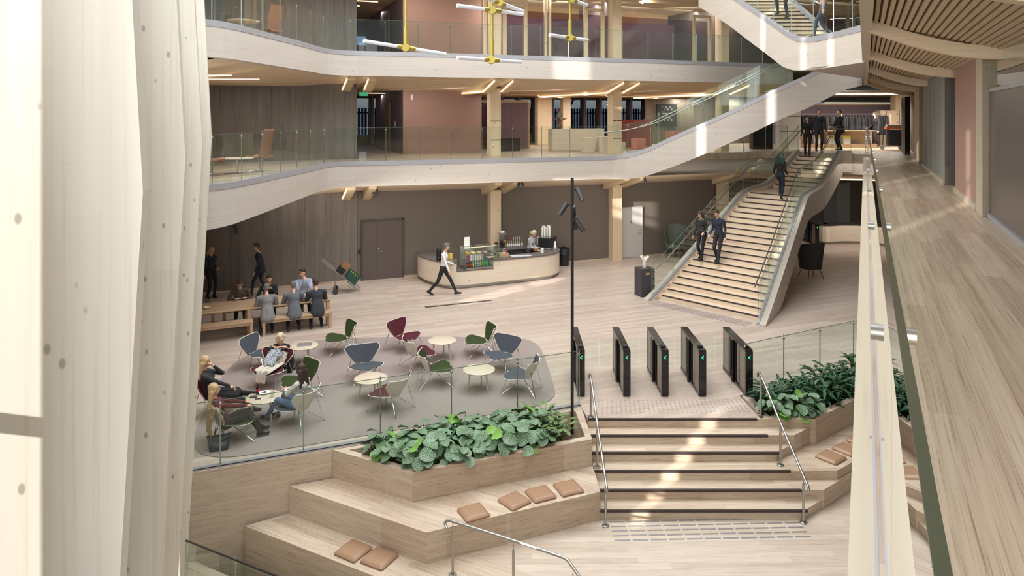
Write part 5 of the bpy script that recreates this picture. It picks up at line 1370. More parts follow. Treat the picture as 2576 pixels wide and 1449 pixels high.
# six men at the dining table
ya = math.degrees(ta)
def bp(s_, o): p = tl + td * s_ + tn * o; return (p.x, p.y, 0)
SE = .545   # hip height when seated on the bench
def diner(label, s_, **k):
    sit = dict(hip=(0, 0, SE), lean=16, hands=((.36, .16, .79), (.36, -.16, .79)), feet=((.34, .13, .08), (.30, -.13, .08)), elbow=(-.2, .55, -.8), Hh=1.74); sit.update(k)
    return person(label, bp(s_, 1.34), ya - 90, **sit)
diner('man in a brown jumper over a white collar, bending over his salad', 3.20, top=fabm('brown_jumper', (78, 68, 58)), bottom=blackf, shoes=shoe, hair=hbr, head=(0, 26), lean=20, collar=wsh)
diner('bearded man in a black jumper facing the camera at the dining table', 4.0, top=blackf, bottom=blackf, shoes=shoe, hair=hdk, head=(-4, 8), lean=12, collar=wsh, hands=((.42, .05, .98), (.36, -.22, .78)))
diner('man in a light blue shirt holding food up at the dining table, looking left', 4.98, top=mat('light_blue_shirt', (158, 168, 190), .85, noise=.06), bottom=trous, shoes=shoe, hair=hdk, head=(-55, 5), lean=8, hands=((.27, .05, 1.03), (.27, -.06, 1.03)), Hh=1.84)
def frontm(label, s_, **k):
    p = b0 + td * s_ + tn * .15; sit = dict(hip=(0, 0, SE - .015), lean=20, hands=((.42, .14, .79), (.42, -.14, .79)), feet=((.05, .16, .08), (.12, -.14, .08)), elbow=(-.5, .5, -.8), jacket=True, bulk=1.2, Hh=1.80); sit.update(k)
    return person(label, (p.x, p.y, 0), ya + 90, **sit)
frontm('man in a plain light grey blazer seen from behind on the bench', .15, top=greyb, bottom=navy, shoes=brshoe, hair=hgr, head=(0, 8))
frontm('man in a grey checked blazer seen from behind, middle of three on the bench', .86, top=chk1, bottom=navy, shoes=brshoe, hair=hgr, head=(20, 4))
frontm('man in a dark checked blazer seen from behind at the right end of the bench', 1.48, top=chk2, bottom=navy, shoes=shoe, hair=hbr, head=(15, 8))
# people standing and walking on the ground floor
person('blond woman in dark clothes standing by the concrete wall at the far left', (-9.85, 23.0, 0), -35, top=fabm('dark_teal', (40, 50, 56)), bottom=blackf, shoes=shoe, hair=hbl, hstyle='bob', fem=True, Hh=1.68, hands=((.2, .1, 1.05), (.05, -.25, .8)), feet=((.05, .09, .08), (-.05, -.09, .08)))
person('man in a dark suit walking left along the concrete wall behind the dining table', (-8.35, 23.35, 0), 195, top=navy, bottom=navy, shoes=shoe, hair=hbr, Hh=1.74, lean=8, jacket=True, collar=wsh, hands=((.15, .25, .85), (-.12, -.25, .85)), feet=((.28, .09, .09), (-.3, -.09, .13, 0, 25)))
person('man in a white shirt and dark trousers striding past the café counter', (-2.28, 23.35, 0), -8, top=wsh, bottom=trous, shoes=shoe, hair=hgr, Hh=1.78, lean=6, hip=(0, 0, .90), hands=((.28, .22, .98), (.26, -.28, .84)), feet=((.42, .08, .09, 0, -6), (-.45, -.08, .14, 0, 28)), head=(25, 10))
person('barista with a blond ponytail, grey shirt and dark apron behind the café counter', (.66, 26.55, 0), -38, top=mat('grey_shirt', (176, 178, 184), .85), bottom=mat('brown_apron', (66, 50, 44), .85), shoes=shoe, hair=hpl, hstyle='pony', fem=True, Hh=1.70, lean=14, head=(0, 22), hands=((.36, .08, .98), (.38, -.08, 1.0)))
# people on the main staircase
def onstair(k, f): l, r = nos(k); l1, r1 = nos(k + 1); x = (l[0] * (1 - f) + r[0] * f) * .5 + (l1[0] * (1 - f) + r1[0] * f) * .5; y = (l[1] * (1 - f) + r[1] * f) * .5 + (l1[1] * (1 - f) + r1[1] * f) * .5; return (x, y, RS * k)
def speck():
    m = mat('speckled_blouse', (38, 38, 42), .85); nt = m.node_tree; v = nt.nodes.new('ShaderNodeTexVoronoi'); v.inputs['Scale'].default_value = 22; tc = nt.nodes.new('ShaderNodeTexCoord'); nt.links.new(tc.outputs['Object'], v.inputs['Vector'])
    r = nt.nodes.new('ShaderNodeMapRange'); r.inputs[1].default_value = .22; r.inputs[2].default_value = .16; nt.links.new(v.outputs['Distance'], r.inputs[0])
    x = nt.nodes.new('ShaderNodeMix'); x.data_type = 'RGBA'; x.inputs[6].default_value = srgb(38, 38, 42); x.inputs[7].default_value = srgb(196, 190, 186); nt.links.new(r.outputs[0], x.inputs[0]); nt.links.new(x.outputs[2], nt.nodes['Principled BSDF'].inputs['Base Color']); return m
person('woman in a speckled dark blouse coming down the main staircase at its left side', onstair(7, .13), -136, top=speck(), bottom=blackf, shoes=shoe, hair=hbr, hstyle='bob', fem=True, Hh=1.68, lean=8, head=(0, 15), hands=((.25, .2, 1.0), (.1, -.28, .85)), feet=((.22, .08, -.06), (-.05, -.09, .10, 0, 10)))
person('man in a navy shirt with a lanyard coming down the main staircase', onstair(7, .34), -136, top=fabm('navy_shirt', (44, 48, 66)), bottom=trous, shoes=shoe, hair=hbr, Hh=1.80, lean=8, head=(0, 22), hands=((.12, .27, .86), (.16, -.24, .9)), feet=((.25, .08, -.06), (-.05, -.09, .10, 0, 10)))
person('person in dark clothes climbing the main staircase at the half landing', onstair(19, .64), 52, top=blackf, bottom=navy, shoes=shoe, hair=mat('dark_green_scarf', (36, 62, 54), .8, noise=.3), hstyle='curly', fem=True, Hh=1.72, lean=14, hands=((.15, .26, .95), (.2, -.22, .95)), feet=((.28, .08, .24), (-.12, -.09, .10, 0, 14)))
person('woman with curly hair in a dark outfit at the head of the main staircase', onstair(28, .26), -115, top=blackf, bottom=blackf, shoes=shoe, hair=hbr, hstyle='curly', fem=True, Hh=1.72, head=(-15, 8), hands=((.15, .22, .9), (.12, -.26, .86)), feet=((.18, .08, -.06), (-.05, -.09, .10, 0, 10)))
# people on the middle gallery
person('man in a charcoal suit with a lanyard standing at the head of the stairs', (13.30, 30.5, 4.4), -105, top=fabm('charcoal_suit', (48, 47, 50)), bottom=fabm('charcoal_suit', (48, 47, 50)), shoes=shoe, hair=hbr, Hh=1.84, jacket=True, collar=wsh)
person('man in a black coat holding a folder, seen in profile facing left', (14.68, 31.5, 4.4), 185, top=blackf, bottom=blackf, shoes=shoe, hair=hdk, Hh=1.84, jacket=True, bulk=1.1, hands=((.38, .12, 1.02), (.36, -.1, 1.02)))
person('woman in a black top with a white shirt hem walking on the far walkway', (17.7, 34.2, 4.4), 200, top=blackf, bottom=blackf, shoes=brshoe, hair=hbr, hstyle='long', fem=True, Hh=1.74, lean=6, hands=((.15, .25, .85), (.28, -.2, .98)), feet=((.2, .08, .09), (-.24, -.08, .12, 0, 20)))
# people on the top flight
person('person in dark trousers climbing the top flight', (8.42, 21.75, Z3 + .165 * 5), 92, top=fabm('grey_top', (96, 92, 96)), bottom=navy, shoes=shoe, hair=hdk, Hh=1.74, feet=((.3, .08, .25), (-.02, -.09, .09)))
person('woman in a pink blouse on the top landing', (8.86, 20.0, Z3), 165, top=fabm('pink_blouse', (186, 150, 146)), bottom=fabm('blue_grey_jeans', (72, 80, 96)), shoes=shoe, hair=hbl, hstyle='long', fem=True, Hh=1.72, feet=((.28, .08, .09), (-.2, -.08, .11, 0, 18)))
# four women in the lounge
c3 = chairs[2].location; d3_ = Vector((math.cos(R(-105)), math.sin(R(-105)), 0)); q = c3 - d3_ * .76 + Vector((-.10, 0, 0))
person('blond woman in black kneeling and resting her arms on the burgundy chair back', (q.x, q.y, .0), -98, hip=(-.02, 0, .34), lean=34, head=(-38, -14), top=blackf, bottom=blackf, shoes=shoe, hair=hpl, hstyle='bun', fem=True, Hh=1.70, sleeve=.35,
       hands=((.42, -.08, .75), (.44, .08, .76)), elbow=((.4, .9, -.1), (.4, -.9, -.1)), feet=((-.38, .12, .06, 0, 60), (-.38, -.12, .06, 0, 60)), knee=((.4, 0, -1), (.4, 0, -1)))
p = chairs[6].location
person('blond woman in a black dress sitting with outstretched crossed legs at the left edge', (p.x, p.y, .014), 8, hip=(-.10, 0, .41), lean=-20, head=(12, 14), top=fabm('charcoal_top', (52, 52, 54)), bottom=blackf, shoes=shoe, hair=hbl, hstyle='long', fem=True, Hh=1.72, skirt=True,
       hands=((-.10, .05, .95), (.26, -.06, .56)), elbow=((.8, .5, -.8), (-.4, -.9, -.4)), feet=((.88, -.16, .42, -10, -15), (.66, .02, .08, 0, 0)), knee=((.2, 0, 1), (.2, 0, 1)))
p = chairs[5].location
rp_ = check('red_black_plaid', (120, 34, 38), (34, 26, 32), 60)
person('blond woman in a red and black plaid shirt in the left foreground chair', (p.x, p.y, .014), 28, hip=(-.17, 0, .34), lean=-20, head=(-4, 4), top=rp_, bottom=blackf, shoes=shoe, hair=hbl, hstyle='long', fem=True, Hh=1.68,
       hands=((.30, .10, .60), (.34, -.10, .60)), elbow=(-.3, .8, -.4), feet=((.50, .10, .09), (.46, -.16, .09)), knee=((.3, 0, 1), (.3, 0, 1)))
p = chairs[4].location
person('dark-haired woman in a white jumper and blue jeans holding her hands together', (p.x, p.y, .014), 156, hip=(-.08, 0, .40), lean=-8, head=(-6, 14), top=mat('white_jumper', (216, 212, 204), .9), bottom=mat('blue_jeans', (84, 104, 138), .85, noise=.2, nscale=30), shoes=shoe, hair=hbr, hstyle='long', fem=True, Hh=1.70,
       hands=((.24, .03, .64), (.24, -.05, .64)), elbow=(-.3, .8, -.5), feet=((.60, .16, .10), (.52, -.04, .09)), knee=((.2, 0, 1), (.2, 0, 1)))
# ================================================================= planting
def leafmat(name, base, base2, stripe, freq, amt, wid, slant=.45):
    m = mat(name, base, .45); nt = m.node_tree; N = nt.nodes; L = nt.links; b = N['Principled BSDF']
    uv = N.new('ShaderNodeUVMap'); sx = N.new('ShaderNodeSeparateXYZ'); L.new(uv.outputs[0], sx.inputs[0])
    ab = N.new('ShaderNodeMath'); ab.operation = 'ABSOLUTE'; L.new(sx.outputs[1], ab.inputs[0])
    ml = N.new('ShaderNodeMath'); ml.operation = 'MULTIPLY_ADD'; ml.inputs[1].default_value = -slant; L.new(ab.outputs[0], ml.inputs[0]); L.new(sx.outputs[0], ml.inputs[2])
    m2 = N.new('ShaderNodeMath'); m2.operation = 'MULTIPLY'; m2.inputs[1].default_value = freq; L.new(ml.outputs[0], m2.inputs[0])
    fr = N.new('ShaderNodeMath'); fr.operation = 'FRACT'; L.new(m2.outputs[0], fr.inputs[0])
    lt = N.new('ShaderNodeMath'); lt.operation = 'LESS_THAN'; lt.inputs[1].default_value = wid; L.new(fr.outputs[0], lt.inputs[0])
    am = N.new('ShaderNodeMath'); am.operation = 'MULTIPLY'; am.inputs[1].default_value = amt; L.new(lt.outputs[0], am.inputs[0])
    tc = N.new('ShaderNodeTexCoord'); n = N.new('ShaderNodeTexNoise'); n.inputs['Scale'].default_value = 6; L.new(tc.outputs['Object'], n.inputs['Vector'])
    x1 = N.new('ShaderNodeMix'); x1.data_type = 'RGBA'; x1.inputs[6].default_value = srgb(*base); x1.inputs[7].default_value = srgb(*base2); L.new(n.outputs[0], x1.inputs[0])
    x2 = N.new('ShaderNodeMix'); x2.data_type = 'RGBA'; x2.inputs[7].default_value = srgb(*stripe); L.new(am.outputs[0], x2.inputs[0]); L.new(x1.outputs[2], x2.inputs[6]); L.new(x2.outputs[2], b.inputs['Base Color'])
    return m
cal_m = leafmat('striped_leaf', (48, 86, 50), (66, 112, 62), (178, 196, 170), 9, .85, .30)
cal2_m = leafmat('young_striped_leaf', (96, 150, 58), (120, 170, 70), (170, 200, 130), 9, .5, .22)
fis_m = leafmat('fishbone_leaf', (44, 74, 36), (56, 88, 44), (150, 178, 110), 7, .85, .5, .5)
lan_m = leafmat('dark_lance_leaf', (26, 52, 32), (44, 84, 48), (52, 96, 54), 14, .5, .4, .3)
stem_m = mat('leaf_stem', (70, 82, 44), .6)
def leaf(m, base, d, up, L_, Wd, cup=.2, bend=.5, tip=2.0, n=(8, 4), k=0, wave=0):
    d = Vector(d).normalized(); side = d.cross(Vector(up)).normalized(); nn = side.cross(d).normalized(); nu, nv = n
    vs = []; uv = []
    for j in range(nu + 1):
        u = j / nu; w = Wd / 2 * (math.sin(math.pi * min(1, u ** .9)) ** .5 * (1 - .12 * max(0, u - .8)) if tip < 2.5 else math.sin(math.pi * u ** .8) ** .8); w = max(w, .002)
        an = bend * (u - .15); c = base + d * (L_ * u * math.cos(an * .6)) - nn * (L_ * u * math.sin(max(an, 0)) * .7)
        for i in range(nv + 1):
            v = i / nv * 2 - 1; z = cup * abs(v) ** 1.5 * w + wave * math.sin(u * 19 + v * 2) * w
            vs.append(c + side * (v * w) + nn * z); uv.append((u, v))
    fs = [(j * (nv + 1) + i, j * (nv + 1) + i + 1, (j + 1) * (nv + 1) + i + 1, (j + 1) * (nv + 1) + i) for j in range(nu) for i in range(nv)]
    m.add(vs, fs, k); m.uv += uv
def clump(kind, seed, name):
    rnd = random.Random(seed); m = MB(); m.uv = []; s = MB()
    if kind == 'calathea':
        for q in range(19):
            a = rnd.random() * 6.28; r = .04 + .27 * math.sqrt(rnd.random()); h = .26 + .20 * rnd.random() - .20 * (r / .3) ** 2
            p = Vector((r * math.cos(a), r * math.sin(a), h)); out = Vector((math.cos(a), math.sin(a), 0))
            a2 = a + rnd.uniform(-.9, .9); d = Vector((math.cos(a2), math.sin(a2), rnd.uniform(-.45, .45)))
            L_ = rnd.uniform(.19, .27); leaf(m, p - d.normalized() * L_ * .3, d, (out.x * .5, out.y * .5 - .35, 1), L_, L_ * .86, .18, .45, 2, (9, 6), 1 if rnd.random() < .12 else 0, .06)
            s.tube([Vector((out.x * .03, out.y * .03, 0)), p * .6 + Vector((0, 0, .02)), p - d.normalized() * L_ * .3], .005, 5)
        ms_ = [cal_m, cal2_m]
    elif kind == 'fishbone':
        for q in range(26):
            a = rnd.random() * 6.28; r = .22 * math.sqrt(rnd.random()); h = .14 + .2 * rnd.random(); p = Vector((r * math.cos(a), r * math.sin(a), h))
            a2 = a + rnd.uniform(-.6, .6); d = Vector((math.cos(a2), math.sin(a2), rnd.uniform(-.2, .7))); leaf(m, p, d, (0, 0, 1), rnd.uniform(.12, .17), .07, .15, .4, 2, (6, 2))
            s.tube([Vector((0, 0, 0)), p], .004, 5)
        ms_ = [fis_m]
    else:
        for q in range(36):
            a = rnd.random() * 6.28; r = .03 + .12 * rnd.random(); h = .05 + .34 * rnd.random(); p = Vector((r * math.cos(a), r * math.sin(a), h)); up_ = rnd.uniform(-.1, 1.1)
            d = Vector((math.cos(a), math.sin(a), up_)); leaf(m, p, d, (0, 0, 1) if up_ < 3 else (1, 0, 0), rnd.uniform(.22, .34), rnd.uniform(.05, .075), .3, .9, 3, (9, 2), 0, .25)
            if q % 3 == 0: s.tube([Vector((0, 0, 0)), p], .006, 5)
        ms_ = [lan_m]
    return m, s, ms_, name
def make_plant(kind, seed, name, label, group, loc, rz, sc=1.0):
    m, s, ms_, nm = clump(kind, seed, name); t = T(name, label, 'plant', group, loc, rz); t.scale = (sc,) * 3
    m.build('foliage', ms_, t, smooth=True, sharp=80); s.build('stems', stem_m, t); return t
gA = 'striped calathea plants in the left planter'
lA = 'clump of broad round leaves with pale stripes in the long left planter'
protoA = [make_plant('calathea', 10 + i, 'striped_leaf_plant', lA, gA, (0, 0, -60), 0) for i in range(4)]
rnd = random.Random(3); used = [False] * 4; pos = []
def inpoly(x, y, P):
    c = False; n = len(P)
    for i in range(n):
        (x0, y0), (x1, y1) = P[i], P[(i + 1) % n]
        if (y0 > y) != (y1 > y) and x < (x1 - x0) * (y - y0) / (y1 - y0) + x0: c = not c
    return c
for r_ in range(4):
    n_ = [7, 9, 9, 8][r_]
    for q in range(n_):
        u = (q + .5) / n_; v = [.10, .36, .63, .90][r_]
        fx, fy = -1.62 + (.62 + 1.62) * u, 12.03 + (12.93 - 12.03) * u; bx, by = -2.78 + (.45 + 2.78) * u, 12.56 + (13.83 - 12.56) * u
        x = fx * (1 - v) + bx * v + rnd.uniform(-.06, .06); y = fy * (1 - v) + by * v + rnd.uniform(-.05, .05)
        if inpoly(x, y, [(-2.96, 12.56), (-1.66, 11.9), (1.36, 13.06), (1.28, 14.24)]): pos.append((x, y, v))
for k, (x, y, v) in enumerate(pos):
    j = k % 4; sc = rnd.uniform(.88, 1.12)
    if not used[j]: o = protoA[j]; used[j] = True
    else: o = dup(protoA[j], label=lA, group=gA)
    o.location = (x, y, -.09); o.rotation_euler = (0, 0, rnd.random() * 6.28); o.scale = (sc,) * 3
gB = 'fishbone-patterned plants in the left planter'; lB = 'small-leaved plant with dark fishbone markings near the lamp pole'
pb = make_plant('fishbone', 5, 'fishbone_leaf_plant', lB, gB, (0.62, 13.85, -.09), 0)
for x, y in ((.78, 13.62), (.92, 13.42), (.72, 13.22), (.35, 13.82), (.9, 13.15)):
    o = dup(pb, loc=(x, y, -.09), rz=rnd.random() * 6.28, label=lB, group=gB)
gC = 'dark lance-leaved plants in the right planter'; lC = 'dark green plant with long lance-shaped leaves in the right planter'
pc_ = [make_plant('lance', 20 + i, 'lance_leaf_plant', lC, gC, (5.35, 14.75, -.09), i) for i in range(3)]
lp = [(5.35, 14.8), (5.7, 14.95), (6.05, 15.15), (6.4, 15.3), (6.75, 15.5), (7.1, 15.7), (7.45, 15.9), (7.8, 16.1), (6.0, 14.75), (6.35, 14.9), (6.7, 15.1), (7.05, 15.3), (7.4, 15.5), (6.55, 14.7), (6.9, 14.9), (7.25, 15.1), (7.6, 15.35), (8.2, 16.3), (8.0, 15.8), (5.25, 14.5)]
for k, (x, y) in enumerate(lp):
    if k < 3: pc_[k].location = (x, y, -.09)
    else: dup(pc_[k % 3], loc=(x, y, -.09), rz=rnd.random() * 6.28, label=lC, group=gC, scale=rnd.uniform(.95, 1.2))
lD = 'clump of broad striped leaves at the front corner of the right planter'; gD = 'striped calathea plants in the right planter'
for k, (x, y) in enumerate(((5.28, 14.1), (5.55, 14.2), (5.82, 14.15), (5.4, 14.4), (5.75, 14.45), (6.02, 14.3))):
    dup(protoA[k % 4], loc=(x, y, -.09), rz=rnd.random() * 6.28, label=lD, group=gD, scale=.95)
# ================================================================= café counter
cf = T('cafe_counter', 'curved pale timber café counter with dark worktop and steel kick plate', 'counter')
path = smooth_path([(-3.55, 26.3), (-3.36, 25.35), (-2.65, 24.5), (-2.15, 24.12), (-1.6, 24.2), (-.21, 24.82), (1.0, 25.38), (1.55, 25.75), (1.82, 26.4), (1.74, 27.2)], 3)
def part_path(x0, x1, hi=None): 
    q = [p for p in path if x0 <= p[0] <= x1 or (hi and p[1] > 25.5 and p[0] > 1)]; return q
lf_ = [p for p in path if p[0] < -1.88]; md = [p for p in path if -1.93 < p[0] < -.62]; rt = path[path.index([p for p in path if p[0] >= -.70][0]):]
for q, zt in ((lf_, .87), (md, .60), (rt, .87)):
    m = MB(); m.ribbon(q, 0, .5, .13, zt); m.build('front_panel', counter_m, cf)
    m = MB(); m.ribbon(q, -.02 if zt > .7 else -.01, .62, zt, zt + .035); m.build('worktop', top_m, cf)
m = MB(); m.ribbon(path, .1, .4, 0, .13); m.build('kick_plate', steel_m, cf)
a0, a1 = C(1190), C(1405) - .9
m = MB(); m.prism([B(a0, -.98)[:2], B(a1, -.98)[:2], B(a1, -.36)[:2], B(a0, -.36)[:2]], 0, .90); t = T('back_counter', 'dark back counter along the wall behind the café counter', 'counter'); m.build('body', dark_gap, t)
m = MB(); m.prism([B(a0 - .4, -1.0)[:2], B(a1, -1.0)[:2], B(a1, -.35)[:2], B(a0 - .4, -.35)[:2]], .90, .94); m.build('worktop', top_m, t)
m = MB(); q = B(C(1285), -.99); m.box((q.x, q.y, .72), (.9, .04, .22), R(A1)); o = m.build('fridge_drawer', dark_m, t)
m = MB(); q = B(C(1285), -1.02); m.box((q.x, q.y, .74), (.78, .02, .04), R(A1)); m.build('display_strip', steel_m, t)
# display case
ac = math.atan2(.62, 1.39); cc = Vector((-1.13, 24.72, 0)); t = T('display_case', 'refrigerated glass display case of cakes, cups and bottles in the café counter', 'display case', None, (cc.x, cc.y, .64), ac)
Wc, Dc, Hc = 1.26, .56, .74
m = MB(); m.box((0, 0, .03), (Wc, Dc, .06)); m.build('base', steel_m, t)
m = MB(); m.box((0, Dc / 2, Hc / 2), (Wc, .02, Hc)); m.build('rear_panel', mat('case_back', (176, 172, 168), .4), t)
m = MB(); m.box((0, 0, Hc - .03), (Wc - .1, .03, .02)); m.build('case_glow_bar', led_m, t)  # glowing bar added to brighten the inside of the case
m = MB(); m.box((0, -Dc / 2, Hc * .44 + .05), (Wc, .008, Hc * .80)); m.build('glass_pane', glass_m, t)
for s_ in (-1, 1): m = MB(); m.box((s_ * Wc / 2, 0, Hc * .5), (.008, Dc, Hc * .9)); m.build('glass_pane', glass_m, t)
m = MB(); m.box((0, 0, Hc), (Wc, Dc, .012)); m.build('glass_pane', glass_m, t)
for z in (.28, .50): m = MB(); m.box((0, .02, z), (Wc - .04, Dc - .1, .008)); m.build('glass_shelf', glassg_m, t)
for s_ in (-1, 1): m = MB(); m.tube([(s_ * Wc / 2, -Dc / 2, .06), (s_ * Wc / 2, -Dc / 2, Hc)], .008, 6); m.build('corner_post', steel_m, t)
Rc = Matrix.Rotation(ac, 3, 'Z')
def inc(x, y, z): return cc + Vector((0, 0, .64)) + Rc @ Vector((x, y, z))
bc = [((60, 24, 20), (190, 40, 40)), ((60, 24, 20), (190, 40, 40)), ((60, 24, 20), (200, 60, 50)), ((200, 190, 60), (230, 220, 80)), ((150, 190, 200), (40, 80, 150)), ((150, 190, 200), (60, 120, 180)), ((220, 130, 50), (240, 160, 60)), ((80, 180, 110), (60, 160, 90)), ((80, 190, 110), (70, 170, 90)), ((90, 190, 130), (60, 170, 100))]
nm_ = ['dark cola', 'dark cola', 'dark cola', 'yellow soda', 'clear water', 'clear water', 'orange juice', 'green soda', 'green soda', 'green soda']
for i, (b_, l_) in enumerate(bc):
    for r_ in range(2):
        p = inc(-.56 + i * .085 + r_ * .02, -.16 + r_ * .12, .062)
        bottle('drink_bottle', p, .03, .20, mat('drink_' + nm_[i].replace(' ', '_'), b_, .15), mat('cap_%d' % i, l_, .4), f'small {nm_[i]} bottles on the bottom shelf of the café display case' if r_ else f'small {nm_[i]} bottles on the bottom shelf of the café display case', 'bottle', 'drink bottles in the display case: ' + nm_[i], mat('band_%d' % i, l_, .5))
cuc = [(196, 70, 90), (150, 60, 140), (230, 226, 220), (230, 226, 220), (230, 226, 220), (222, 214, 206), (222, 214, 206), (206, 160, 170)]
for i, c_ in enumerate(cuc):
    for r_ in range(3):
        m = MB(); m.lathe([(.028, 0), (.034, .055), (.036, .055), (.036, .062), (0, .062)], seg=14); o = m.build('dessert_cup', mat('tub_%d' % i, c_, .5), smooth=True); o.location = inc(-.56 + i * .085, -.15, .286 + r_ * .063)
        tag(o, ['red', 'purple', 'white', 'white', 'white', 'cream', 'cream', 'pink'][i] + ' dessert tub stacked on the middle shelf of the café display case', 'tub', 'dessert tubs: ' + ['red', 'purple', 'white', 'white', 'white', 'cream', 'cream', 'pink'][i])
for i, (c_, n_) in enumerate((((216, 158, 50), 'orange'), ((218, 204, 140), 'yellow'), ((210, 190, 140), 'pale'), ((190, 150, 150), 'pink'), ((120, 90, 80), 'dark'))):
    m = MB(); m.rbox((0, 0, .02), (.13, .26, .04), .02); o = m.build('cake_tray', mat('cake_' + n_, c_, .7)); o.location = inc(-.48 + i * .215, -.02, .508); o.rotation_euler = (0, 0, ac); tag(o, f'tray of {n_} cake on the top shelf of the café display case', 'cake')
m = MB()
for k in range(12): rnd2 = random.Random(k); m.ell((rnd2.uniform(-.13, .13), rnd2.uniform(-.08, .08), .03 + .03 * rnd2.random()), (.035, .03, .025), seg=10, rings=6)
o = m.build('wrapped_rolls', mat('roll_wrap', (220, 196, 190), .7, noise=.3), smooth=True); o.location = inc(.36, -.1, .29); tag(o, 'heap of wrapped rolls on the middle shelf of the café display case', 'rolls', kind='stuff')
# on and around the counter
def put(px, py, z=.905): return G(px, py, z)
p = put(1104, 655); t = T('coffee_flask', 'tall black coffee flask at the left end of the café counter', 'flask', None, p)
m = MB(); m.lathe([(.085, 0), (.085, .36), (.075, .40), (.04, .43), (0, .44)], seg=20); m.build('body', black_m, t, smooth=True); m = MB(); m.tube([(0, -.085, .12), (0, -.12, .10)], .012, 8); m.build('spout', steel_m, t)
p = put(1133, 662); t = T('drink_dispenser', 'glass drink dispenser with yellow fruit water on the café counter', 'dispenser', None, p)
m = MB(); m.lathe([(.085, .14), (.09, .16), (.09, .42), (.06, .48), (.05, .52)], seg=20); m.build('jar', glass_m, t, smooth=True)
m = MB(); m.lathe([(0, .15), (.08, .15), (.08, .34), (0, .34)], seg=18); m.build('fruit_water', mat('lemon_water', (222, 190, 90), .3), t)
m = MB(); m.lathe([(0, 0), (.09, 0), (.09, .13), (0, .13)], seg=18); m.build('stand', oak_m, t); m = MB(); m.ell((0, 0, .53), (.03, .03, .02)); m.build('knob', glass_m, t)
def cupstack(p, n_, lab, grp, h=None):
    m = MB(); pr = []; h = h or .30
    for i in range(n_): z = h * i / n_; pr += [(.034 - .004 * i / n_, z), (.040 - .004 * i / n_, z + h / n_ * .8)]
    pr = [(0, 0)] + pr + [(.03, h + .02), (0, h + .02)]; m.lathe(pr, seg=16); o = m.build('cup_stack', cup_m, smooth=True); o.location = p; tag(o, lab, 'cups', grp)
cupstack(put(1113, 658), 6, 'white cup stack between flask and dispenser on the café counter', None, .28)
q = inc(-.45, .1, Hc + .01); m = MB(); m.box((0, 0, .17), (.20, .008, .30)); m.box((0, .02, .01), (.2, .09, .015)); o = m.build('menu_stand', white_m); o.location = q; o.rotation_euler = (0, 0, ac); tag(o, 'upright white menu sheet standing on the display case', 'menu')
for i, (px, c_) in enumerate(((1232, (196, 170, 140)), (1268, (150, 120, 90)))):
    p = put(px, 645 - i * 3) + Vector((0, .45, 0)); t = T('biscuit_jar', ['larger', 'smaller'][i] + ' clear dome of biscuits on the café counter, ' + ['left' , 'right'][i] + ' of the two', 'jar', None, p)
    m = MB(); m.lathe([(.15, .02), (.15, .14), (.11, .19), (0, .21)], seg=24); m.build('dome', glass_m, t, smooth=True); m = MB(); m.lathe([(0, 0), (.16, 0), (.16, .02), (0, .02)], seg=24); m.build('base', dark_m, t)
    m = MB()
    for k in range(16): r2 = random.Random(k + 40 * i); m.ell((r2.uniform(-.09, .09), r2.uniform(-.09, .09), .04 + .05 * r2.random()), (.035, .035, .02), seg=8, rings=5)
    m.build('biscuits', mat('biscuit_%d' % i, c_, .8), t, smooth=True)
trc = [[(120, 180, 90), (222, 222, 220), (60, 60, 60)], [(120, 190, 110), (180, 160, 190), (226, 190, 120), (206, 90, 110)]]
for i, (px, py) in enumerate(((1239, 648), (1268, 645))):
    p = put(px, py); t = T('snack_tray', ['wooden tray of green and white snack bars on the café counter', 'wooden tray of pink and yellow snack bars on the café counter'][i], 'tray', None, p, R(18)); w_ = .30 if i == 0 else .36
    m = MB(); m.box((0, .1, .01), (w_, .3, .02)); m.box((0, -.05, .05), (w_, .015, .1)); m.box((0, .25, .05), (w_, .015, .1)); m.box((-w_ / 2, .1, .05), (.015, .3, .1)); m.box((w_ / 2, .1, .05), (.015, .3, .1)); m.build('box', oak_m, t)
    for k, c_ in enumerate(trc[i]):
        for r_ in range(3): m = MB(); m.rbox((-w_ / 2 + w_ * (k + .5) / len(trc[i]), .02 + .08 * r_, .09), (w_ / len(trc[i]) * .8, .06, .05), .015, .2); m.build('snack_bar', mat('wrap_%d_%d' % (i, k), c_, .4), t)
m = MB()
for k in range(5): m.box((.13 * k, .01 * k, .006 + .002 * k), (.22, .28, .006), R(18 + 6 * (k % 3)))
o = m.build('newspapers', mat('newsprint', (200, 196, 198), .8, noise=.35, nscale=30)); o.location = put(1292, 645) + Vector((0, .05, 0)); tag(o, 'overlapping newspapers fanned out on the café counter', 'newspapers')
p = put(1364, 636); m = MB(); m.lathe([(0, 0), (.06, 0), (.06, .16), (.05, .165), (0, .165)], seg=20); o = m.build('candle_jar', white_m, smooth=True); o.location = p; tag(o, 'white cylindrical jar at the right part of the café counter', 'jar')
m = MB(); m.lathe([(.1, 0), (.15, .12), (.14, .12), (.09, .01), (0, .01)], seg=24)
o = m.build('basket', oak_m, smooth=True); o.location = put(1358, 634) + Vector((-.12, .25, 0)); tag(o, 'woven basket behind the white jar on the café counter', 'basket')
for i, (px, py) in enumerate(((1382, 628), (1394, 627))):
    m = MB(); M_ = Matrix.Rotation(R(-18), 3, 'X'); m.box((0, 0, .15), (.16, .01, .28), M=Matrix.Rotation(R(10), 3, 'Z') @ M_); m.box((0, .05, .02), (.15, .12, .03)); o = m.build('leaflet_stand', white_m); o.location = put(px, py) + Vector((0, -.02 + .1 * i, 0)); tag(o, ['left', 'right'][i] + ' of two white leaflet stands at the right end of the café counter', 'leaflet stand')
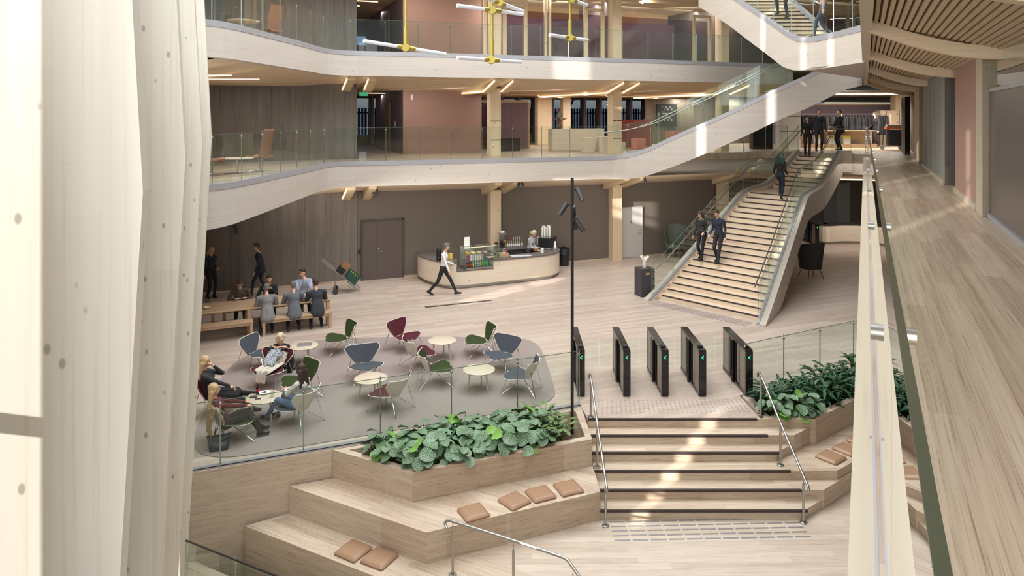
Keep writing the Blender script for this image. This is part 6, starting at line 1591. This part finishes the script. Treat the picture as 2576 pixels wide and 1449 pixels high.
q = Vector((1.35, 26.75, .905)); t = T('espresso_machine', 'black espresso machine at the right end of the café counter', 'coffee machine', None, q, R(60))
m = MB(); m.rbox((0, 0, .26), (.62, .5, .36), .03); m.build('body', black_m, t); m = MB(); m.rbox((0, -.05, .04), (.62, .45, .08), .02); m.build('drip_tray', steel_m, t); m = MB(); m.box((0, 0, .445), (.6, .46, .012)); m.build('cup_warmer', steel_m, t)
for s_ in (-.15, .15): m = MB(); m.tube([(s_, -.24, .2), (s_, -.36, .18)], .015, 8); m.build('portafilter', black_m, t)
k = 0
for i in range(4):
    for j in range(2):
        cupstack(q + Vector((-.2 + .09 * i + .03 * j, -.1 + .12 * j + .05 * i, .452)), 7, 'tall stack of white paper cups on top of the espresso machine', 'cup stacks on the espresso machine', .34 + .06 * ((i + j) % 2))
def backp(px, off=-.62): p = B(C(px), off, .942); return p
for i, px in enumerate((1262, 1267, 1272, 1277, 1282, 1287, 1292, 1298)):
    pump = i > 2
    p = backp(px, -.62); t = T('syrup_bottle', ('syrup bottle with a white pump' if pump else 'dark capped syrup bottle') + ' standing in the row on the back counter', 'bottle', 'syrup bottles with pumps' if pump else 'capped syrup bottles', p)
    m = MB(); m.lathe([(.033, 0), (.035, .16), (.015, .22), (.013, .27), (.013, .28)], seg=12); m.build('body', mat('syrup', (150, 140, 128), .2), t, smooth=True); m = MB(); m.lathe([(.0355, .03), (.036, .12)], seg=12); m.build('label_band', white_m, t)
    m = MB()
    if pump: m.tube([(0, 0, .28), (0, 0, .37), (0, -.04, .37)], .009, 6)
    else: m.lathe([(.016, .27), (.016, .31), (0, .31)], seg=10)
    m.build('pump' if pump else 'cap', white_m if pump else redl, t)
p = backp(1250); t = T('coffee_brewer', 'tall filter coffee brewer with paper filters on top, on the back counter', 'coffee machine', None, p, R(A1))
m = MB(); m.box((0, 0, .02), (.22, .3, .04)); m.box((-.0, .1, .28), (.2, .08, .52)); m.box((0, -.02, .54), (.24, .32, .06)); m.build('body', steel_m, t); m = MB(); m.lathe([(.05, 0), (.075, .1), (.06, .18), (.05, .2)], (0, -.05, .05), 16); m.build('jug', black_m, t, smooth=True); m = MB(); m.lathe([(.1, 0), (.07, .05), (0, .08)], (0, 0, .575), 14); m.build('paper_filters', white_m, t)
for px, c_, h_, lab in ((1340, (200, 198, 196), .3, 'white carton on the back counter in front of the barista'), (1256, (196, 150, 70), .26, 'orange carton beside the syrup bottles'), (1236, (70, 50, 40), .2, 'dark jar pack left of the coffee brewer')):
    m = MB(); m.rbox((0, 0, h_ / 2), (.11, .09, h_), .008, R(A1)); o = m.build('carton', mat('carton_%d' % px, c_, .6)); o.location = backp(px, -.55); tag(o, lab, 'carton')
# things at the left of the case
m = MB(); m.box((0, 0, .03), (.6, .3, .05), ac); o = m.build('label_printer', steel_m); o.location = inc(.1, .1, Hc + .01); tag(o, 'low steel tray on top of the display case', 'tray')
# ================================================================= pendants
brass = mat('yellow_brass', (180, 160, 76), .4, .4); tube_m = mat('frosted_tube', (222, 224, 230), .4, emit=(250, 250, 255), es=.08)
def pend(label, Y, rod_px, hubs):
    "hubs: list of (hub_px, hub_py, (x0,y0), (x1,y1)) pixel ends of the tubes, depth swing d"
    g = D(rod_px, 0, Y); low = max(h[1] for h in hubs); zl = H - (low - HY) / F * Y
    t = T('pendant_light', label, 'pendant', None, (g.x, Y, 0))
    m = MB(); m.tube([(0, 0, zl), (0, 0, zl + .35)], .034, 12); m.tube([(0, 0, zl + .3), (0, 0, 15.98)], .022, 12); m.build('rod', brass, t, smooth=True)
    for hx, hy, e0, e1, dy in hubs:
        c = D(hx, hy, Y) - Vector((g.x, Y, 0)); a = D(*e0, Y - dy); b = D(*e1, Y + dy); a = Vector((a.x - g.x, -dy, a.z)); b = Vector((b.x - g.x, dy, b.z))
        c.y = .0; d = (b - a).normalized(); c = a + d * (c - a).dot(d)
        m = MB(); m.tube([c - d * .17, c - d * .04], .04, 14); m.tube([c + d * .04, c + d * .17], .04, 14); m.tube([c + Vector((0, -.07, 0)), c + Vector((0, .07, 0))], .07, 18); hub = m.build('hub', brass, t, smooth=True)
        for q0, q1 in ((a, c - d * .17), (c + d * .17, b)): m = MB(); m.tube([q0, q1], .033, 14); m.build('tube', tube_m, t, smooth=True)
pend('yellow rod pendant with two white tubes at the left', 12.5, 1021, [(1022, 118, (914, 103), (1121, 136), .35)])
pend('large yellow rod pendant with several white tubes in the middle', 12.0, 1238, [(1237, 150, (1151, 145), (1310, 156), .5), (1240, 22, (1150, 14), (1315, 36), .4), (1244, 4, (1200, -14), (1316, 29), .6)])
pend('yellow rod pendant with two white tubes at the right', 13.5, 1434, [(1434, 95, (1383, 88), (1478, 101), .5), (1434, -4, (1400, -16), (1476, 13), .4)])
# ================================================================= galleries
tanl = mat('tan_shell_leather', (146, 104, 80), .6)
def swivel(label, loc, yaw, high=True):
    t = T('swivel_chair', label, 'chair', None, loc, R(yaw)); hh = .78 if high else .34
    m = MB(); m.grid(lambda u, v: (-.20 - .14 * v + .10 * abs(2 * u - 1) ** 2, (2 * u - 1) * (.27 - .03 * v), .40 + hh * v), 10, 8, .04); m.build('backrest', tanl, t, smooth=True)
    m = MB(); m.grid(lambda u, v: (-.24 + .52 * v, (1 - 2 * u) * .27, .42 - .03 * math.sin(math.pi * v) + .05 * abs(2 * u - 1) ** 2), 10, 8, .04); m.build('seat', tanl, t, smooth=True)
    m = MB(); m.tube([(0, 0, .05), (0, 0, .30)], .028, 12); m.lathe([(.03, .28), (.12, .38)], seg=16); m.build('stem', steel_m, t, smooth=True)
    for k in range(4): a = R(45 + 90 * k); m = MB(); m.tube([(0, 0, .06), (.30 * math.cos(a), .30 * math.sin(a), .015)], [.02, .012], 8); m.build('foot', steel_m, t, smooth=True)
def low_table(label, loc, r=.42, h=.42):
    t = T('coffee_table', label, 'table', None, loc)
    m = MB(); m.lathe([(0, h - .025), (r - .02, h - .025), (r, h - .01), (r, h), (0, h)], seg=36); m.build('tabletop', ash_m, t, smooth=True)
    m = MB(); m.tube([(0, 0, .04), (0, 0, h - .02)], .025, 12); m.build('stem', steel_m, t, smooth=True)
    for k in range(4): a = R(20 + 90 * k); m = MB(); m.tube([(0, 0, .05), (.32 * math.cos(a), .32 * math.sin(a), .012)], [.02, .012], 8); m.build('foot', steel_m, t, smooth=True)
swivel('tan high-backed swivel chair behind the glass of the middle gallery', (-7.05, 19.7, Z2), 170)
swivel('low tan swivel chair at the far left of the middle gallery', (-7.85, 18.4, Z2), 15, False)
low_table('round low table with star base between the tan chairs on the middle gallery', (-7.45, 19.1, Z2))
swivel('tan high-backed swivel chair behind the glass of the top gallery', (-7.4, 21.6, Z3), 150)
swivel('tan swivel chair at the extreme left of the top gallery', (-8.9, 19.9, Z3), 20)
low_table('round low table behind the glass of the top gallery', (-7.6, 19.9, Z3), .45, .5)
# door and notice on the red box side (middle gallery) and openings
bside = lambda bb, z, a=2.18: (*B(a, bb)[:2], z)
m = MB(); q = B(2.15, 5.2); m.box((q.x, q.y, Z2 + 1.05), (.04, .95, 2.1), R(A1)); st(m.build('door_4', mat('olive_door', (134, 122, 100), .6)))
m = MB(); q = B(2.12, 5.2); m.box((q.x, q.y, Z3 + 1.05), (.04, .95, 2.1), R(A1)); st(m.build('door_5', mat('olive_door', (134, 122, 100), .6)))
m = MB(); q = B(2.14, 3.6); m.box((q.x, q.y, Z2 + 1.2), (.01, .22, .2), R(A1)); tag(m.build('notice_sheet', white_m), 'small white notice sheet on the purple side of the red box room', 'notice')
m = MB(); q = B(2.55, 2.37); m.box((q.x, q.y, Z2 + 2.3), (.09, .05, .22), R(A1)); tag(m.build('fire_alarm_sign', mat('sign_white_red', (214, 190, 184), .5)), 'small white and red sign high on the red wall of the middle gallery', 'sign')
m = MB(); q = B(1.6, 9.0); m.box((q.x, q.y, Z3 + .6), (1.3, .6, 1.2), R(A1)); tag(m.build('printer', dark_m), 'dark office printer by the window of the top gallery', 'printer')
m = MB(); m.box((0, 0, 0), (.3, .02, .13), R(A1)); o = m.build('exit_sign', mat('exit_green', (60, 150, 110), .5, emit=(60, 190, 130), es=.4)); o.location = tuple(B(.12, -.6, 6.72)); tag(o, 'small green exit sign between the ceiling beams of the middle gallery', 'sign')
# office glazing of the top gallery
ob = bpy.data.objects.new('wall_office', None); COL.objects.link(ob); st(ob)
def abx(nm, a0, a1, b0, b1, z0, z1, mt): o = wallbox(nm, a0, a1, b0, b1, z0, z1, mt, False); o.parent = ob; return o
aL = 5.6; aR = C(1782)
abx('sill', aL, aR, .0, .12, Z3, Z3 + .06, col_m); abx('head', aL, aR, 0, .12, 10.74, 10.85, col_m)
for px in (1211, 1259, 1315, 1365, 1375, 1465, 1510): a = C(px) + .15; abx('mullion', a - .055, a + .055, 0, .12, Z3, 10.8, col_m)
for px0, px1 in ((1259, 1315), (1465, 1510), (1737, 1782)):
    a, b_ = C(px0) + .15, C(px1) + .15; abx('door_rail', a, b_, .0, .12, Z3 + 2.1, Z3 + 2.2, col_m); abx('door_stile', a, a + .1, -.02, .1, Z3, Z3 + 2.1, col_m); abx('door_stile', b_ - .1, b_, -.02, .1, Z3, Z3 + 2.1, col_m)
    abx('transom', a, b_, 0, .12, 10.5, 10.6, col_m)
abx('glazing', aL, aR, .05, .06, Z3, 10.8, glassg_m)
mauve = wood('mauve_curtain', (124, 100, 106), (88, 70, 78), vert=True, fine=30, along=.2, streak=.7, rough=.7)
abx('frosted_band', aL, aR, .10, .12, Z3 + .02, Z3 + 1.95, glass('mauve_film', (.62, .52, .56)))
wallbox('wall_office_back', aL, 24, 3.4, 3.6, Z3, Z3 + 2.2, mauve); 
abx('partition', C(1545) + .1, C(1545) + .2, .2, 3.4, Z3, 10.8, mauve)
wallbox('wall_right_top', aR + .6, aR + .8, 0, 4, Z3, 10.85, darkwall_m)
wallbox('wall_rear_top', aR + .8, 34, 2.0, 2.2, Z3, 10.85, darkwall_m)
# middle gallery rooms behind the columns
t = bpy.data.objects.new('wall_glass_room', None); COL.objects.link(t); st(t)
def bx(nm, a0, a1, b0, b1, z0, z1, mt): o = wallbox(nm, a0, a1, b0, b1, z0, z1, mt, False); o.parent = t; return o
r0, r1 = C(1252) + .9, C(1357) + 1.6
bx('panel', r0 + 1.05, r1, 5.0, 5.1, Z2, Z2 + 2.15, mauve); bx('door_leaf', r0 + .1, r0 + .95, 5.0, 5.06, Z2, Z2 + 2.05, glass('mauve_film', (.62, .52, .56)))
bx('back', r0, r1, 6.0, 6.1, Z2, Z2 + 2.1, mauve)
for a in (r0, r0 + 1.0): bx('frame', a, a + .1, 4.95, 5.1, Z2, Z2 + 2.25, oak_m)
bx('head', r0, r1, 4.95, 5.1, Z2 + 2.15, Z2 + 2.27, oak_m); bx('side', r1, r1 + .1, 5.0, 9, Z2, Z2 + 2.2, oak_m)
for px in (1403, 1475):
    q = B(C(px) + 3.2, 8.6); m = MB(); m.box((q.x, q.y, (Z2 + 6.98) / 2), (.8 if px == 1403 else .45, .4, 6.98 - Z2), R(A1)); tag(m.build('timber_column', col_m), ('wider' if px == 1403 else 'narrower') + ' timber column standing near the far windows of the middle gallery', 'column')
# sign wall
wl0 = (1627 - CX) / F
wdk = wood('dark_timber_wall', (96, 84, 72), (66, 56, 48), vert=True, fine=18, along=.3, streak=.6, rough=.7)
def atpx(px, b):  # a such that B(a,b) shows at column px
    r = (px - CX) / F; P0 = WA + E2 * b; return (r * P0.y - P0.x) / (E1.x - r * E1.y)
wallbox('wall_sign', atpx(1627, 7), atpx(1745, 7), 7, 7.2, Z2, 7.0, wdk); wallbox('wall_sign', atpx(1745, 7.6), atpx(1800, 7.6), 7.6, 7.8, Z2, 7.0, conc_m)
wallbox('wall_sign', atpx(1835, 6), atpx(1905, 6), 6, 6.2, Z2, 7.0, conc_m); wallbox('wall_sign', atpx(1905, 6.4), atpx(2000, 6.4), 6.4, 6.6, Z2, 7.0, wdk)
s0, s1 = atpx(1653, 6.9), atpx(1703, 6.9); sm = (s0 + s1) / 2; q = B(sm, 6.93); ws = s1 - s0
zt = H - (262 - HY) / F * q.y
sg = T('sign_board', 'black hanging sign board reading FINANS over PRESSE in staggered white letters', 'sign', None, (q.x, q.y, zt), R(A1))
m = MB(); m.box((0, 0, -.6), (ws, .05, 1.2)); m.build('board', mat('sign_black', (22, 21, 23), .4), sg)
def text(s, size, loc, mt, parent, name='lettering', rz=0, ext=.002, align='CENTER'):
    cu = bpy.data.curves.new('t', 'FONT'); cu.body = s; cu.size = size; cu.extrude = ext; cu.align_x = align
    o = bpy.data.objects.new('t', cu); COL.objects.link(o); dg = bpy.context.evaluated_depsgraph_get(); me = bpy.data.meshes.new_from_object(o.evaluated_get(dg)); bpy.data.objects.remove(o)
    me.materials.clear(); me.materials.append(mt); me.name = name; x = bpy.data.objects.new(name, me); COL.objects.link(x); x.parent = parent; x.location = loc; x.rotation_euler = (R(90), 0, rz); return x
wsign = mat('sign_white', (225, 225, 225), .5)
for row, word, z0 in ((0, 'FINANS', -.22), (1, 'PRESSE', -.80)):
    for i, ch in enumerate(word): text(ch, .17, (-.31 + .124 * i, -.03, z0 - (.13 if i % 2 else 0)), wsign, sg, 'letter')
m = MB(); m.box((0, -.03, -.50), (.62, .006, .02)); m.build('divider_line', wsign, sg)
m = MB(); pth = smooth_path([tuple(B(atpx(1552, 4), 4)[:2]), tuple(B(atpx(1600, 4.4), 4.4)[:2]), tuple(B(atpx(1640, 5.2), 5.2)[:2])], 2); m.ribbon(pth, 0, .12, Z2, Z2 + 1.35); tag(m.build('curved_screen', mat('red_screen', (140, 58, 56), .8)), 'low dark red curved screen behind the right column of the middle gallery', 'screen')
def gbox(nm, px, b, w, d, h, mt, lab, cat): q = B(atpx(px, b), b); m = MB(); m.rbox((q.x, q.y, Z2 + h / 2), (w, d, h), .02, R(A1)); tag(m.build(nm, mt), lab, cat)
gbox('desk_block', 1478, 1.2, .42, .5, .62, counter_m, 'pale timber block left of the reception desk on the middle gallery', 'block')
gbox('desk_block', 1518, 1.0, .44, .5, .66, counter_m, 'taller pale timber block beside the right column on the middle gallery', 'block')
gbox('side_cube', 1562, .6, .28, .3, .42, counter_m, 'small pale timber cube right of the gallery column', 'cube')
gbox('sofa', 1275, 3.4, 1.0, .7, .55, black_m, 'dark sofa behind the glass of the middle gallery', 'sofa')
gbox('reception_desk', 1450, 3.0, 2.6, .5, .95, counter_m, 'pale reception desk in the middle gallery', 'desk')
gbox('desk_top', 1480, 1.1, 1.3, .6, .70, white_m, 'white worktop spanning the timber blocks on the gallery', 'desk') if False else None
gbox('pink_cube', 1606, 2.6, .5, .5, .5, mat('coral_fabric', (206, 128, 112), .85), 'coral coloured pouf on the middle gallery behind the rising glass', 'pouf')
gbox('pink_armchair', 1700, 2.6, .8, .6, .8, mat('coral_fabric', (206, 128, 112), .85), 'coral armchair on the middle gallery behind the rising stringer', 'armchair')
# dried flower arrangement
q = B(atpx(1408, 2.9), 2.9); t = T('dried_arrangement', 'vase with a tall dried arrangement and pineapple-like bloom on the gallery desk', 'vase', None, (q.x, q.y, Z2 + .95))
m = MB(); m.lathe([(.06, 0), (.10, .12), (.06, .26), (.05, .28)], seg=16); m.build('vase', mat('brown_glass', (90, 70, 56), .3), t, smooth=True)
m = MB(); m.ell((0, 0, .62), (.10, .10, .17), seg=12, rings=8); m.build('bloom', mat('olive_bloom', (112, 116, 90), .8), t, smooth=True)
m = MB(); rr_ = random.Random(4)
for k in range(26): a = rr_.random() * 6.28; m.tube([(0, 0, .2), (.12 * math.cos(a), .12 * math.sin(a), .42), ((.2 + .2 * rr_.random()) * math.cos(a), .25 * math.sin(a), .40 + .12 * rr_.random())], [.006, .005, .012], 5)
for k in range(7): a = k * .9; m.tube([(.02 * math.cos(a), .02 * math.sin(a), .75), (.06 * math.cos(a), .06 * math.sin(a), .95)], [.02, .002], 5)
m.build('dried_leaves', mat('dried_leaf', (120, 82, 64), .8), t)
# LED lines on the gallery ceilings
for z, rows in ((6.965, ((6.2, 1.6, 8.3), (7.6, 3.2, 6.5), (6.0, 12.4, 2.6), (7.5, 11.2, 3.2), (7.5, 15.2, 3.2))), (10.84, ((4.6, .8, 1.6), (6.0, .2, 2.0), (1.4, 7.3, .9), (1.6, 9.3, 1.3)))):
    for b_, a_, l_ in rows:
        m = MB(); q = B(a_ + l_ / 2 * 0, b_); m.box((0, 0, 0), (min(l_, 1.7), .07, .02), R(A1)); o = m.build('ceiling_led', led_m); o.location = (q.x, q.y, z - .012); tag(o, 'thin glowing LED line set in the gallery ceiling', 'light', 'LED lines in the gallery ceilings')
for y in (17.3, 19.2): m = MB(); m.box((0, 0, 0), (2.6, .05, .02)); o = m.build('ceiling_led', led_m); o.location = (-8.2, y, 6.965); tag(o, 'thin LED line in the middle gallery ceiling at far left', 'light', 'LED lines at far left')

# ================================================================= cloakroom at the far end of the walkway
Yc = 38.0
m = MB(); m.prism([(13, Yc), (40, Yc), (40, Yc + .2), (13, Yc + .2)], Z2, 6.55); st(m.build('wall_cloakroom', purple_m))
m = MB(); m.prism([(13, Yc - .03), (40, Yc - .03), (40, Yc), (13, Yc)], 6.50, 6.58); st(m.build('trim_15', oak_m))
m = MB(); m.box((20.3, 36.8, 5.7), (.75, .5, 2.6)); tag(m.build('timber_column', col_m), 'timber column behind the lockers at the far cloakroom', 'column')
for s_ in range(3):
    t = T('locker_block', ['left', 'middle', 'right'][s_] + ' block of pale lockers in the far cloakroom', 'lockers', None, (19.3 + 1.0 * s_, 36.2, Z2))
    m = MB(); m.box((0, 0, .9), (.96, .5, 1.8)); m.build('body', mat('locker_beige', (178, 158, 134), .6), t)
    for k in range(4): m = MB(); m.box((0, -.255, .24 + .44 * k), (.9, .01, .41)); m.build('door', mat('locker_door', (186, 166, 142), .6), t); m = MB(); m.box((.38, -.265, .30 + .44 * k), (.03, .01, .09)); m.build('lock', black_m, t)
t = T('coat_rail', 'long coat rail in the far cloakroom', 'coat rail', None, (0, 0, 0))
m = MB(); m.tube([(13.8, 34.6, 6.02), (18.6, 34.6, 6.02)], .015, 8); m.build('rail', steel_m, t)
for x in (13.8, 16.2, 18.6): m = MB(); m.tube([(x, 34.6, Z2), (x, 34.6, 6.02)], .02, 8); m.build('post', oak_m, t)
cm = MB(); cm.grid(lambda u, v: (.055 * math.cos(6.2832 * u) * (1 + .5 * v), (.20 + .05 * v - .16 * max(0, .12 - v) / .12) * math.sin(6.2832 * u), -.05 - .95 * v + .02 * math.sin(u * 20)), 16, 6, 0)
co = cm.build('hanging_coat', blackf, smooth=True); cc_ = [blackf, navy, fabm('brown_coat', (70, 54, 44)), blackf, trous]
for k in range(30):
    o = co if k == 0 else co.copy()
    if k: COL.objects.link(o)
    o.location = (13.95 + .155 * k, 34.6, 6.0); o.rotation_euler = (0, 0, .3 * math.sin(k * 3)); tag(o, 'dark coat hanging on the cloakroom rail', 'coat', 'coats on the cloakroom rail')
t = T('shelf_unit', 'low shelf unit with white and yellow boxes under the coats', 'shelf', None, (15.6, 33.6, Z2))
m = MB(); m.box((0, 0, .10), (3.4, .5, .2)); m.box((0, .22, .45), (3.4, .03, .7)); m.box((0, 0, .82), (3.4, .5, .04)); m.build('frame', oak_m, t)
for k, x in enumerate((14.6, 15.2, 15.9)):
    b_ = T('archive_box', ['left', 'middle', 'right'][k] + ' white box with a yellow band on the cloakroom shelf', 'box', None, (x, 33.55, Z2 + .2)); m = MB(); m.box((0, 0, .2), (.34, .3, .4)); m.build('body', white_m, b_); m = MB(); m.box((0, -.152, .33), (.34, .006, .13)); m.build('band', mat('yellow_band', (222, 206, 70), .5), b_)
t = T('tall_cabinet', 'white tall cabinet at the left of the cloakroom', 'cabinet', None, (13.1, 33.4, Z2)); m = MB(); m.box((0, 0, 1.1), (1.0, .5, 2.2)); m.build('body', white_m, t)
for z in (.8, 1.5): m = MB(); m.box((0, -.26, z), (.98, .01, .02)); m.build('seam', dark_m, t)
m = MB(); m.box((11.6, 32.8, 5.2), (.9, .5, 1.6)); tag(m.build('dark_cabinet', black_m), 'dark cabinet left of the stair head on the middle gallery', 'cabinet')
for y_ in (32.2, 33.6): m = MB(); m.box((16.8, y_, 6.96), (5.5, .10, .03)); tag(m.build('ceiling_led', led_m), 'long glowing LED line above the far end of the walkway', 'light', 'LED lines above the walkway end')
# waste cart
g = Vector((17.25, 32.0, Z2)); t = T('waste_cart', 'cleaning cart with black bag and orange top at the end of the walkway', 'cart', None, g, R(-20))
m = MB(); m.box((0, 0, .18), (.9, .5, .04)); m.build('platform', steel_m, t); m = MB(); m.rbox((.1, 0, .55), (.62, .5, .7), .06); m.build('black_bag', mat('bin_bag', (48, 48, 50), .25), t)
m = MB(); m.rbox((.1, 0, .98), (.7, .55, .12), .04); m.build('orange_top', mat('orange_plastic', (206, 104, 50), .5), t); m = MB(); m.rbox((.1, 0, 1.09), (.62, .5, .10), .04); m.build('cloths', mat('grey_cloth', (150, 140, 130), .9), t)
m = MB(); m.tube([(-.35, 0, .2), (-.32, 0, .95), (-.2, 0, 1.75)], .02, 8); m.build('broom', dark_m, t)
for x, y in ((-.38, .2), (-.38, -.2), (.38, .2), (.38, -.2)): m = MB(); m.lathe([(.02, -.02), (.08, -.02), (.08, .02), (.02, .02)], (x, y, .085), 16, M=Matrix.Rotation(R(90), 3, 'X')); m.build('wheel', steel_m, t, smooth=True)

# ================================================================= outdoors behind the windows
m = MB(); m.prism([B(-30, 12.8)[:2], B(60, 12.8)[:2], B(60, 60)[:2], B(-30, 60)[:2]], 3.9, 4.0); tag(m.build('lawn', mat('frosted_lawn', (150, 150, 140), .95, noise=.3, nscale=2)), 'frosty ground outside the far windows', 'ground')
fm = mat('fence_grey', (120, 124, 142), .8); t = T('slat_fence', 'tall grey slatted fence outside the far windows', 'fence', None, (0, 0, 0)); m = MB(); a = -8
while a < 34: q = B(a, 17); m.box((q.x, q.y, 5.2), (.13, .03, 2.4), R(A1)); a += .2
for z in (4.5, 6.1): p0, p1 = B(-8, 17.05, z), B(34, 17.05, z); m.tube([p0, p1], .04, 4)
m.build('slats', fm, t)
bark = mat('dark_bark', (44, 38, 36), .9)
def tree(a, b, h, seed, lab):
    q = B(a, b); t = T('bare_tree', lab, 'tree', 'bare trees behind the fence', (q.x, q.y, 4.0)); r = random.Random(seed); m = MB()
    def br(p, d, l, rad, dep):
        e = p + d * l; mid = p + d * l * .5 + Vector((r.uniform(-.05, .05), r.uniform(-.05, .05), 0)) * l; m.tube([p, mid, e], [rad, rad * .85, rad * .65], 5, caps=False)
        if dep > 0:
            for k in range(3 if dep > 1 else 4): v = (d + Vector((r.uniform(-1, 1), r.uniform(-1, 1), r.uniform(-.1, .8))) * .62).normalized(); br(p + d * l * r.uniform(.55, 1), v, l * r.uniform(.6, .78), rad * .55, dep - 1)
    br(Vector((0, 0, 0)), Vector((.05, 0, 1)), h * .34, h * .022, 5); m.build('branches', bark, t)
for i, (a, b) in enumerate(((-1, 20), (2.5, 19.5), (6, 20), (9, 19), (12.3, 20.5), (15, 19.3), (18, 20.2), (21.5, 19.5))): tree(a, b, 7.5, i, 'leafless dark tree outside behind the slatted fence')
